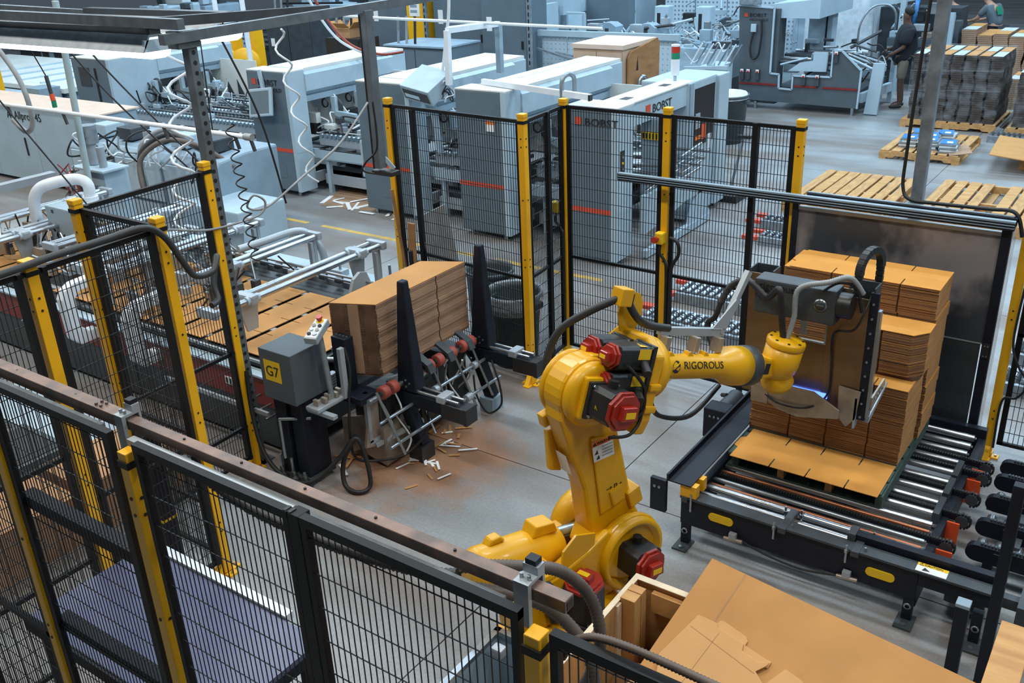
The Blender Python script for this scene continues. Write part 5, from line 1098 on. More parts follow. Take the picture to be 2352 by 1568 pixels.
for x, z in ((-7.02,.62),(-6.9,.62),(-6.72,.62),(-5.85,.58),(-5.6,.58),(-5.3,1.0)):
    b = MB().rbox((x,17.37,z), (.07,.05,.2), .01).build('button_box', 'dark_grey', vf); MB().box(x-.03,x+.03,17.34,17.345,z+.05,z+.1).build('box_label', 'paper', b); MB().box(x-.02,x+.02,17.335,17.34,z+.05,z+.075).build('red_label', 'red_lens', b)
MB().rbox((-6.85,17.37,1.45), (.1,.05,.14), .01).build('socket', 'machine_white', vf)
MB().tube([(-6.85,17.36,1.38),(-6.88,17.33,1.1),(-6.83,17.33,.92),(-6.72,17.33,.98),(-6.68,17.33,1.3),(-6.7,17.35,1.6)], .02, 6).build('coiled_cord', 'rubber', vf)
logo(-7.05,17.39,1.64,.07,vf,('BOBST','VISIONFOLD'))
MB().box(-7.1,-6.4,17.46,17.8,.1,1.78).build('tower_body', 'g_box', vf); MB().prism([(-6.6,1.62),(-5.7,1.62),(-5.7,1.95),(-6.6,1.85)], 'y', 17.5, 19.4).build('top_beam', 'machine_white', vf)
MB().box(-6.35,-5.9,18.9,19.2,.3,1.7).build('rear_tower', 'machine_white', vf); MB().box(-6.02,-5.99,18.89,18.9,.5,1.6).build('door_gap', 'print_black', vf)
MB().rbox((-6.95,17.4,1.93), (.36,.2,.16), .02).build('control_head', 'galvanized', vf)
MB().box(-6.4,-4.9,17.5,19.3,.2,.42).build('lower_body', 'dark_grey', vf)
for k in range(8): MB().cyl((-6.45,17.6+.2*k,.85+.03*(k%3)),(-5.2,17.6+.2*k,.85+.03*(k%3)),.04,10).build('roller', 'steel' if k % 2 else 'dark_grey', vf)
MB().prism([(-6.2,.70),(-5.5,.72),(-5.5,1.05),(-5.75,1.05),(-5.75,.9),(-6.0,.85)], 'y', 17.5, 17.56).build('white_bracket', 'machine_white', vf)
MB().prism([(-4.78,.02),(-4.55,.02),(-4.5,.9),(-4.7,.9)], 'y', 17.55, 17.62).build('end_frame', 'machine_white', vf); MB().bar((-4.85,17.5,.3),(-4.7,18.9,.3),.08,.16).build('end_bar', 'machine_white', vf); MB().bar((-4.7,18.9,.02),(-4.7,18.9,1.0),.08).build('end_leg', 'machine_white', vf)
for k in range(6): MB().cyl((-5.3,17.7+.18*k,1.0-.02*k),(-4.75,17.7+.18*k,.78),.025,8).build('belt_roller', 'rubber' if k%2 else 'machine_white', vf)
for x in (-6.75,-4.95): MB().cyl((x,17.43,0),(x,17.43,.14),.03,8).build('foot', 'steel', vf); MB().cyl((x,19.2,0),(x,19.2,.22),.03,8).build('foot', 'steel', vf)
MB().tube([(-5.3,18.6,.9),(-5.3,18.6,1.4),(-5.15,18.7,1.7),(-4.9,18.8,1.75),(-4.75,18.85,1.6),(-4.75,18.9,1.3)], .02, 6).build('hoop', 'galvanized', vf)
# operator desk machine behind the standing worker
od = thing('feed_station', 'grey feed station with white rails and dark shelves behind the standing worker', 'machine', (-4.6, 20.6, 0))
MB().box(-5.6,-4.05,21.0,21.6,0,1.5).build('body', 'dark_grey', od); MB().prism([(-5.6,1.55),(-4.0,1.85),(-4.0,2.0),(-5.6,1.75)], 'y', 20.2, 20.5).build('sloping_rail', 'machine_white', od)
MB().box(-5.2,-4.2,20.2,20.6,.85,1.0).build('shelf', 'g_box', od); MB().box(-5.0,-4.9,20.1,20.2,.0,1.9).build('upright', 'machine_white', od); MB().box(-4.1,-4.0,20.1,20.2,.0,1.5).build('upright', 'machine_white', od); MB().box(-4.1,-3.98,20.6,20.9,0,1.3).build('side_body', 'g_box', od)
for k in range(4): MB().rbox((-5.1+.3*k,20.4,1.06), (.2,.2,.12), .02).build('part_box', ['machine_white','dark_grey','bracket_steel','steel'][k], od)
MB().lathe([(.30,-.04),(.34,-.04),(.34,.04),(.30,.04)], (-4.9,21.0,1.3), (1,.2,0), 24).build('belt_loop', 'blue_print', od)
# second row line: pillars, pegboard guards and small towers
l2 = thing('rotary_line', 'long pale machine line with touch screen and branded grey pillar in the distance', 'machine', (-9.4, 17.5, 0))
MB().rbox((-11.5,17.0,.93), (.9,.5,1.86), .02).build('front_pillar', 'machine_grey', l2); MB().box(-11.05,-10.96,16.74,17.2,.05,1.86).build('pillar_edge', 'machine_white', l2); logo(-11.75,16.735,1.62,.1,l2,('BOBST','VISIONFOLD'))
MB().box(-11.6,-10.9,17.3,19.0,1.6,1.95).build('top_beam', 'machine_white', l2); MB().box(-10.9,-9.9,18.2,18.5,.1,1.9).build('rear_wall', 'machine_grey', l2)
s_ = MB().rbox((-10.42,17.0,1.54), (.42,.05,.32), .015).build('touch_screen', 'machine_white', l2); MB().box(-10.58,-10.26,16.968,16.972,1.43,1.65).build('screen_glass', 'screen_blue', s_); MB().bar((-10.42,17.03,.9),(-10.42,17.03,1.4),.05).build('screen_post', 'machine_white', l2)
for x in (-8.98,-8.09): 
    MB().rbox((x,18.0,1.0), (.3,.25,1.5), .02).build('white_tower', 'machine_white', l2); MB().box(x-.09,x-.02,17.87,17.875,1.1,1.62).build('slot', 'print_black', l2)
for x in (-9.6,-8.75): MB().prism([(x-.14,1.25),(x+.14,1.25),(x+.14,1.45),(x+.02,1.52),(x-.14,1.52)], 'y', 16.9, 17.2).build('sloped_box', 'blue_grey', l2); MB().box(x-.1,x-.02,16.895,16.9,1.3,1.42).build('box_window', 'dark_grey', l2)
MB().box(-9.9,-7.3,17.3,18.6,.5,1.05).build('bed', 'machine_white', l2); MB().box(-9.9,-7.3,17.28,17.3,.3,.5).build('bed_skirt', 'blue_grey', l2); MB().box(-9.9,-7.3,17.4,18.5,.0,.5).build('bed_base', 'dark_grey', l2)
r6 = random.Random(9)
for k in range(40):
    x = -9.85+2.5*r6.random(); y = 17.4+1.1*r6.random(); c = MB().rbox((x,y,1.1), (.1+.25*r6.random(),.08,.06+.12*r6.random()), .01).build('clamp_block', r6.choice(['steel','machine_white','dark_grey','aluminium']), l2); MB().cyl((x,y,1.12),(x+r6.uniform(-.4,.4),y+.1,1.25+.2*r6.random()),.015,6).build('rod', r6.choice(['machine_white','steel']), c)
pg = thing('pegboard_guard', 'pale pegboard guard wall with a long bar along its top, behind the wooden cabinet', 'guard board', (-8.4, 15.3, 0))
for k in range(5): MB().box(-10.1+.55*k,-9.57+.55*k,15.28,15.31,.45,1.45).build('pegboard_panel', 'pegboard', pg)
MB().box(-10.15,-7.3,15.2,15.28,1.46,1.56).build('top_bar', 'machine_white', pg); MB().box(-10.1,-7.35,15.28,15.34,.3,.44).build('lower_bar', 'blue_grey', pg)
for x in (-10.05,-8.6,-7.4): MB().box(x-.03,x+.03,15.31,15.37,0,1.5).build('post', 'blue_grey', pg)
for k in range(5): MB().bar((-10.1+.4*k,15.1,1.25-.05*k),(-9.3+.4*k,15.0,1.1),.05,.03).build('tool_bar', 'galvanized', pg)
pg2 = thing('pegboard_guard', 'tall pegboard enclosure wall behind the small white towers', 'guard board', (-9.0, 20.5, 0))
for k in range(4): MB().box(-10.2+.75*k,-9.48+.75*k,20.5,20.54,.4,2.6).build('pegboard_panel', 'pegboard', pg2)
MB().box(-10.2,-7.2,20.54,20.6,0,2.6).build('back_frame', 'machine_white', pg2)
fx = thing('folder_section', 'pale folder section with white frames near the big far bin', 'machine', (-7.0, 16.1, 0))
MB().box(-7.25,-6.9,15.6,16.6,.0,.95).build('body', 'machine_white', fx); MB().box(-6.9,-6.8,15.5,15.6,.0,1.25).build('white_frame', 'machine_white', fx); MB().bar((-7.3,15.45,.95),(-6.5,15.45,1.0),.08,.12).build('white_bar', 'machine_white', fx)
for k in range(8): MB().cyl((-7.2+.1*k,15.5,1.05),(-7.0+.1*k,15.5,1.4),.014,6).build('feeler_rod', 'steel' if k%2 else 'cable_white', fx)
wb = thing('waste_bag', 'crumpled white waste bag standing behind the big far bin', 'bag', (-6.6, 15.05, 0))
rb_ = random.Random(6); q = MB(); N = 14; rows = 9; V_ = []
for j in range(rows):
    for i in range(N):
        a_ = 2*math.pi*i/N; rr = (.22 if 0 < j < rows-1 else .14)*(1+.22*rb_.uniform(-1,1)); V_.append((-6.6+rr*math.cos(a_), 15.05+rr*math.sin(a_), .95*j/(rows-1)))
F_ = [(j*N+i, j*N+(i+1)%N, (j+1)*N+(i+1)%N, (j+1)*N+i) for j in range(rows-1) for i in range(N)] + [tuple(range(N-1,-1,-1)), tuple(range((rows-1)*N, rows*N))]
q.add(V_, F_).build('bag', 'bag_white', wb); MB().rbox((-6.6,15.05,.99), (.4,.36,.07), .02).build('dark_lid', 'dark_grey', wb)
o = MB().lathe([(.0,.55),(.2,.6),(.26,.72),(.3,.79),(.32,.74),(.335,.70)], (-6.12,14.6,0), (0,0,1), 14).build('bin_liner', 'bag_white'); tag(o, 'white plastic liner folded over the rim of the big far bin', 'bag')
clutter(l2,-11.0,-7.3,16.9,18.6,.9,1.5,70,31); clutter(vf,-6.4,-4.9,17.6,19.2,.5,1.15,45,32); clutter(od,-5.5,-4.1,20.2,20.8,.4,1.6,30,33); clutter(pg2,-10.2,-7.3,19.4,20.4,.6,1.6,40,34)
# wooden cabinet with leaning board and shiny tap
wc = thing('wooden_cabinet', 'light brown two-door wooden cabinet standing behind the branded machine', 'cabinet', (-7.0, 12.45, 0))
MB().box(-7.42,-6.62,12.03,13.0,.02,1.74).build('carcass', 'wood_cabinet', wc); MB().box(-7.44,-6.60,12.0,13.02,1.74,1.80).build('top', 'peach_top', wc)
for a, b in ((-7.41,-7.035),(-7.025,-6.63)): MB().box(a,b,12.005,12.03,.06,1.70).build('door', 'wood_cabinet', wc)
o = MB().prism([(12.12,.95),(12.2,.85),(12.95,1.0),(13.05,1.1),(13.05,1.72),(12.98,1.80),(12.2,1.70),(12.12,1.62)], 'x', -6.60, -6.57).build('wooden_board', 'wood_board'); tag(o, 'brown wooden board with black triangle mark hung on the cabinet side', 'board')
b_ = o; MB().add([(-6.568,12.33,1.42),(-6.568,12.40,1.42),(-6.568,12.37,1.62)], [(0,1,2)]).build('triangle_mark', 'print_black', b_)
o = MB().tube([(-6.5,12.3,.9),(-6.5,12.3,1.25),(-6.48,12.36,1.34),(-6.46,12.42,1.3),(-6.46,12.43,1.22)], .03, 8).build('steel_tap', 'bright_steel'); tag(o, 'shiny bent steel tap in front of the wooden board', 'tap')
o = MB().rbox((-6.45,12.35,.62), (.4,.5,.55), .03).build('sink_stand', 'dark_grey'); tag(o, 'dark stand below the shiny steel tap', 'stand')
# control cabinets with slotted struts and yellow column
def cabinet(name, label, x0, x1, y0, y1, h, m, doors=1, handle=True, top=None):
    t = thing(name, label, 'cabinet', ((x0+x1)/2, (y0+y1)/2, 0)); MB().box(x0,x1,y0+.02,y1,0,h).build('carcass', m, t)
    for k in range(doors):
        a = x0+(x1-x0)*k/doors; b = x0+(x1-x0)*(k+1)/doors; d = MB().box(a+.01,b-.01,y0,y0+.02,.05,h-.04).build('door', m, t)
        if handle: MB().box(b-.10,b-.06,y0-.02,y0,h*.5,h*.5+.14).build('handle', 'print_black', d)
    if top: MB().box(x0-.02,x1+.02,y0-.03,y1+.02,h,h+.03).build('top', top, t)
    MB().box(x0+.12,x0+.24,y0-.004,y0,h*.62,h*.72).build('label_plate', 'paper', t)
    for k in range(4): MB().box(x0+.12,x1-.2,y0-.006,y0,.18+.05*k,.205+.05*k).build('vent', 'print_black', t)
    for k in range(3): MB().cyl((x0+.15+.2*k,y0+.2,h),(x0+.15+.2*k,y0+.25,h+.5),.025,6).build('conduit', ('galvanized','hose_grey','rubber')[k], t)
    return t
cabinet('switch_cabinet', 'low wide grey steel cabinet in front of the yellow column', -12.3,-10.9,13.4,14.4,1.42,'machine_grey',2,False,'blue_grey')
t = cabinet('switch_cabinet', 'tall blue-grey control cabinet beside the yellow column', -12.6,-11.35,15.2,15.9,2.6,'machine_grey',1)
t = cabinet('switch_cabinet', 'tall blue-grey control cabinet with slotted strut sides', -11.2,-10.2,14.9,15.6,2.5,'machine_grey',1)
t = cabinet('switch_cabinet', 'tall blue-grey control cabinet behind the hanging mast', -14.4,-13.25,15.3,16.0,2.6,'machine_grey',1)
cabinet('switch_cabinet', 'dark charcoal cabinet with white wires over it, near the yellow reels', -17.3,-15.9,15.0,16.0,1.68,'dark_grey',2,False,'dark_grey')
cabinet('switch_cabinet', 'black low cabinet carrying an open cardboard box', -14.45,-13.55,14.0,14.6,1.42,'motor_black',1)
o = thing('open_carton', 'small open cardboard box with flaps up on the black cabinet', 'box', (-14.0, 14.25, 1.42))
MB().box(-14.2,-13.85,14.1,14.4,1.42,1.60).build('carton', 'card_face', o)
for a in ((-14.28,14.25,1.66,40),(-13.78,14.25,1.66,-40)): MB().cb((a[0],a[1],a[2]), (.2,.3,.01), (0,a[3],0)).build('flap', 'card_sheet', o)
MB().cb((-14.02,14.05,1.66), (.34,.16,.01), (-40,0,0)).build('flap', 'card_sheet', o); MB().cb((-14.02,14.46,1.68), (.34,.2,.01), (50,0,0)).build('flap', 'card_sheet', o)
o = thing('building_column', 'thick yellow painted building column with a posted notice', 'column', (-13.0, 15.3, 0))
MB().box(-13.2,-12.75,15.1,15.5,0,5.5).build('shaft', 'post_yellow', o); MB().box(-13.12,-12.86,15.09,15.1,1.75,2.15).build('notice', 'paper', o)
for k in range(3): MB().box(-13.09,-12.92,15.085,15.09,1.82+.1*k,1.87+.1*k).build('notice_line', 'blue_grey', o)
for x, y, lab in ((-12.68,15.05,'beside the yellow column'),(-11.27,15.1,'between two tall blue-grey cabinets'),(-10.05,14.8,'at the end of the tall cabinet row')):
    t = thing('slotted_strut', 'grey slotted steel strut '+lab, 'strut', (x, y, 0)); MB().box(x-.035,x+.035,y-.03,y+.03,0,3.4).build('strut', 'galvanized', t)
    for k in range(16): MB().box(x-.012,x+.012,y-.035,y-.03,1.0+.12*k,1.07+.12*k).build('slot', 'print_black', t)
# yellow reels
yr_ = thing('reel_stand', 'yellow stand with two round wire reels behind the folding machines', 'reel stand', (-15.7, 13.0, 0))
for x in (-16.2,-15.55):
    MB().lathe([(.05,-.06),(.30,-.06),(.31,-.04),(.31,.04),(.30,.06),(.05,.06)], (x,12.85,1.02), (.5,-.86,0), 24).build('reel', 'post_yellow', yr_); MB().lathe([(.0,-.07),(.1,-.07),(.1,.07),(.0,.07)], (x,12.85,1.02), (.5,-.86,0), 14).build('reel_hub', 'print_black', yr_)
    MB().box(x-.1,x+.1,13.05,13.3,.0,1.9).build('post', 'post_yellow', yr_)
for x in (-15.9,-15.1): MB().cyl((x,12.6,0),(x,12.6,2.5),.05,10).build('white_post', 'white_paint', yr_)
MB().box(-16.4,-15.3,12.9,13.4,0,.12).build('base', 'post_yellow', yr_)
t = thing('yellow_upright', 'yellow painted upright behind the hanging fluorescent lamps', 'column', (-17.4, 8.7, 0)); MB().box(-17.55,-17.25,8.55,8.85,0,4).build('shaft', 'post_yellow', t); MB().box(-17.7,-17.1,8.45,8.95,0,.15).build('base', 'post_yellow', t)
# cream feeder deck far left
t = thing('feeder_deck', 'broad pale feeder deck with small side boxes at the far left', 'machine', (-19.5, 10.8, 0))
MB().box(-23,-16.6,9.6,12.0,.2,.92).build('deck_body', 'blue_grey', t); MB().box(-23,-16.5,9.5,12.1,.92,1.0).build('deck_top', 'machine_top', t); MB().box(-19,-17.2,9.2,9.5,.5,.9).build('side_box', 'machine_white', t); MB().box(-17.1,-16.6,9.1,9.5,.4,1.05).build('side_box', 'blue_grey', t)
for k in range(4): MB().box(-20+.8*k,-19.95+.8*k,9.7,11.9,1.0,1.03).build('deck_rib', 'machine_white', t)
for x in (-22,-17.2): MB().box(x-.1,x+.1,10,11.5,0,.2).build('leg', 'dark_grey', t)
# background clutter rows to the far side
r7 = random.Random(21)
for i, (x, y, w_, d_, h_, m_) in enumerate(((-21,15.5,1.6,1.0,1.5,'machine_grey'),(-19,17,1.8,.9,1.2,'dark_grey'),(-16.5,19,2.0,1.0,1.3,'machine_white'),(-14.2,20,1.4,1.0,1.6,'blue_grey'),(-23.5,18,2.2,1.2,1.6,'blue_grey'),(-21,21,2.5,1.2,1.4,'machine_white'),(-17.8,23,2.4,1.2,1.5,'machine_grey'),(-13.5,24,2.0,1.2,1.8,'machine_white'),(-10.5,24,2.2,1.2,1.7,'blue_grey'),(-7.5,23.5,2,1.2,1.9,'machine_white'),(-25,14.5,2,1,1.3,'dark_grey'),(-23,24,3,1.5,1.8,'machine_grey'),(-6.3,21.0,1.4,.9,2.1,'bag_white'),(-12.3,19.0,1.0,.8,1.5,'machine_white'),(-18.5,14.2,1.2,.8,1.0,'blue_grey'))):
    ad = ['pale','boxy','low','tall','wide'][i%5]; lab = ['grey cabinet-like machine','charcoal machine','pale machine','blue-grey machine'][['machine_grey','dark_grey','machine_white','blue_grey'].index(m_)] if m_ != 'bag_white' else 'film-wrapped pale load'
    where = ['left of the yellow reels','behind the charcoal cabinet','behind the black cabinet','behind the yellow column','far beyond the feeder deck','behind two pale rows','in the last row by the reels','in the last row behind the column','in the last row behind the touch screen','behind the small white towers','beyond the feeder deck end','in the deepest corner','behind the printer tower','between cabinets and touch screen','beside the wire reel stand'][i]
    t = thing('wrapped_load' if m_ == 'bag_white' else 'machine_unit', lab+' '+where, 'load' if m_ == 'bag_white' else 'machine', (x, y, 0))
    MB().rbox((x,y,h_/2), (w_,d_,h_), .04).build('body', m_, t)
    if m_ == 'bag_white': continue
    MB().rbox((x-w_*.2,y-.1,h_+.15), (w_*.4,d_*.6,.3), .03).build('upper_housing', r7.choice(['machine_white','blue_grey','machine_top']), t); MB().box(x-w_*.4,x-w_*.1,y-d_/2-.01,y-d_/2,h_*.55,h_*.8).build('panel', r7.choice(['dark_grey','screen_grey']), t)
    for k in range(6): MB().cyl((x-w_*.45,y-d_/2-.05-.08*k,h_*.6+.12*k),(x+w_*.5,y-d_/2-.05-.08*k,h_*.6+.13*k),.03,6).build('rod', r7.choice(['steel','machine_white','rubber']), t)
    for k in range(12): MB().rbox((x+w_*r7.uniform(-.5,.5),y+d_*r7.uniform(-.5,.4),h_+r7.uniform(.05,.25)), (r7.uniform(.08,.4),r7.uniform(.08,.3),r7.uniform(.08,.3)), .02).build('fitting', r7.choice(['machine_white','dark_grey','steel','motor_black','blue_grey']), t)
    for k in range(4): MB().box(x-w_*.5+w_*.25*k+.02,x-w_*.5+w_*.25*k+.05,y-d_/2-.015,y-d_/2,.1,h_*.95).build('frame_strip', r7.choice(['machine_white','dark_grey']), t)
    MB().box(x+w_*.2,x+w_*.3,y-d_/2-.02,y-d_/2,h_*.2,h_*.9).build('strip', r7.choice(['machine_white','print_black','paint_red']), t)

# ================================================================ pallets and loads on the right
def pallet(name, label, x0, x1, y0, y1, n=7, lo=None, tilt=0, z=0, group='wooden pallets on the aisle floor'):
    t = thing(name, label, 'pallet', ((x0+x1)/2, (y0+y1)/2, z), group); r = random.Random(int(abs(x0*100)))
    w_ = (x1-x0)/n
    for k in range(n):
        if lo and k in lo: continue
        a = x0+w_*k; MB().box(a+.012,a+w_*(.80+.12*r.random()),y0+r.uniform(0,.02),y1,z+.105,z+.125).build('deck_board', r.choice(['pallet_wood','pallet_wood','wood_pale']), t)
    for y in (y0,(y0+y1)/2-.025,y1-.05):
        MB().prism([(x0,z+.02),(x0+.2,z+.02),(x0+.23,z+.05),(x0+.38,z+.05),(x0+.42,z+.02),(x1-.42,z+.02),(x1-.38,z+.05),(x1-.23,z+.05),(x1-.2,z+.02),(x1,z+.02),(x1,z+.105),(x0,z+.105)], 'y', y, y+.05).build('stringer', 'pallet_wood', t)
    for x in (x0,(x0+x1)/2-.05,x1-.1): MB().box(x,x+.1,y0,y1,z,z+.02).build('bottom_board', 'pallet_wood', t)
    return t
pallet('wooden_pallet', 'bare wooden pallet with spaced boards behind the profile beam, left of the column', -3.95,-2.72,11.3,13.05,8)
pallet('wooden_pallet', 'bare wooden pallet with uneven boards behind the guard plate, past the column', -2.45,-1.2,11.4,13.2,8,lo=(4,))
pallet('wooden_pallet', 'wooden pallet carrying a few bundles of blue printed cartons', -3.66,-2.55,14.5,16.0,7)
r8 = random.Random(4)
for i, (x, y) in enumerate(((-3.35,14.95),(-3.05,14.9),(-2.78,14.8),(-3.3,15.4),(-2.95,15.45),(-3.1,15.2))):
    t = thing('carton_bundle', 'bundle of blue and silver printed flat cartons on the wooden pallet', 'carton bundle', (x, y, .126), 'printed carton bundles')
    n = 5
    for k in range(n): MB().cb((x+r8.uniform(-.02,.02),y,.135+.028*k), (.24,.36,.024), (0,0,r8.uniform(-6,6)+8)).build('carton', 'bag_white' if k % 2 else 'galvanized', t)
    MB().cb((x,y,.135+.028*n-.012), (.2,.3,.004), (0,0,8)).build('blue_print', 'blue_print', t); MB().cb((x+.03,y-.05,.135+.028*n-.009), (.08,.1,.003), (0,0,8)).build('white_print', 'paper', t)
o = MB().cb((-2.62,14.75,.16), (.3,.4,.01), (4,-8,20)).build('torn_wrap', 'card_dull'); tag(o, 'torn brown wrapper beside the blue printed cartons', 'wrapper')
def load(label, x0, x1, y0, y1, z0, h, cols, wrap=True, m='card_grey', hts=None, group='pallet loads of folded cartons'):
    t = thing('carton_load', label, 'carton load', ((x0+x1)/2, (y0+y1)/2, z0), group); r = random.Random(int(abs(x0*77+y0)))
    cw = (x1-x0)/cols
    for k in range(cols):
        for j in range(2):
            a = x0+cw*k; ya = y0+(y1-y0)/2*j; q = MB(); zz = z0; hh = h*(hts[k] if hts else 1); n = int(hh/.035)
            for i in range(n):
                dx = r.uniform(-.006,.006)+.012*math.sin(i*.6+k); q.box(a+.016+dx,a+cw-.016+dx,ya+.006,ya+(y1-y0)/2-.006,zz,zz+.031); zz += .035
            o = q.build('carton_column', m, t); stuff(o); MB().box(a+.02,a+cw-.02,ya+.02,ya+(y1-y0)/2-.02,zz,zz+.006).build('top_carton', 'card_sheet' if (k+j) % 3 else 'bag_white', t)
    if wrap:
        MB().prism([(x0-.02,z0),(x1+.02,z0),(x1+.02,z0+h*.9),(x1-.01,z0+h+.03),(x0+.01,z0+h+.03),(x0-.02,z0+h*.9)], 'y', y0-.02, y1+.02).build('stretch_wrap', 'stretch_film', t)
        for k in range(2): MB().bar((x0-.025,y0-.025,z0+h*(.45+.3*k)),(x1+.025,y0-.025,z0+h*(.5+.3*k)),.003,.012).build('wrap_fold', 'stretch_film', t)
    return t
pallet('wooden_pallet', 'wooden pallet under the film-wrapped load of grey-brown cartons', -3.98,-2.5,16.85,18.2,8)
load('film-wrapped load of grey-brown folded cartons on a pallet beside the worker', -3.9,-2.55,16.92,18.1,.127,1.05,7)
pallet('wooden_pallet', 'wooden pallet under the film-wrapped load at the far aisle edge', -2.35,-1.2,16.75,18.0,7)
load('film-wrapped load of grey-brown cartons at the far aisle edge', -2.3,-1.3,16.85,17.9,.127,.85,5)
pallet('wooden_pallet', 'wooden pallet under unwrapped brown carton columns behind the wrapped load', -3.95,-2.1,20.3,21.6,8)
load('unwrapped brown carton columns standing behind the wrapped load', -3.9,-2.2,20.4,21.5,.127,1.05,6,False,'card_dull',(1,.9,.95,.92,.98,.9))
load('short brown carton column in front of the unwrapped carton columns', -2.75,-2.2,19.0,19.9,.0,.55,2,False,'card_dull')
o = load('tall grey wrapped load behind the two seated workers', -2.9,-2.0,23.6,24.6,0,1.75,3,True)
o = thing('cardboard_table', 'peach cardboard sheet on a small pallet near the right-hand aisle', 'cardboard', (-1.7, 14.9, 0)); MB().cb((-1.72,14.95,.2), (.95,1.3,.012), (0,6,4)).build('sheet', 'card_sheet', o); MB().box(-1.8,-1.3,14.6,15.4,0,.14).build('base_pallet', 'pallet_wood', o)
def roller_track(label, x0, x1, y0, y1, z=.1, pitch=.075, red=True):
    t = thing('roller_track', label, 'conveyor', ((x0+x1)/2, (y0+y1)/2, 0))
    for y in (y0,y1): MB().box(x0,x1,y-.02,y+.02,0,z).build('side_rail', 'galvanized', t)
    m = int((x1-x0)/pitch); 
    for k in range(m):
        x = x0+.03+(x1-x0-.06)*k/max(1,m-1)
        for j in range(3): 
            a = y0+.03+(y1-y0-.06)*j/3; MB().cyl((x,a,z),(x,a+(y1-y0-.06)/3-.02,z),.028,8).build('skate_roller', 'bright_steel', t)
    if red: MB().box(x0-.18,x0,y0-.05,y0+.03,.06,.1).build('red_stop', 'paint_red', t); MB().box(x0-.14,x0,y1-.05,y1+.03,.06,.1).build('red_stop', 'paint_red', t)
    return t
roller_track('low roller track with red stops lying behind the robot fence', -3.75,-2.2,7.9,8.25)
roller_track('low roller track nearest to the robot fence, with red stops', -3.75,-2.2,7.2,7.5)
roller_track('low roller track with red stops further along the aisle', -3.7,-2.3,9.9,10.15)
roller_track('low roller track with red stops beside the bare pallets', -3.9,-2.5,10.5,10.75)
roller_track('low roller track behind the far wire fence section', -.8,.4,7.4,7.7, red=False); roller_track('low roller track deeper behind the far wire fence section', -.8,.4,8.0,8.3, red=False)
roller_track('floor roller track running under the wrapped loads', -2.5,-1.0,16.2,16.5, red=False); roller_track('floor roller track between the wrapped loads', -2.49,-2.38,16.8,18.2,.1,.07,False)
t = thing('dust_pan', 'black lobby dustpan and brush standing in the aisle behind the fence', 'dustpan', (-4.75, 11.6, 0))
MB().prism([(-5.0,.0),(-4.55,.0),(-4.55,.10),(-5.0,.06)], 'y', 11.3, 11.75).build('pan', 'rubber', t); MB().cyl((-4.8,11.7,.08),(-4.72,11.85,.72),.02,8).build('handle', 'steel', t); MB().box(-4.80,-4.62,11.83,11.88,.72,.76).build('grip', 'rubber', t)

# ================================================================ people
def skin_mesh(name, pts, edges, m, parent, M, sub=2, root=0):
    me = bpy.data.meshes.new('tmp'); me.from_pydata([p[0] for p in pts], edges, []); o = bpy.data.objects.new('tmp', me); col.objects.link(o)
    md = o.modifiers.new('skin', 'SKIN'); md.use_smooth_shade = True
    for i, p in enumerate(pts):
        d = me.skin_vertices[0].data[i]; r = p[1]; d.radius = r if isinstance(r, tuple) else (r, r); d.use_root = (i == root)
    s = o.modifiers.new('sub', 'SUBSURF'); s.levels = sub; s.render_levels = sub
    dg = bpy.context.evaluated_depsgraph_get(); dg.update(); out = bpy.data.meshes.new_from_object(o.evaluated_get(dg)); bpy.data.objects.remove(o)
    out.transform(M); 
    if parent: out.transform(Matrix.Translation(-Vector(parent['_o'])))
    out.materials.clear(); out.materials.append(MATS[m]); out.polygons.foreach_set('use_smooth', [True]*len(out.polygons))
    b = bpy.data.objects.new(name, out); col.objects.link(b)
    if parent: b.parent = parent; b['_o'] = parent['_o']
    return b
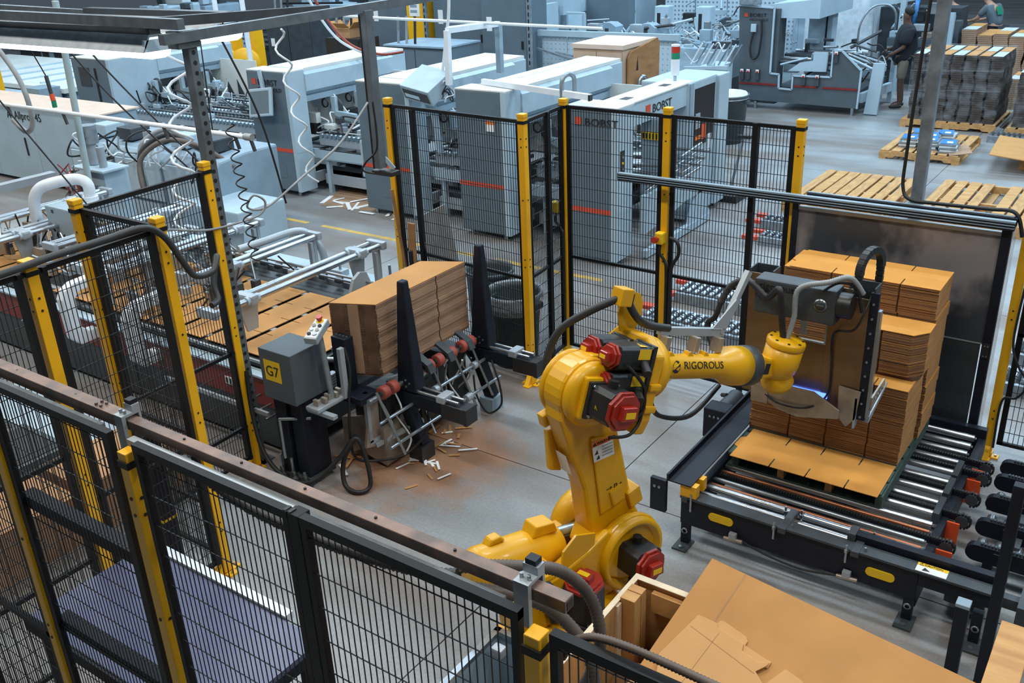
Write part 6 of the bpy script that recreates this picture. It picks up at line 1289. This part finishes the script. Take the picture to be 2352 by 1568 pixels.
def person(label, loc, rz, J, skin, shirt, legs_m, hair='hair_black', sleeve='short', shoe='rubber', long_legs=True, loose=False):
    """J: joint positions in the person's frame (x ahead, y left, z up)"""
    M = Matrix.Translation(loc) @ Euler((0,0,rz)).to_matrix().to_4x4()
    t = thing('person', label, 'person', loc)
    V = lambda k: Vector(J[k])
    pts = []; ed = []; ix = {}
    def P(k, p, r): ix[k] = len(pts); pts.append((tuple(p), r)); return ix[k]
    def E(a, b): ed.append((ix[a], ix[b]))
    P('pelvis', V('pelvis'), (.15,.11)); P('waist', V('pelvis').lerp(V('chest'), .45), (.135,.10)); P('chest', V('chest'), (.16,.115)); P('neckb', V('neck'), (.06,.06)); P('headb', V('head')-Vector((0,0,.06)), (.065,.075)); P('head', V('head')+Vector((0,0,.02)), (.078,.095)); P('crown', V('head')+Vector((-.01,0,.105)), (.06,.07))
    for a, b in (('pelvis','waist'),('waist','chest'),('chest','neckb'),('neckb','headb'),('headb','head'),('head','crown')): E(a, b)
    for s in ('L','R'):
        P('sh'+s, V('sh'+s), .065); P('el'+s, V('el'+s), .043); P('wr'+s, V('wr'+s), .028); d = (V('wr'+s)-V('el'+s)).normalized(); pm = V('wr'+s)+d*.07; P('pm'+s, pm, (.035,.018))
        E('chest','sh'+s); E('sh'+s,'el'+s); E('el'+s,'wr'+s); E('wr'+s,'pm'+s)
        sd = d.orthogonal().normalized()
        for k in range(4):
            b0 = pm+d*.03+sd*(.027-.018*k); P('f%d%s'%(k,s), b0+d*(.05+.012*(1.5-abs(k-1.5)))+Vector((0,0,-.015)), .009); E('pm'+s,'f%d%s'%(k,s))
        P('th'+s, V('wr'+s)+d*.06+sd*.055, .010); E('wr'+s,'th'+s)
        P('hp'+s, V('hp'+s), .088); P('kn'+s, V('kn'+s), .058); P('an'+s, V('an'+s), .038); P('to'+s, V('an'+s)+Vector((.15,0,-.05)), (.04,.03)); E('pelvis','hp'+s); E('hp'+s,'kn'+s); E('kn'+s,'an'+s); E('an'+s,'to'+s)
    body = skin_mesh('body', pts, ed, skin, t, M)
    # clothes
    sp = [(tuple(V('pelvis')+Vector((0,0,-.22 if loose else -.06))), (.27,.25) if loose else (.175,.135)), (tuple(V('pelvis').lerp(V('chest'), .45)), (.23,.2) if loose else (.165,.13)), (tuple(V('chest')), (.225,.19) if loose else (.185,.14)), (tuple(V('chest').lerp(V('neck'), .65)), (.085,.085))]; se = [(0,1),(1,2),(2,3)]
    for s in ('L','R'):
        n = len(sp); sp += [(tuple(V('sh'+s)), .13 if loose else .085), (tuple(V('sh'+s).lerp(V('el'+s), .95 if loose else .75 if sleeve == 'short' else 1)), .11 if loose else .07)]; se += [(2,n),(n,n+1)]
        if sleeve == 'long': sp.append((tuple(V('el'+s).lerp(V('wr'+s), .9)), .048)); se.append((n+1,n+2))
    skin_mesh('shirt', sp, se, shirt, t, M)
    tp = [(tuple(V('pelvis')), (.165,.125))]; te = []
    for s in ('L','R'):
        n = len(tp); tp += [(tuple(V('hp'+s)), .105), (tuple(V('kn'+s)), .082)]; te += [(0,n),(n,n+1)]
        if long_legs: tp.append((tuple(V('an'+s)+Vector((0,0,.04))), .06)); te.append((n+1,n+2))
    skin_mesh('trousers', tp, te, legs_m, t, M)
    for s in ('L','R'):
        a = V('an'+s); skin_mesh('shoe', [(tuple(a+Vector((-.05,0,-.04))), (.045,.04)), (tuple(a+Vector((.06,0,-.045))), (.048,.036)), (tuple(a+Vector((.18,0,-.055))), (.04,.026))], [(0,1),(1,2)], shoe, t, M, 1)
    h = V('head'); 
    skin_mesh('hair', [(tuple(h+Vector((-.06,0,.0))), (.095,.085)), (tuple(h+Vector((-.045,0,.07))), (.112,.10)), (tuple(h+Vector((.015,0,.105))), (.105,.08)), (tuple(h+Vector((.055,0,.105))), (.085,.04))], [(0,1),(1,2),(2,3)], hair, t, M, 2)
    for s in (-1,1):
        e = MB(M).lathe([(.0,-.012),(.012,-.004),(.013,.004),(.0,.012)], h+Vector((.085,s*.032,.02)), (1,0,0), 10).build('eye', 'paper', t); MB(M).lathe([(.0,0),(.006,.001),(.0,.004)], h+Vector((.096,s*.032,.02)), (1,0,0), 8).build('pupil', 'print_black', e)
        MB(M).rbox(h+Vector((.0,s*.083,.0)), (.04,.02,.06), .008).build('ear', skin, t)
    MB(M).prism([(.085,-.005),(.125,-.03),(.12,-.042),(.085,-.04)], 'y', -.014, .014).build('nose', skin, t) if False else MB(M @ Matrix.Translation(h)).prism([(.085,.015),(.122,-.028),(.115,-.04),(.08,-.04)], 'y', -.014, .014).build('nose', skin, t, bev=.006)
    MB(M @ Matrix.Translation(h)).rbox((.088,0,-.068), (.02,.045,.012), .005).build('mouth', 'machine_red', t)
    return t
stand = dict(pelvis=(0,0,.95), chest=(0,0,1.30), neck=(.0,0,1.47), head=(.03,0,1.60), shL=(0,.19,1.38), shR=(0,-.19,1.38), elL=(.05,.25,1.10), elR=(.06,-.24,1.10), wrL=(.22,.18,.98), wrR=(.25,-.14,1.02), hpL=(0,.09,.88), hpR=(0,-.09,.88), knL=(.03,.10,.50), knR=(.0,-.11,.50), anL=(0,.11,.09), anR=(-.06,-.12,.09))
pw = person('worker in loose dark navy shirt and shorts standing beside the film-wrapped load', Vector((-4.42,18.45,0)), R(200), stand, 'skin_dark', 'cloth_navy', 'cloth_khaki', long_legs=False, loose=True)
lean = dict(stand, chest=(.16,0,1.24), neck=(.25,0,1.38), head=(.33,0,1.49), shL=(.17,.19,1.31), shR=(.17,-.19,1.31), elL=(.34,.24,1.08), elR=(.34,-.24,1.08), wrL=(.55,.18,1.02), wrR=(.56,-.16,1.02))
person('worker in dark shirt reaching across the bench behind the brown carton columns', Vector((-4.35,22.9,0)), R(185), lean, 'skin_light', 'cloth_dark', 'cloth_dark', hair='hair_black')
pg_ = person('worker in grey T-shirt with green back print bending over the far bench', Vector((-3.75,23.2,0)), R(150), lean, 'skin_light', 'cloth_grey', 'cloth_dark')
MB(Matrix.Translation((-3.75,23.2,0)) @ Euler((0,0,R(150))).to_matrix().to_4x4()).cb((-.005,0,1.26), (.01,.14,.18), (0,24,0)).build('back_print', 'green_lens', pg_)
t = thing('work_bench', 'grey work bench in front of the two far workers', 'bench', (-4.6, 22.6, 0)); MB().box(-5.4,-4.6,22.2,23.2,.90,.96).build('top', 'machine_white', t)
for x, y in ((-5.3,22.3),(-4.7,22.3),(-5.3,23.1),(-4.7,23.1)): MB().box(x-.04,x+.04,y-.04,y+.04,0,.9).build('leg', 'dark_grey', t)

# ================================================================ plywood crate with cardboard in front of the robot
cr = thing('plywood_crate', 'open plywood crate holding cardboard sheets beside the robot base', 'crate', (-1.1, 2.6, 0))
X0, X1, Y0, Y1, ZT = -1.63, -.55, 2.05, 3.13, .75
MB().box(X0,X0+.018,Y0,Y1,.05,ZT).build('side_panel', 'plywood', cr); MB().box(X1-.018,X1,Y0,Y1,.05,ZT).build('side_panel', 'plywood', cr)
MB().box(X0+.018,X1-.018,Y1-.018,Y1,.05,ZT).build('end_panel', 'plywood', cr); MB().box(X0+.018,X1-.018,Y0,Y0+.018,.05,ZT).build('end_panel', 'plywood', cr)
MB().box(X0-.004,X0+.022,Y0,Y1+.004,ZT,ZT+.004).build('rim', 'ply_edge', cr); MB().box(X0+.022,X1,Y1-.03,Y1+.004,ZT,ZT+.004).build('rim', 'ply_edge', cr)
MB().box(X0,X1,Y0,Y1,.03,.05).build('bottom', 'plywood', cr)
for y in (2.15,2.9): MB().box(X0,X1,y,y+.09,0,.03).build('skid', 'wood_pale', cr)
for a, b in ((2.94,3.0),(3.005,3.05)): MB().box(X0+.02,X0+.09,a,b,.05,ZT+.012).build('corner_post', 'wood_pale', cr)
MB().box(X0+.018,X0+.03,2.90,2.935,.05,ZT-.01).build('cleat', 'ply_edge', cr)
for a, b in ((.06,.16),(.62,.72)): MB().box(X0+.1,X1-.02,Y1-.05,Y1-.018,a,b).build('inner_batten', 'wood_pale', cr)
SA = Vector((-1.33,3.27,.87)); S1 = Vector((.988,-.155,0)); S2 = Vector((-.155*.906,-.988*.906,-.423)); SN = S1.cross(S2).normalized()*-1
if SN.z < 0: SN = -SN
SMx = Matrix((S1, -S2, SN)).transposed().to_4x4(); SMx.translation = SA       # sheet frame: x along, y up the slope, z out
o = thing('cardboard_sheet', 'large plain brown cardboard sheet leaning across the plywood crate', 'cardboard', SA)
MB(SMx).box(0,1.2,-.85,0,-.006,0).build('sheet', 'card_sheet', o)
MB(SMx).box(.165,.172,-.85,0,.0,.0008).build('crease', 'card_face', o); MB(SMx).box(.95,.97,-.335,-.33,0,.004).build('dent', 'card_top', o)
def flap(label, poly, z, creases=()):
    o = thing('box_blank', label, 'cardboard', SMx @ Vector((poly[0][0],-poly[0][1],z))); MB(SMx).prism([(u,-v) for u,v in poly], 'z', z, z+.006).build('blank', 'card_blank', o, bev=.002)
    for (a, b, c, d) in creases: MB(SMx).bar((a,-b,z+.0063),(c,-d,z+.0063),.003,.001).build('crease', 'card_face', o)
flap('small folded box blank with tabs, topmost on the big leaning sheet', [(.10,.27),(.19,.265),(.20,.28),(.33,.29),(.34,.32),(.42,.33),(.46,.31),(.455,.33),(.43,.37),(.48,.40),(.45,.55),(.1,.6),(.05,.5)], .014, ((.22,.3,.2,.58),(.1,.33,.43,.38)))
flap('small tabbed box blank under the topmost blank on the leaning sheet', [(.19,.245),(.205,.24),(.32,.255),(.335,.27),(.335,.29),(.42,.30),(.46,.30),(.46,.33),(.3,.4),(.15,.4)], .003)
flap('small box blank corner lying lower on the leaning sheet', [(.52,.30),(.60,.31),(.75,.42),(.7,.6),(.48,.6),(.46,.45)], .003)
for i, (x, y, a, rz, lab) in enumerate(((-1.42,2.82,38,8,'brown cardboard piece standing inside the crate by the corner post'),(-1.42,2.45,20,-12,'brown cardboard piece lying at the crate side nearest the hoses'),(-1.2,2.3,12,30,'brown cardboard offcut deep in the plywood crate'))):
    o = MB(Matrix.Translation((x,y,.30+.06*i)) @ Euler((R(a),R(-10),R(rz))).to_matrix().to_4x4()).box(-.22,.25,-.2,.2,0,.006).build('cardboard_piece', 'card_sheet' if i else 'card_face'); tag(o, lab, 'cardboard')
pk = thing('timber_plank', 'knotty pale timber plank beside the tall black post', 'timber', (-.14, 3.2, 0)); MB().rbox((-.145,3.2,.80), (.12,.75,.04), .004).build('plank', 'wood_pale', pk); MB().box(-.19,-.10,3.42,3.54,0,.78).build('stud', 'wood_pale', pk); MB().box(-.19,-.10,2.86,2.98,0,.78).build('stud', 'wood_pale', pk)
# blue steel table behind the fence
tt = thing('steel_table', 'dark blue-violet steel table behind the wire fence with white rear ledge', 'table', (-3.1, 1.72, 0))
MB().box(-3.70,-2.50,1.42,2.01,.775,.80).build('table_top', 'table_top', tt); MB().box(-3.70,-2.50,1.40,1.42,.74,.80).build('front_edge', 'navy_black', tt); MB().box(-2.52,-2.50,1.42,2.01,.72,.775).build('side_edge', 'navy_black', tt)
MB().box(-3.6,-2.72,2.015,2.06,.78,.815).build('white_ledge', 'white_paint', tt)
for x, y in ((-3.65,1.47),(-2.55,1.47),(-3.65,1.97),(-2.55,1.97)): MB().box(x-.03,x+.03,y-.03,y+.03,0,.775).build('leg', 'navy_black', tt)
MB().tube([(-3.1,1.62,.803),(-3.0,1.66,.803),(-2.93,1.6,.803),(-2.85,1.57,.803)], .004, 5).build('scratch', 'blue_grey', tt)
o = thing('light_curtain_post', 'dark navy square post with a yellow band behind the blue table', 'post', (-4.3, 2.5, 0)); MB().box(-4.345,-4.255,2.455,2.545,0,1.05).build('column', 'navy_black', o, bev=.006); MB().box(-4.347,-4.253,2.453,2.547,.46,.475).build('yellow_band', 'label_yellow', o); MB().box(-4.38,-4.22,2.42,2.58,0,.012).build('foot', 'dark_grey', o)
def carton(label, x0, x1, y0, y1, z0, z1, m='card_dull'):
    t = thing('carton', label, 'box', ((x0+x1)/2, (y0+y1)/2, z0)); MB().box(x0,x1,y0,y1,z0,z1).build('body', m, t); MB().box(x0-.003,x1+.003,y0,y1,z1,z1+.004).build('flap', 'card_face', t); MB().box(x1,x1+.002,(y0+y1)/2-.03,(y0+y1)/2+.03,z0+.02,z1-.02).build('tape', 'card_dull', t); return t
carton('long low brown carton on the floor outside the zigzag fence', -5.65,-5.15,1.55,2.45,0,.34); carton('second brown carton in the row beside the zigzag fence, nearer the folding line', -5.65,-5.15,2.5,3.25,0,.36)
carton('small brown carton stacked at the row end by the post with cross bars', -5.0,-4.45,1.0,1.5,0,.4)
o = thing('parts_tub', 'black plastic tub on the floor between cartons and folding line', 'tub', (-6.3, 2.6, 0)); MB().box(-6.6,-6.0,2.35,2.9,0,.22).build('tub', 'bin_plastic', o); MB().box(-6.56,-6.04,2.39,2.86,.22,.225).build('contents', 'rubber', o)
o = MB().rbox((-6.9,3.25,.03), (1.6,.5,.06), .01).build('floor_channel', 'machine_white'); tag(o, 'pale flat channel cover on the floor along the folding line', 'floor cover')
o = thing('parts_case', 'grey open case with aluminium rim standing at the robot base', 'case', (-1.98, 2.55, 0))
MB().box(-2.15,-1.76,2.28,2.29,0,.45).box(-2.15,-1.76,2.74,2.75,0,.45).box(-2.15,-2.14,2.28,2.75,0,.45).box(-1.77,-1.76,2.28,2.75,0,.45).box(-2.15,-1.76,2.28,2.75,0,.01).build('walls', 'blue_grey', o)
for a in ((-2.165,-1.745,2.265,2.295),(-2.165,-1.745,2.735,2.765),(-2.165,-2.135,2.265,2.765)): MB().box(*a,.45,.475).build('rim', 'bright_steel', o)
MB().rbox((-2.05,2.62,.49), (.06,.05,.05), .01).build('latch', 'aluminium', o); MB().rbox((-1.95,2.5,.2), (.18,.2,.2), .02).build('contents', 'bracket_steel', o)
# ================================================================ hoses on the fences
o = MB().tube([(-4.07,1.30,2.17),(-4.06,1.84,2.175),(-4.06,2.1,2.185),(-4.08,2.38,2.18),(-4.09,2.60,2.175),(-4.08,2.70,2.10),(-4.06,2.76,1.96),(-4.06,2.82,1.86),(-4.06,2.93,1.85),(-4.1,3.0,1.90),(-4.16,3.03,1.86),(-4.14,2.98,1.74),(-4.1,2.96,1.67),(-4.08,2.90,1.66)], .017, 10).build('black_hose', 'hose_dark'); tag(o, 'thick black hose lying along the left fence rail and drooping past the corner post', 'hose')
o = MB().tube([(-4.10,1.3,2.155),(-4.10,2.0,2.168),(-4.12,2.66,2.155)], .012, 8).build('black_hose', 'rubber'); tag(o, 'second black hose taped below the thick hose on the left fence rail', 'hose')
o = MB().tube([(-4.18,2.74,2.10),(-4.6,3.1,1.95),(-4.88,3.56,1.78),(-4.9,3.95,1.76),(-4.88,4.02,1.84),(-4.9,3.95,1.90),(-4.94,3.92,1.82),(-4.9,4.05,1.80),(-4.9,4.41,1.93),(-4.9,4.77,2.07),(-4.92,5.12,2.3)], .008, 6).build('signal_cable', 'hose_grey'); tag(o, 'grey cable with one loop strung from corner post to the hanging mast', 'cable')
hz = thing('ribbed_hose_pair', 'pair of ribbed brown hoses curving behind the beam clamp down to the robot base', 'hose', (-1.2, 1.75, 1.7))
ribbed([(-1.30,1.52,1.98),(-1.22,1.66,1.92),(-1.16,1.78,1.85),(-1.10,1.84,1.74),(-1.07,1.84,1.6),(-1.14,1.9,1.4),(-1.35,2.2,1.0)], .019, hz, 'hose_brown', 10, .012)
ribbed([(-1.30,1.50,1.93),(-1.20,1.62,1.86),(-1.13,1.70,1.78),(-1.06,1.74,1.66),(-1.03,1.74,1.52),(-1.12,1.8,1.35),(-1.32,2.1,.95)], .019, hz, 'hose_brown', 10, .012)
o = ribbed([(-2.35,1.46,2.0),(-2.1,1.48,1.91),(-1.85,1.5,1.88),(-1.6,1.5,1.90),(-1.37,1.5,1.94),(-1.30,1.51,1.96)], .02, hz, 'hose_dark', 8, .016, 'hanging_hose')
o = thing('ribbed_hose', 'ribbed brown hose tied along the fence rail in front of the plywood crate', 'hose', (-.6, 1.36, 2.1)); ribbed([(-.88,1.345,2.02),(-.83,1.34,2.10),(-.72,1.335,2.138),(-.4,1.33,2.138),(.3,1.33,2.138)], .010, o, 'hose_brown', 8, .008)

# ================================================================ overhead struts, lamps and cables above the folding line
sf = thing('strut_gantry', 'perforated steel column carrying long galvanized overhead struts', 'gantry', (-4.98, 3.72, 0))
MB().box(-5.01,-4.945,3.675,3.74,.012,2.90).build('column', 'strut_steel', sf, bev=.003); MB().box(-5.04,-4.90,3.66,3.78,0,.012).build('foot_plate', 'strut_steel', sf)
for k in range(44): MB().cyl((-4.945,3.708,.25+.06*k),(-4.9435,3.708,.25+.06*k),.014,8).build('perforation', 'print_black', sf)
MB().bar((-4.94,3.5,2.925),(-4.94,7.6,2.975),.055,.06).build('long_strut', 'strut_steel', sf)
MB().bar((-7.6,3.62,3.02),(-4.9,3.62,3.0),.05,.06).build('cross_strut', 'strut_steel', sf); MB().bar((-5.35,3.66,2.99),(-5.1,5.0,2.95),.06,.06).build('short_strut', 'dark_grey', sf)
MB().box(-5.03,-4.93,3.6,3.76,2.86,2.96).build('corner_bracket', 'strut_steel', sf)
MB().bar((-9.9,4.62,2.96),(-5.4,4.55,2.90),.05,.05).build('cross_strut', 'strut_steel', sf)
def tube_lamp(label, x0, x1, y, z, tilt=0):
    t = thing('fluorescent_lamp', label, 'lamp', ((x0+x1)/2, y, z), 'hanging fluorescent lamps')
    MB().prism([(y-.05,z+.10),(y+.05,z+.10),(y+.11,z),(y+.10,z),(y+.045,z+.085),(y-.045,z+.085),(y-.10,z),(y-.11,z)], 'x', x0, x1).build('reflector', 'galvanized', t); MB().box(x0,x1,y-.04,y+.04,z+.10,z+.14).build('ballast_box', 'dark_grey', t)
    MB().prism([(y-.10,z),(y-.09,z-.03),(y-.05,z-.045),(y+.05,z-.045),(y+.09,z-.03),(y+.10,z)], 'x', x0+.01, x1-.01).build('lit_diffuser', 'lamp_tube', t)
    for x in (x0+.3,x1-.3): MB().cyl((x,y,z+.14),(x,y,3.0),.006,6).build('hanger', 'rubber', t)
    for x in (x0,x1-.02): MB().box(x,x+.02,y-.09,y+.09,z+.0,z+.07).build('end_plate', 'machine_white', t)
tube_lamp('lit fluorescent lamp hanging over the folding line, the longer and nearer one', -7.6,-5.33,3.74,2.82)
tube_lamp('lit fluorescent lamp hanging behind the long one, by the overhead struts', -6.9,-5.3,4.3,2.86)
mst = thing('sensor_mast', 'grey strut mast with black camera foot hanging from the overhead strut', 'mast', (-4.93, 5.2, 1.76))
MB().box(-4.97,-4.90,5.16,5.24,1.80,2.93).build('mast', 'strut_steel', mst, bev=.003); MB().box(-4.965,-4.955,5.155,5.16,1.8,2.9).build('slot_line', 'print_black', mst)
MB().bar((-4.93,5.22,1.90),(-4.86,5.27,1.785),.02,.03).build('gusset', 'machine_white', mst); MB().rbox((-4.90,5.22,1.765), (.20,.10,.035), .006).build('camera_foot', 'motor_black', mst)
MB().tube([(-4.90,5.15,2.3),(-4.89,5.15,2.1),(-4.9,5.14,1.95),(-4.98,5.1,1.86),(-5.0,5.08,1.80),(-4.94,5.13,1.77)], .008, 6).build('mast_cable', 'rubber', mst)
# pale conduit pipe with clips
cp_ = thing('conduit_pipe', 'long pale conduit pipe strung across in front of the pale cabinets', 'pipe', (-7.2, 4.55, 2.08))
MB().cyl((-9.6,4.55,2.10),(-5.62,4.55,2.10),.018,10).build('pipe', 'cable_white', cp_); MB().cyl((-5.64,4.55,2.10),(-5.56,4.55,2.10),.026,10).build('pipe_end', 'hose_grey', cp_)
for x in (-8.9,-8.0,-6.6,-5.75,-5.58): MB().cyl((x,4.55,2.09),(x+.03,4.55,2.0),.014,8).build('nozzle', 'hose_dark', cp_)
for x in (-9.4,-6.0): MB().cyl((x,4.55,2.11),(x,4.58,2.95),.005,5).build('hanger', 'rubber', cp_)
def wavy(label, a, b, n, amp, r, m, name='coil_cord'):
    a, b = Vector(a), Vector(b); pts = []
    for k in range(n*8+1):
        t = k/(n*8); p = a.lerp(b, t); pts.append(p+Vector((math.cos(t*n*2*math.pi)*amp, math.sin(t*n*2*math.pi)*amp, 0)))
    o = MB().tube(pts, r, 6, curve=False).build(name, m); tag(o, label, 'cord'); return o
wavy('black coiled cord hanging beside the perforated column', (-4.84,3.80,2.40), (-4.84,3.84,1.50), 11, .03, .005, 'rubber')
wavy('white coiled air hose hanging in big turns below the lamps', (-6.3,4.62,2.86), (-7.0,4.85,1.1), 6, .09, .012, 'cable_white')
wavy('thin white coiled hose hanging behind the perforated column', (-6.1,5.4,2.75), (-6.0,5.5,1.5), 5, .05, .009, 'cable_white')
for i, (a, b, c, lab) in enumerate((((-8.2,4.6,2.95),(-7.8,4.9,2.2),(-7.3,5.2,1.55),'black cable pair falling from the strut to the pale cabinet'),((-7.9,4.6,2.95),(-7.6,4.9,2.3),(-7.1,5.2,1.6),'second black cable falling beside the glue pump'),((-9.2,4.2,2.95),(-8.5,4.4,2.0),(-7.9,4.6,1.15),'black cable crossing in front of the pale lettered cabinet'),((-5.9,4.62,2.9),(-5.75,4.8,2.2),(-5.7,4.9,1.5),'black cable hanging straight down right of the coiled hoses'))):
    o = MB().tube([a,b,c], .008, 6).build('power_cable', 'rubber'); tag(o, lab, 'cable')
o = MB().tube([(-9.5,4.7,2.9),(-9.0,4.75,2.35),(-8.9,4.75,1.95),(-9.05,4.75,1.8),(-9.25,4.75,1.9)], .025, 8).build('grey_hose', 'hose_grey'); tag(o, 'grey hose ending in a hook below the long fluorescent lamp', 'hose')
o = thing('signal_tower', 'small signal light with orange and green lenses hanging over the pale cabinet', 'signal light', (-8.55,4.8,2.0)); MB().cyl((-8.55,4.8,2.06),(-8.55,4.8,2.12),.022,10).build('green_lens', 'green_lens', o); MB().cyl((-8.55,4.8,2.12),(-8.56,4.8,2.18),.022,10).build('orange_lens', 'orange_red', o); MB().cyl((-8.56,4.8,2.18),(-8.58,4.8,2.34),.018,10).build('stem', 'dark_grey', o); MB().cyl((-8.58,4.8,2.34),(-8.6,4.6,2.94),.006,5).build('hanger', 'rubber', o)
# white air hoses over the machine covers
for i, (pts, m_, lab) in enumerate(((((-10.6,9.6,3.2),(-10.5,9.9,2.6),(-10.3,10.2,2.0),(-9.9,10.4,1.76),(-9.6,10.5,1.75)),'cable_white','white air hose draped over the screen pillar beam'),(((-10.3,9.6,3.2),(-10.3,9.9,2.5),(-10.1,10.2,1.95),(-9.7,10.4,1.77),(-9.3,10.5,1.8)),'roller_red','pink air hose draped over the screen pillar beam'),(((-7.2,9.0,3.4),(-7.22,9.0,2.6),(-7.3,9.0,2.2),(-7.35,8.95,1.8)),'cable_white','white cable dropping to the tilted operator terminal'))):
    o = MB().tube(pts, .018, 6).build('air_hose', m_); tag(o, lab, 'hose')
o = thing('conduit_pipe', 'thin white pipe crossing above the machine covers from the hanging mast', 'pipe', (-7.5,9.6,2.4)); MB().cyl((-9.2,9.3,2.40),(-5.6,9.7,2.30),.018,8).build('pipe', 'cable_white', o); MB().cyl((-7.17,8.9,2.36),(-7.17,9.55,2.34),.012,6).build('pipe_tie', 'cable_white', o)

for o in list(bpy.data.objects):
    if '_o' in o: del o['_o']
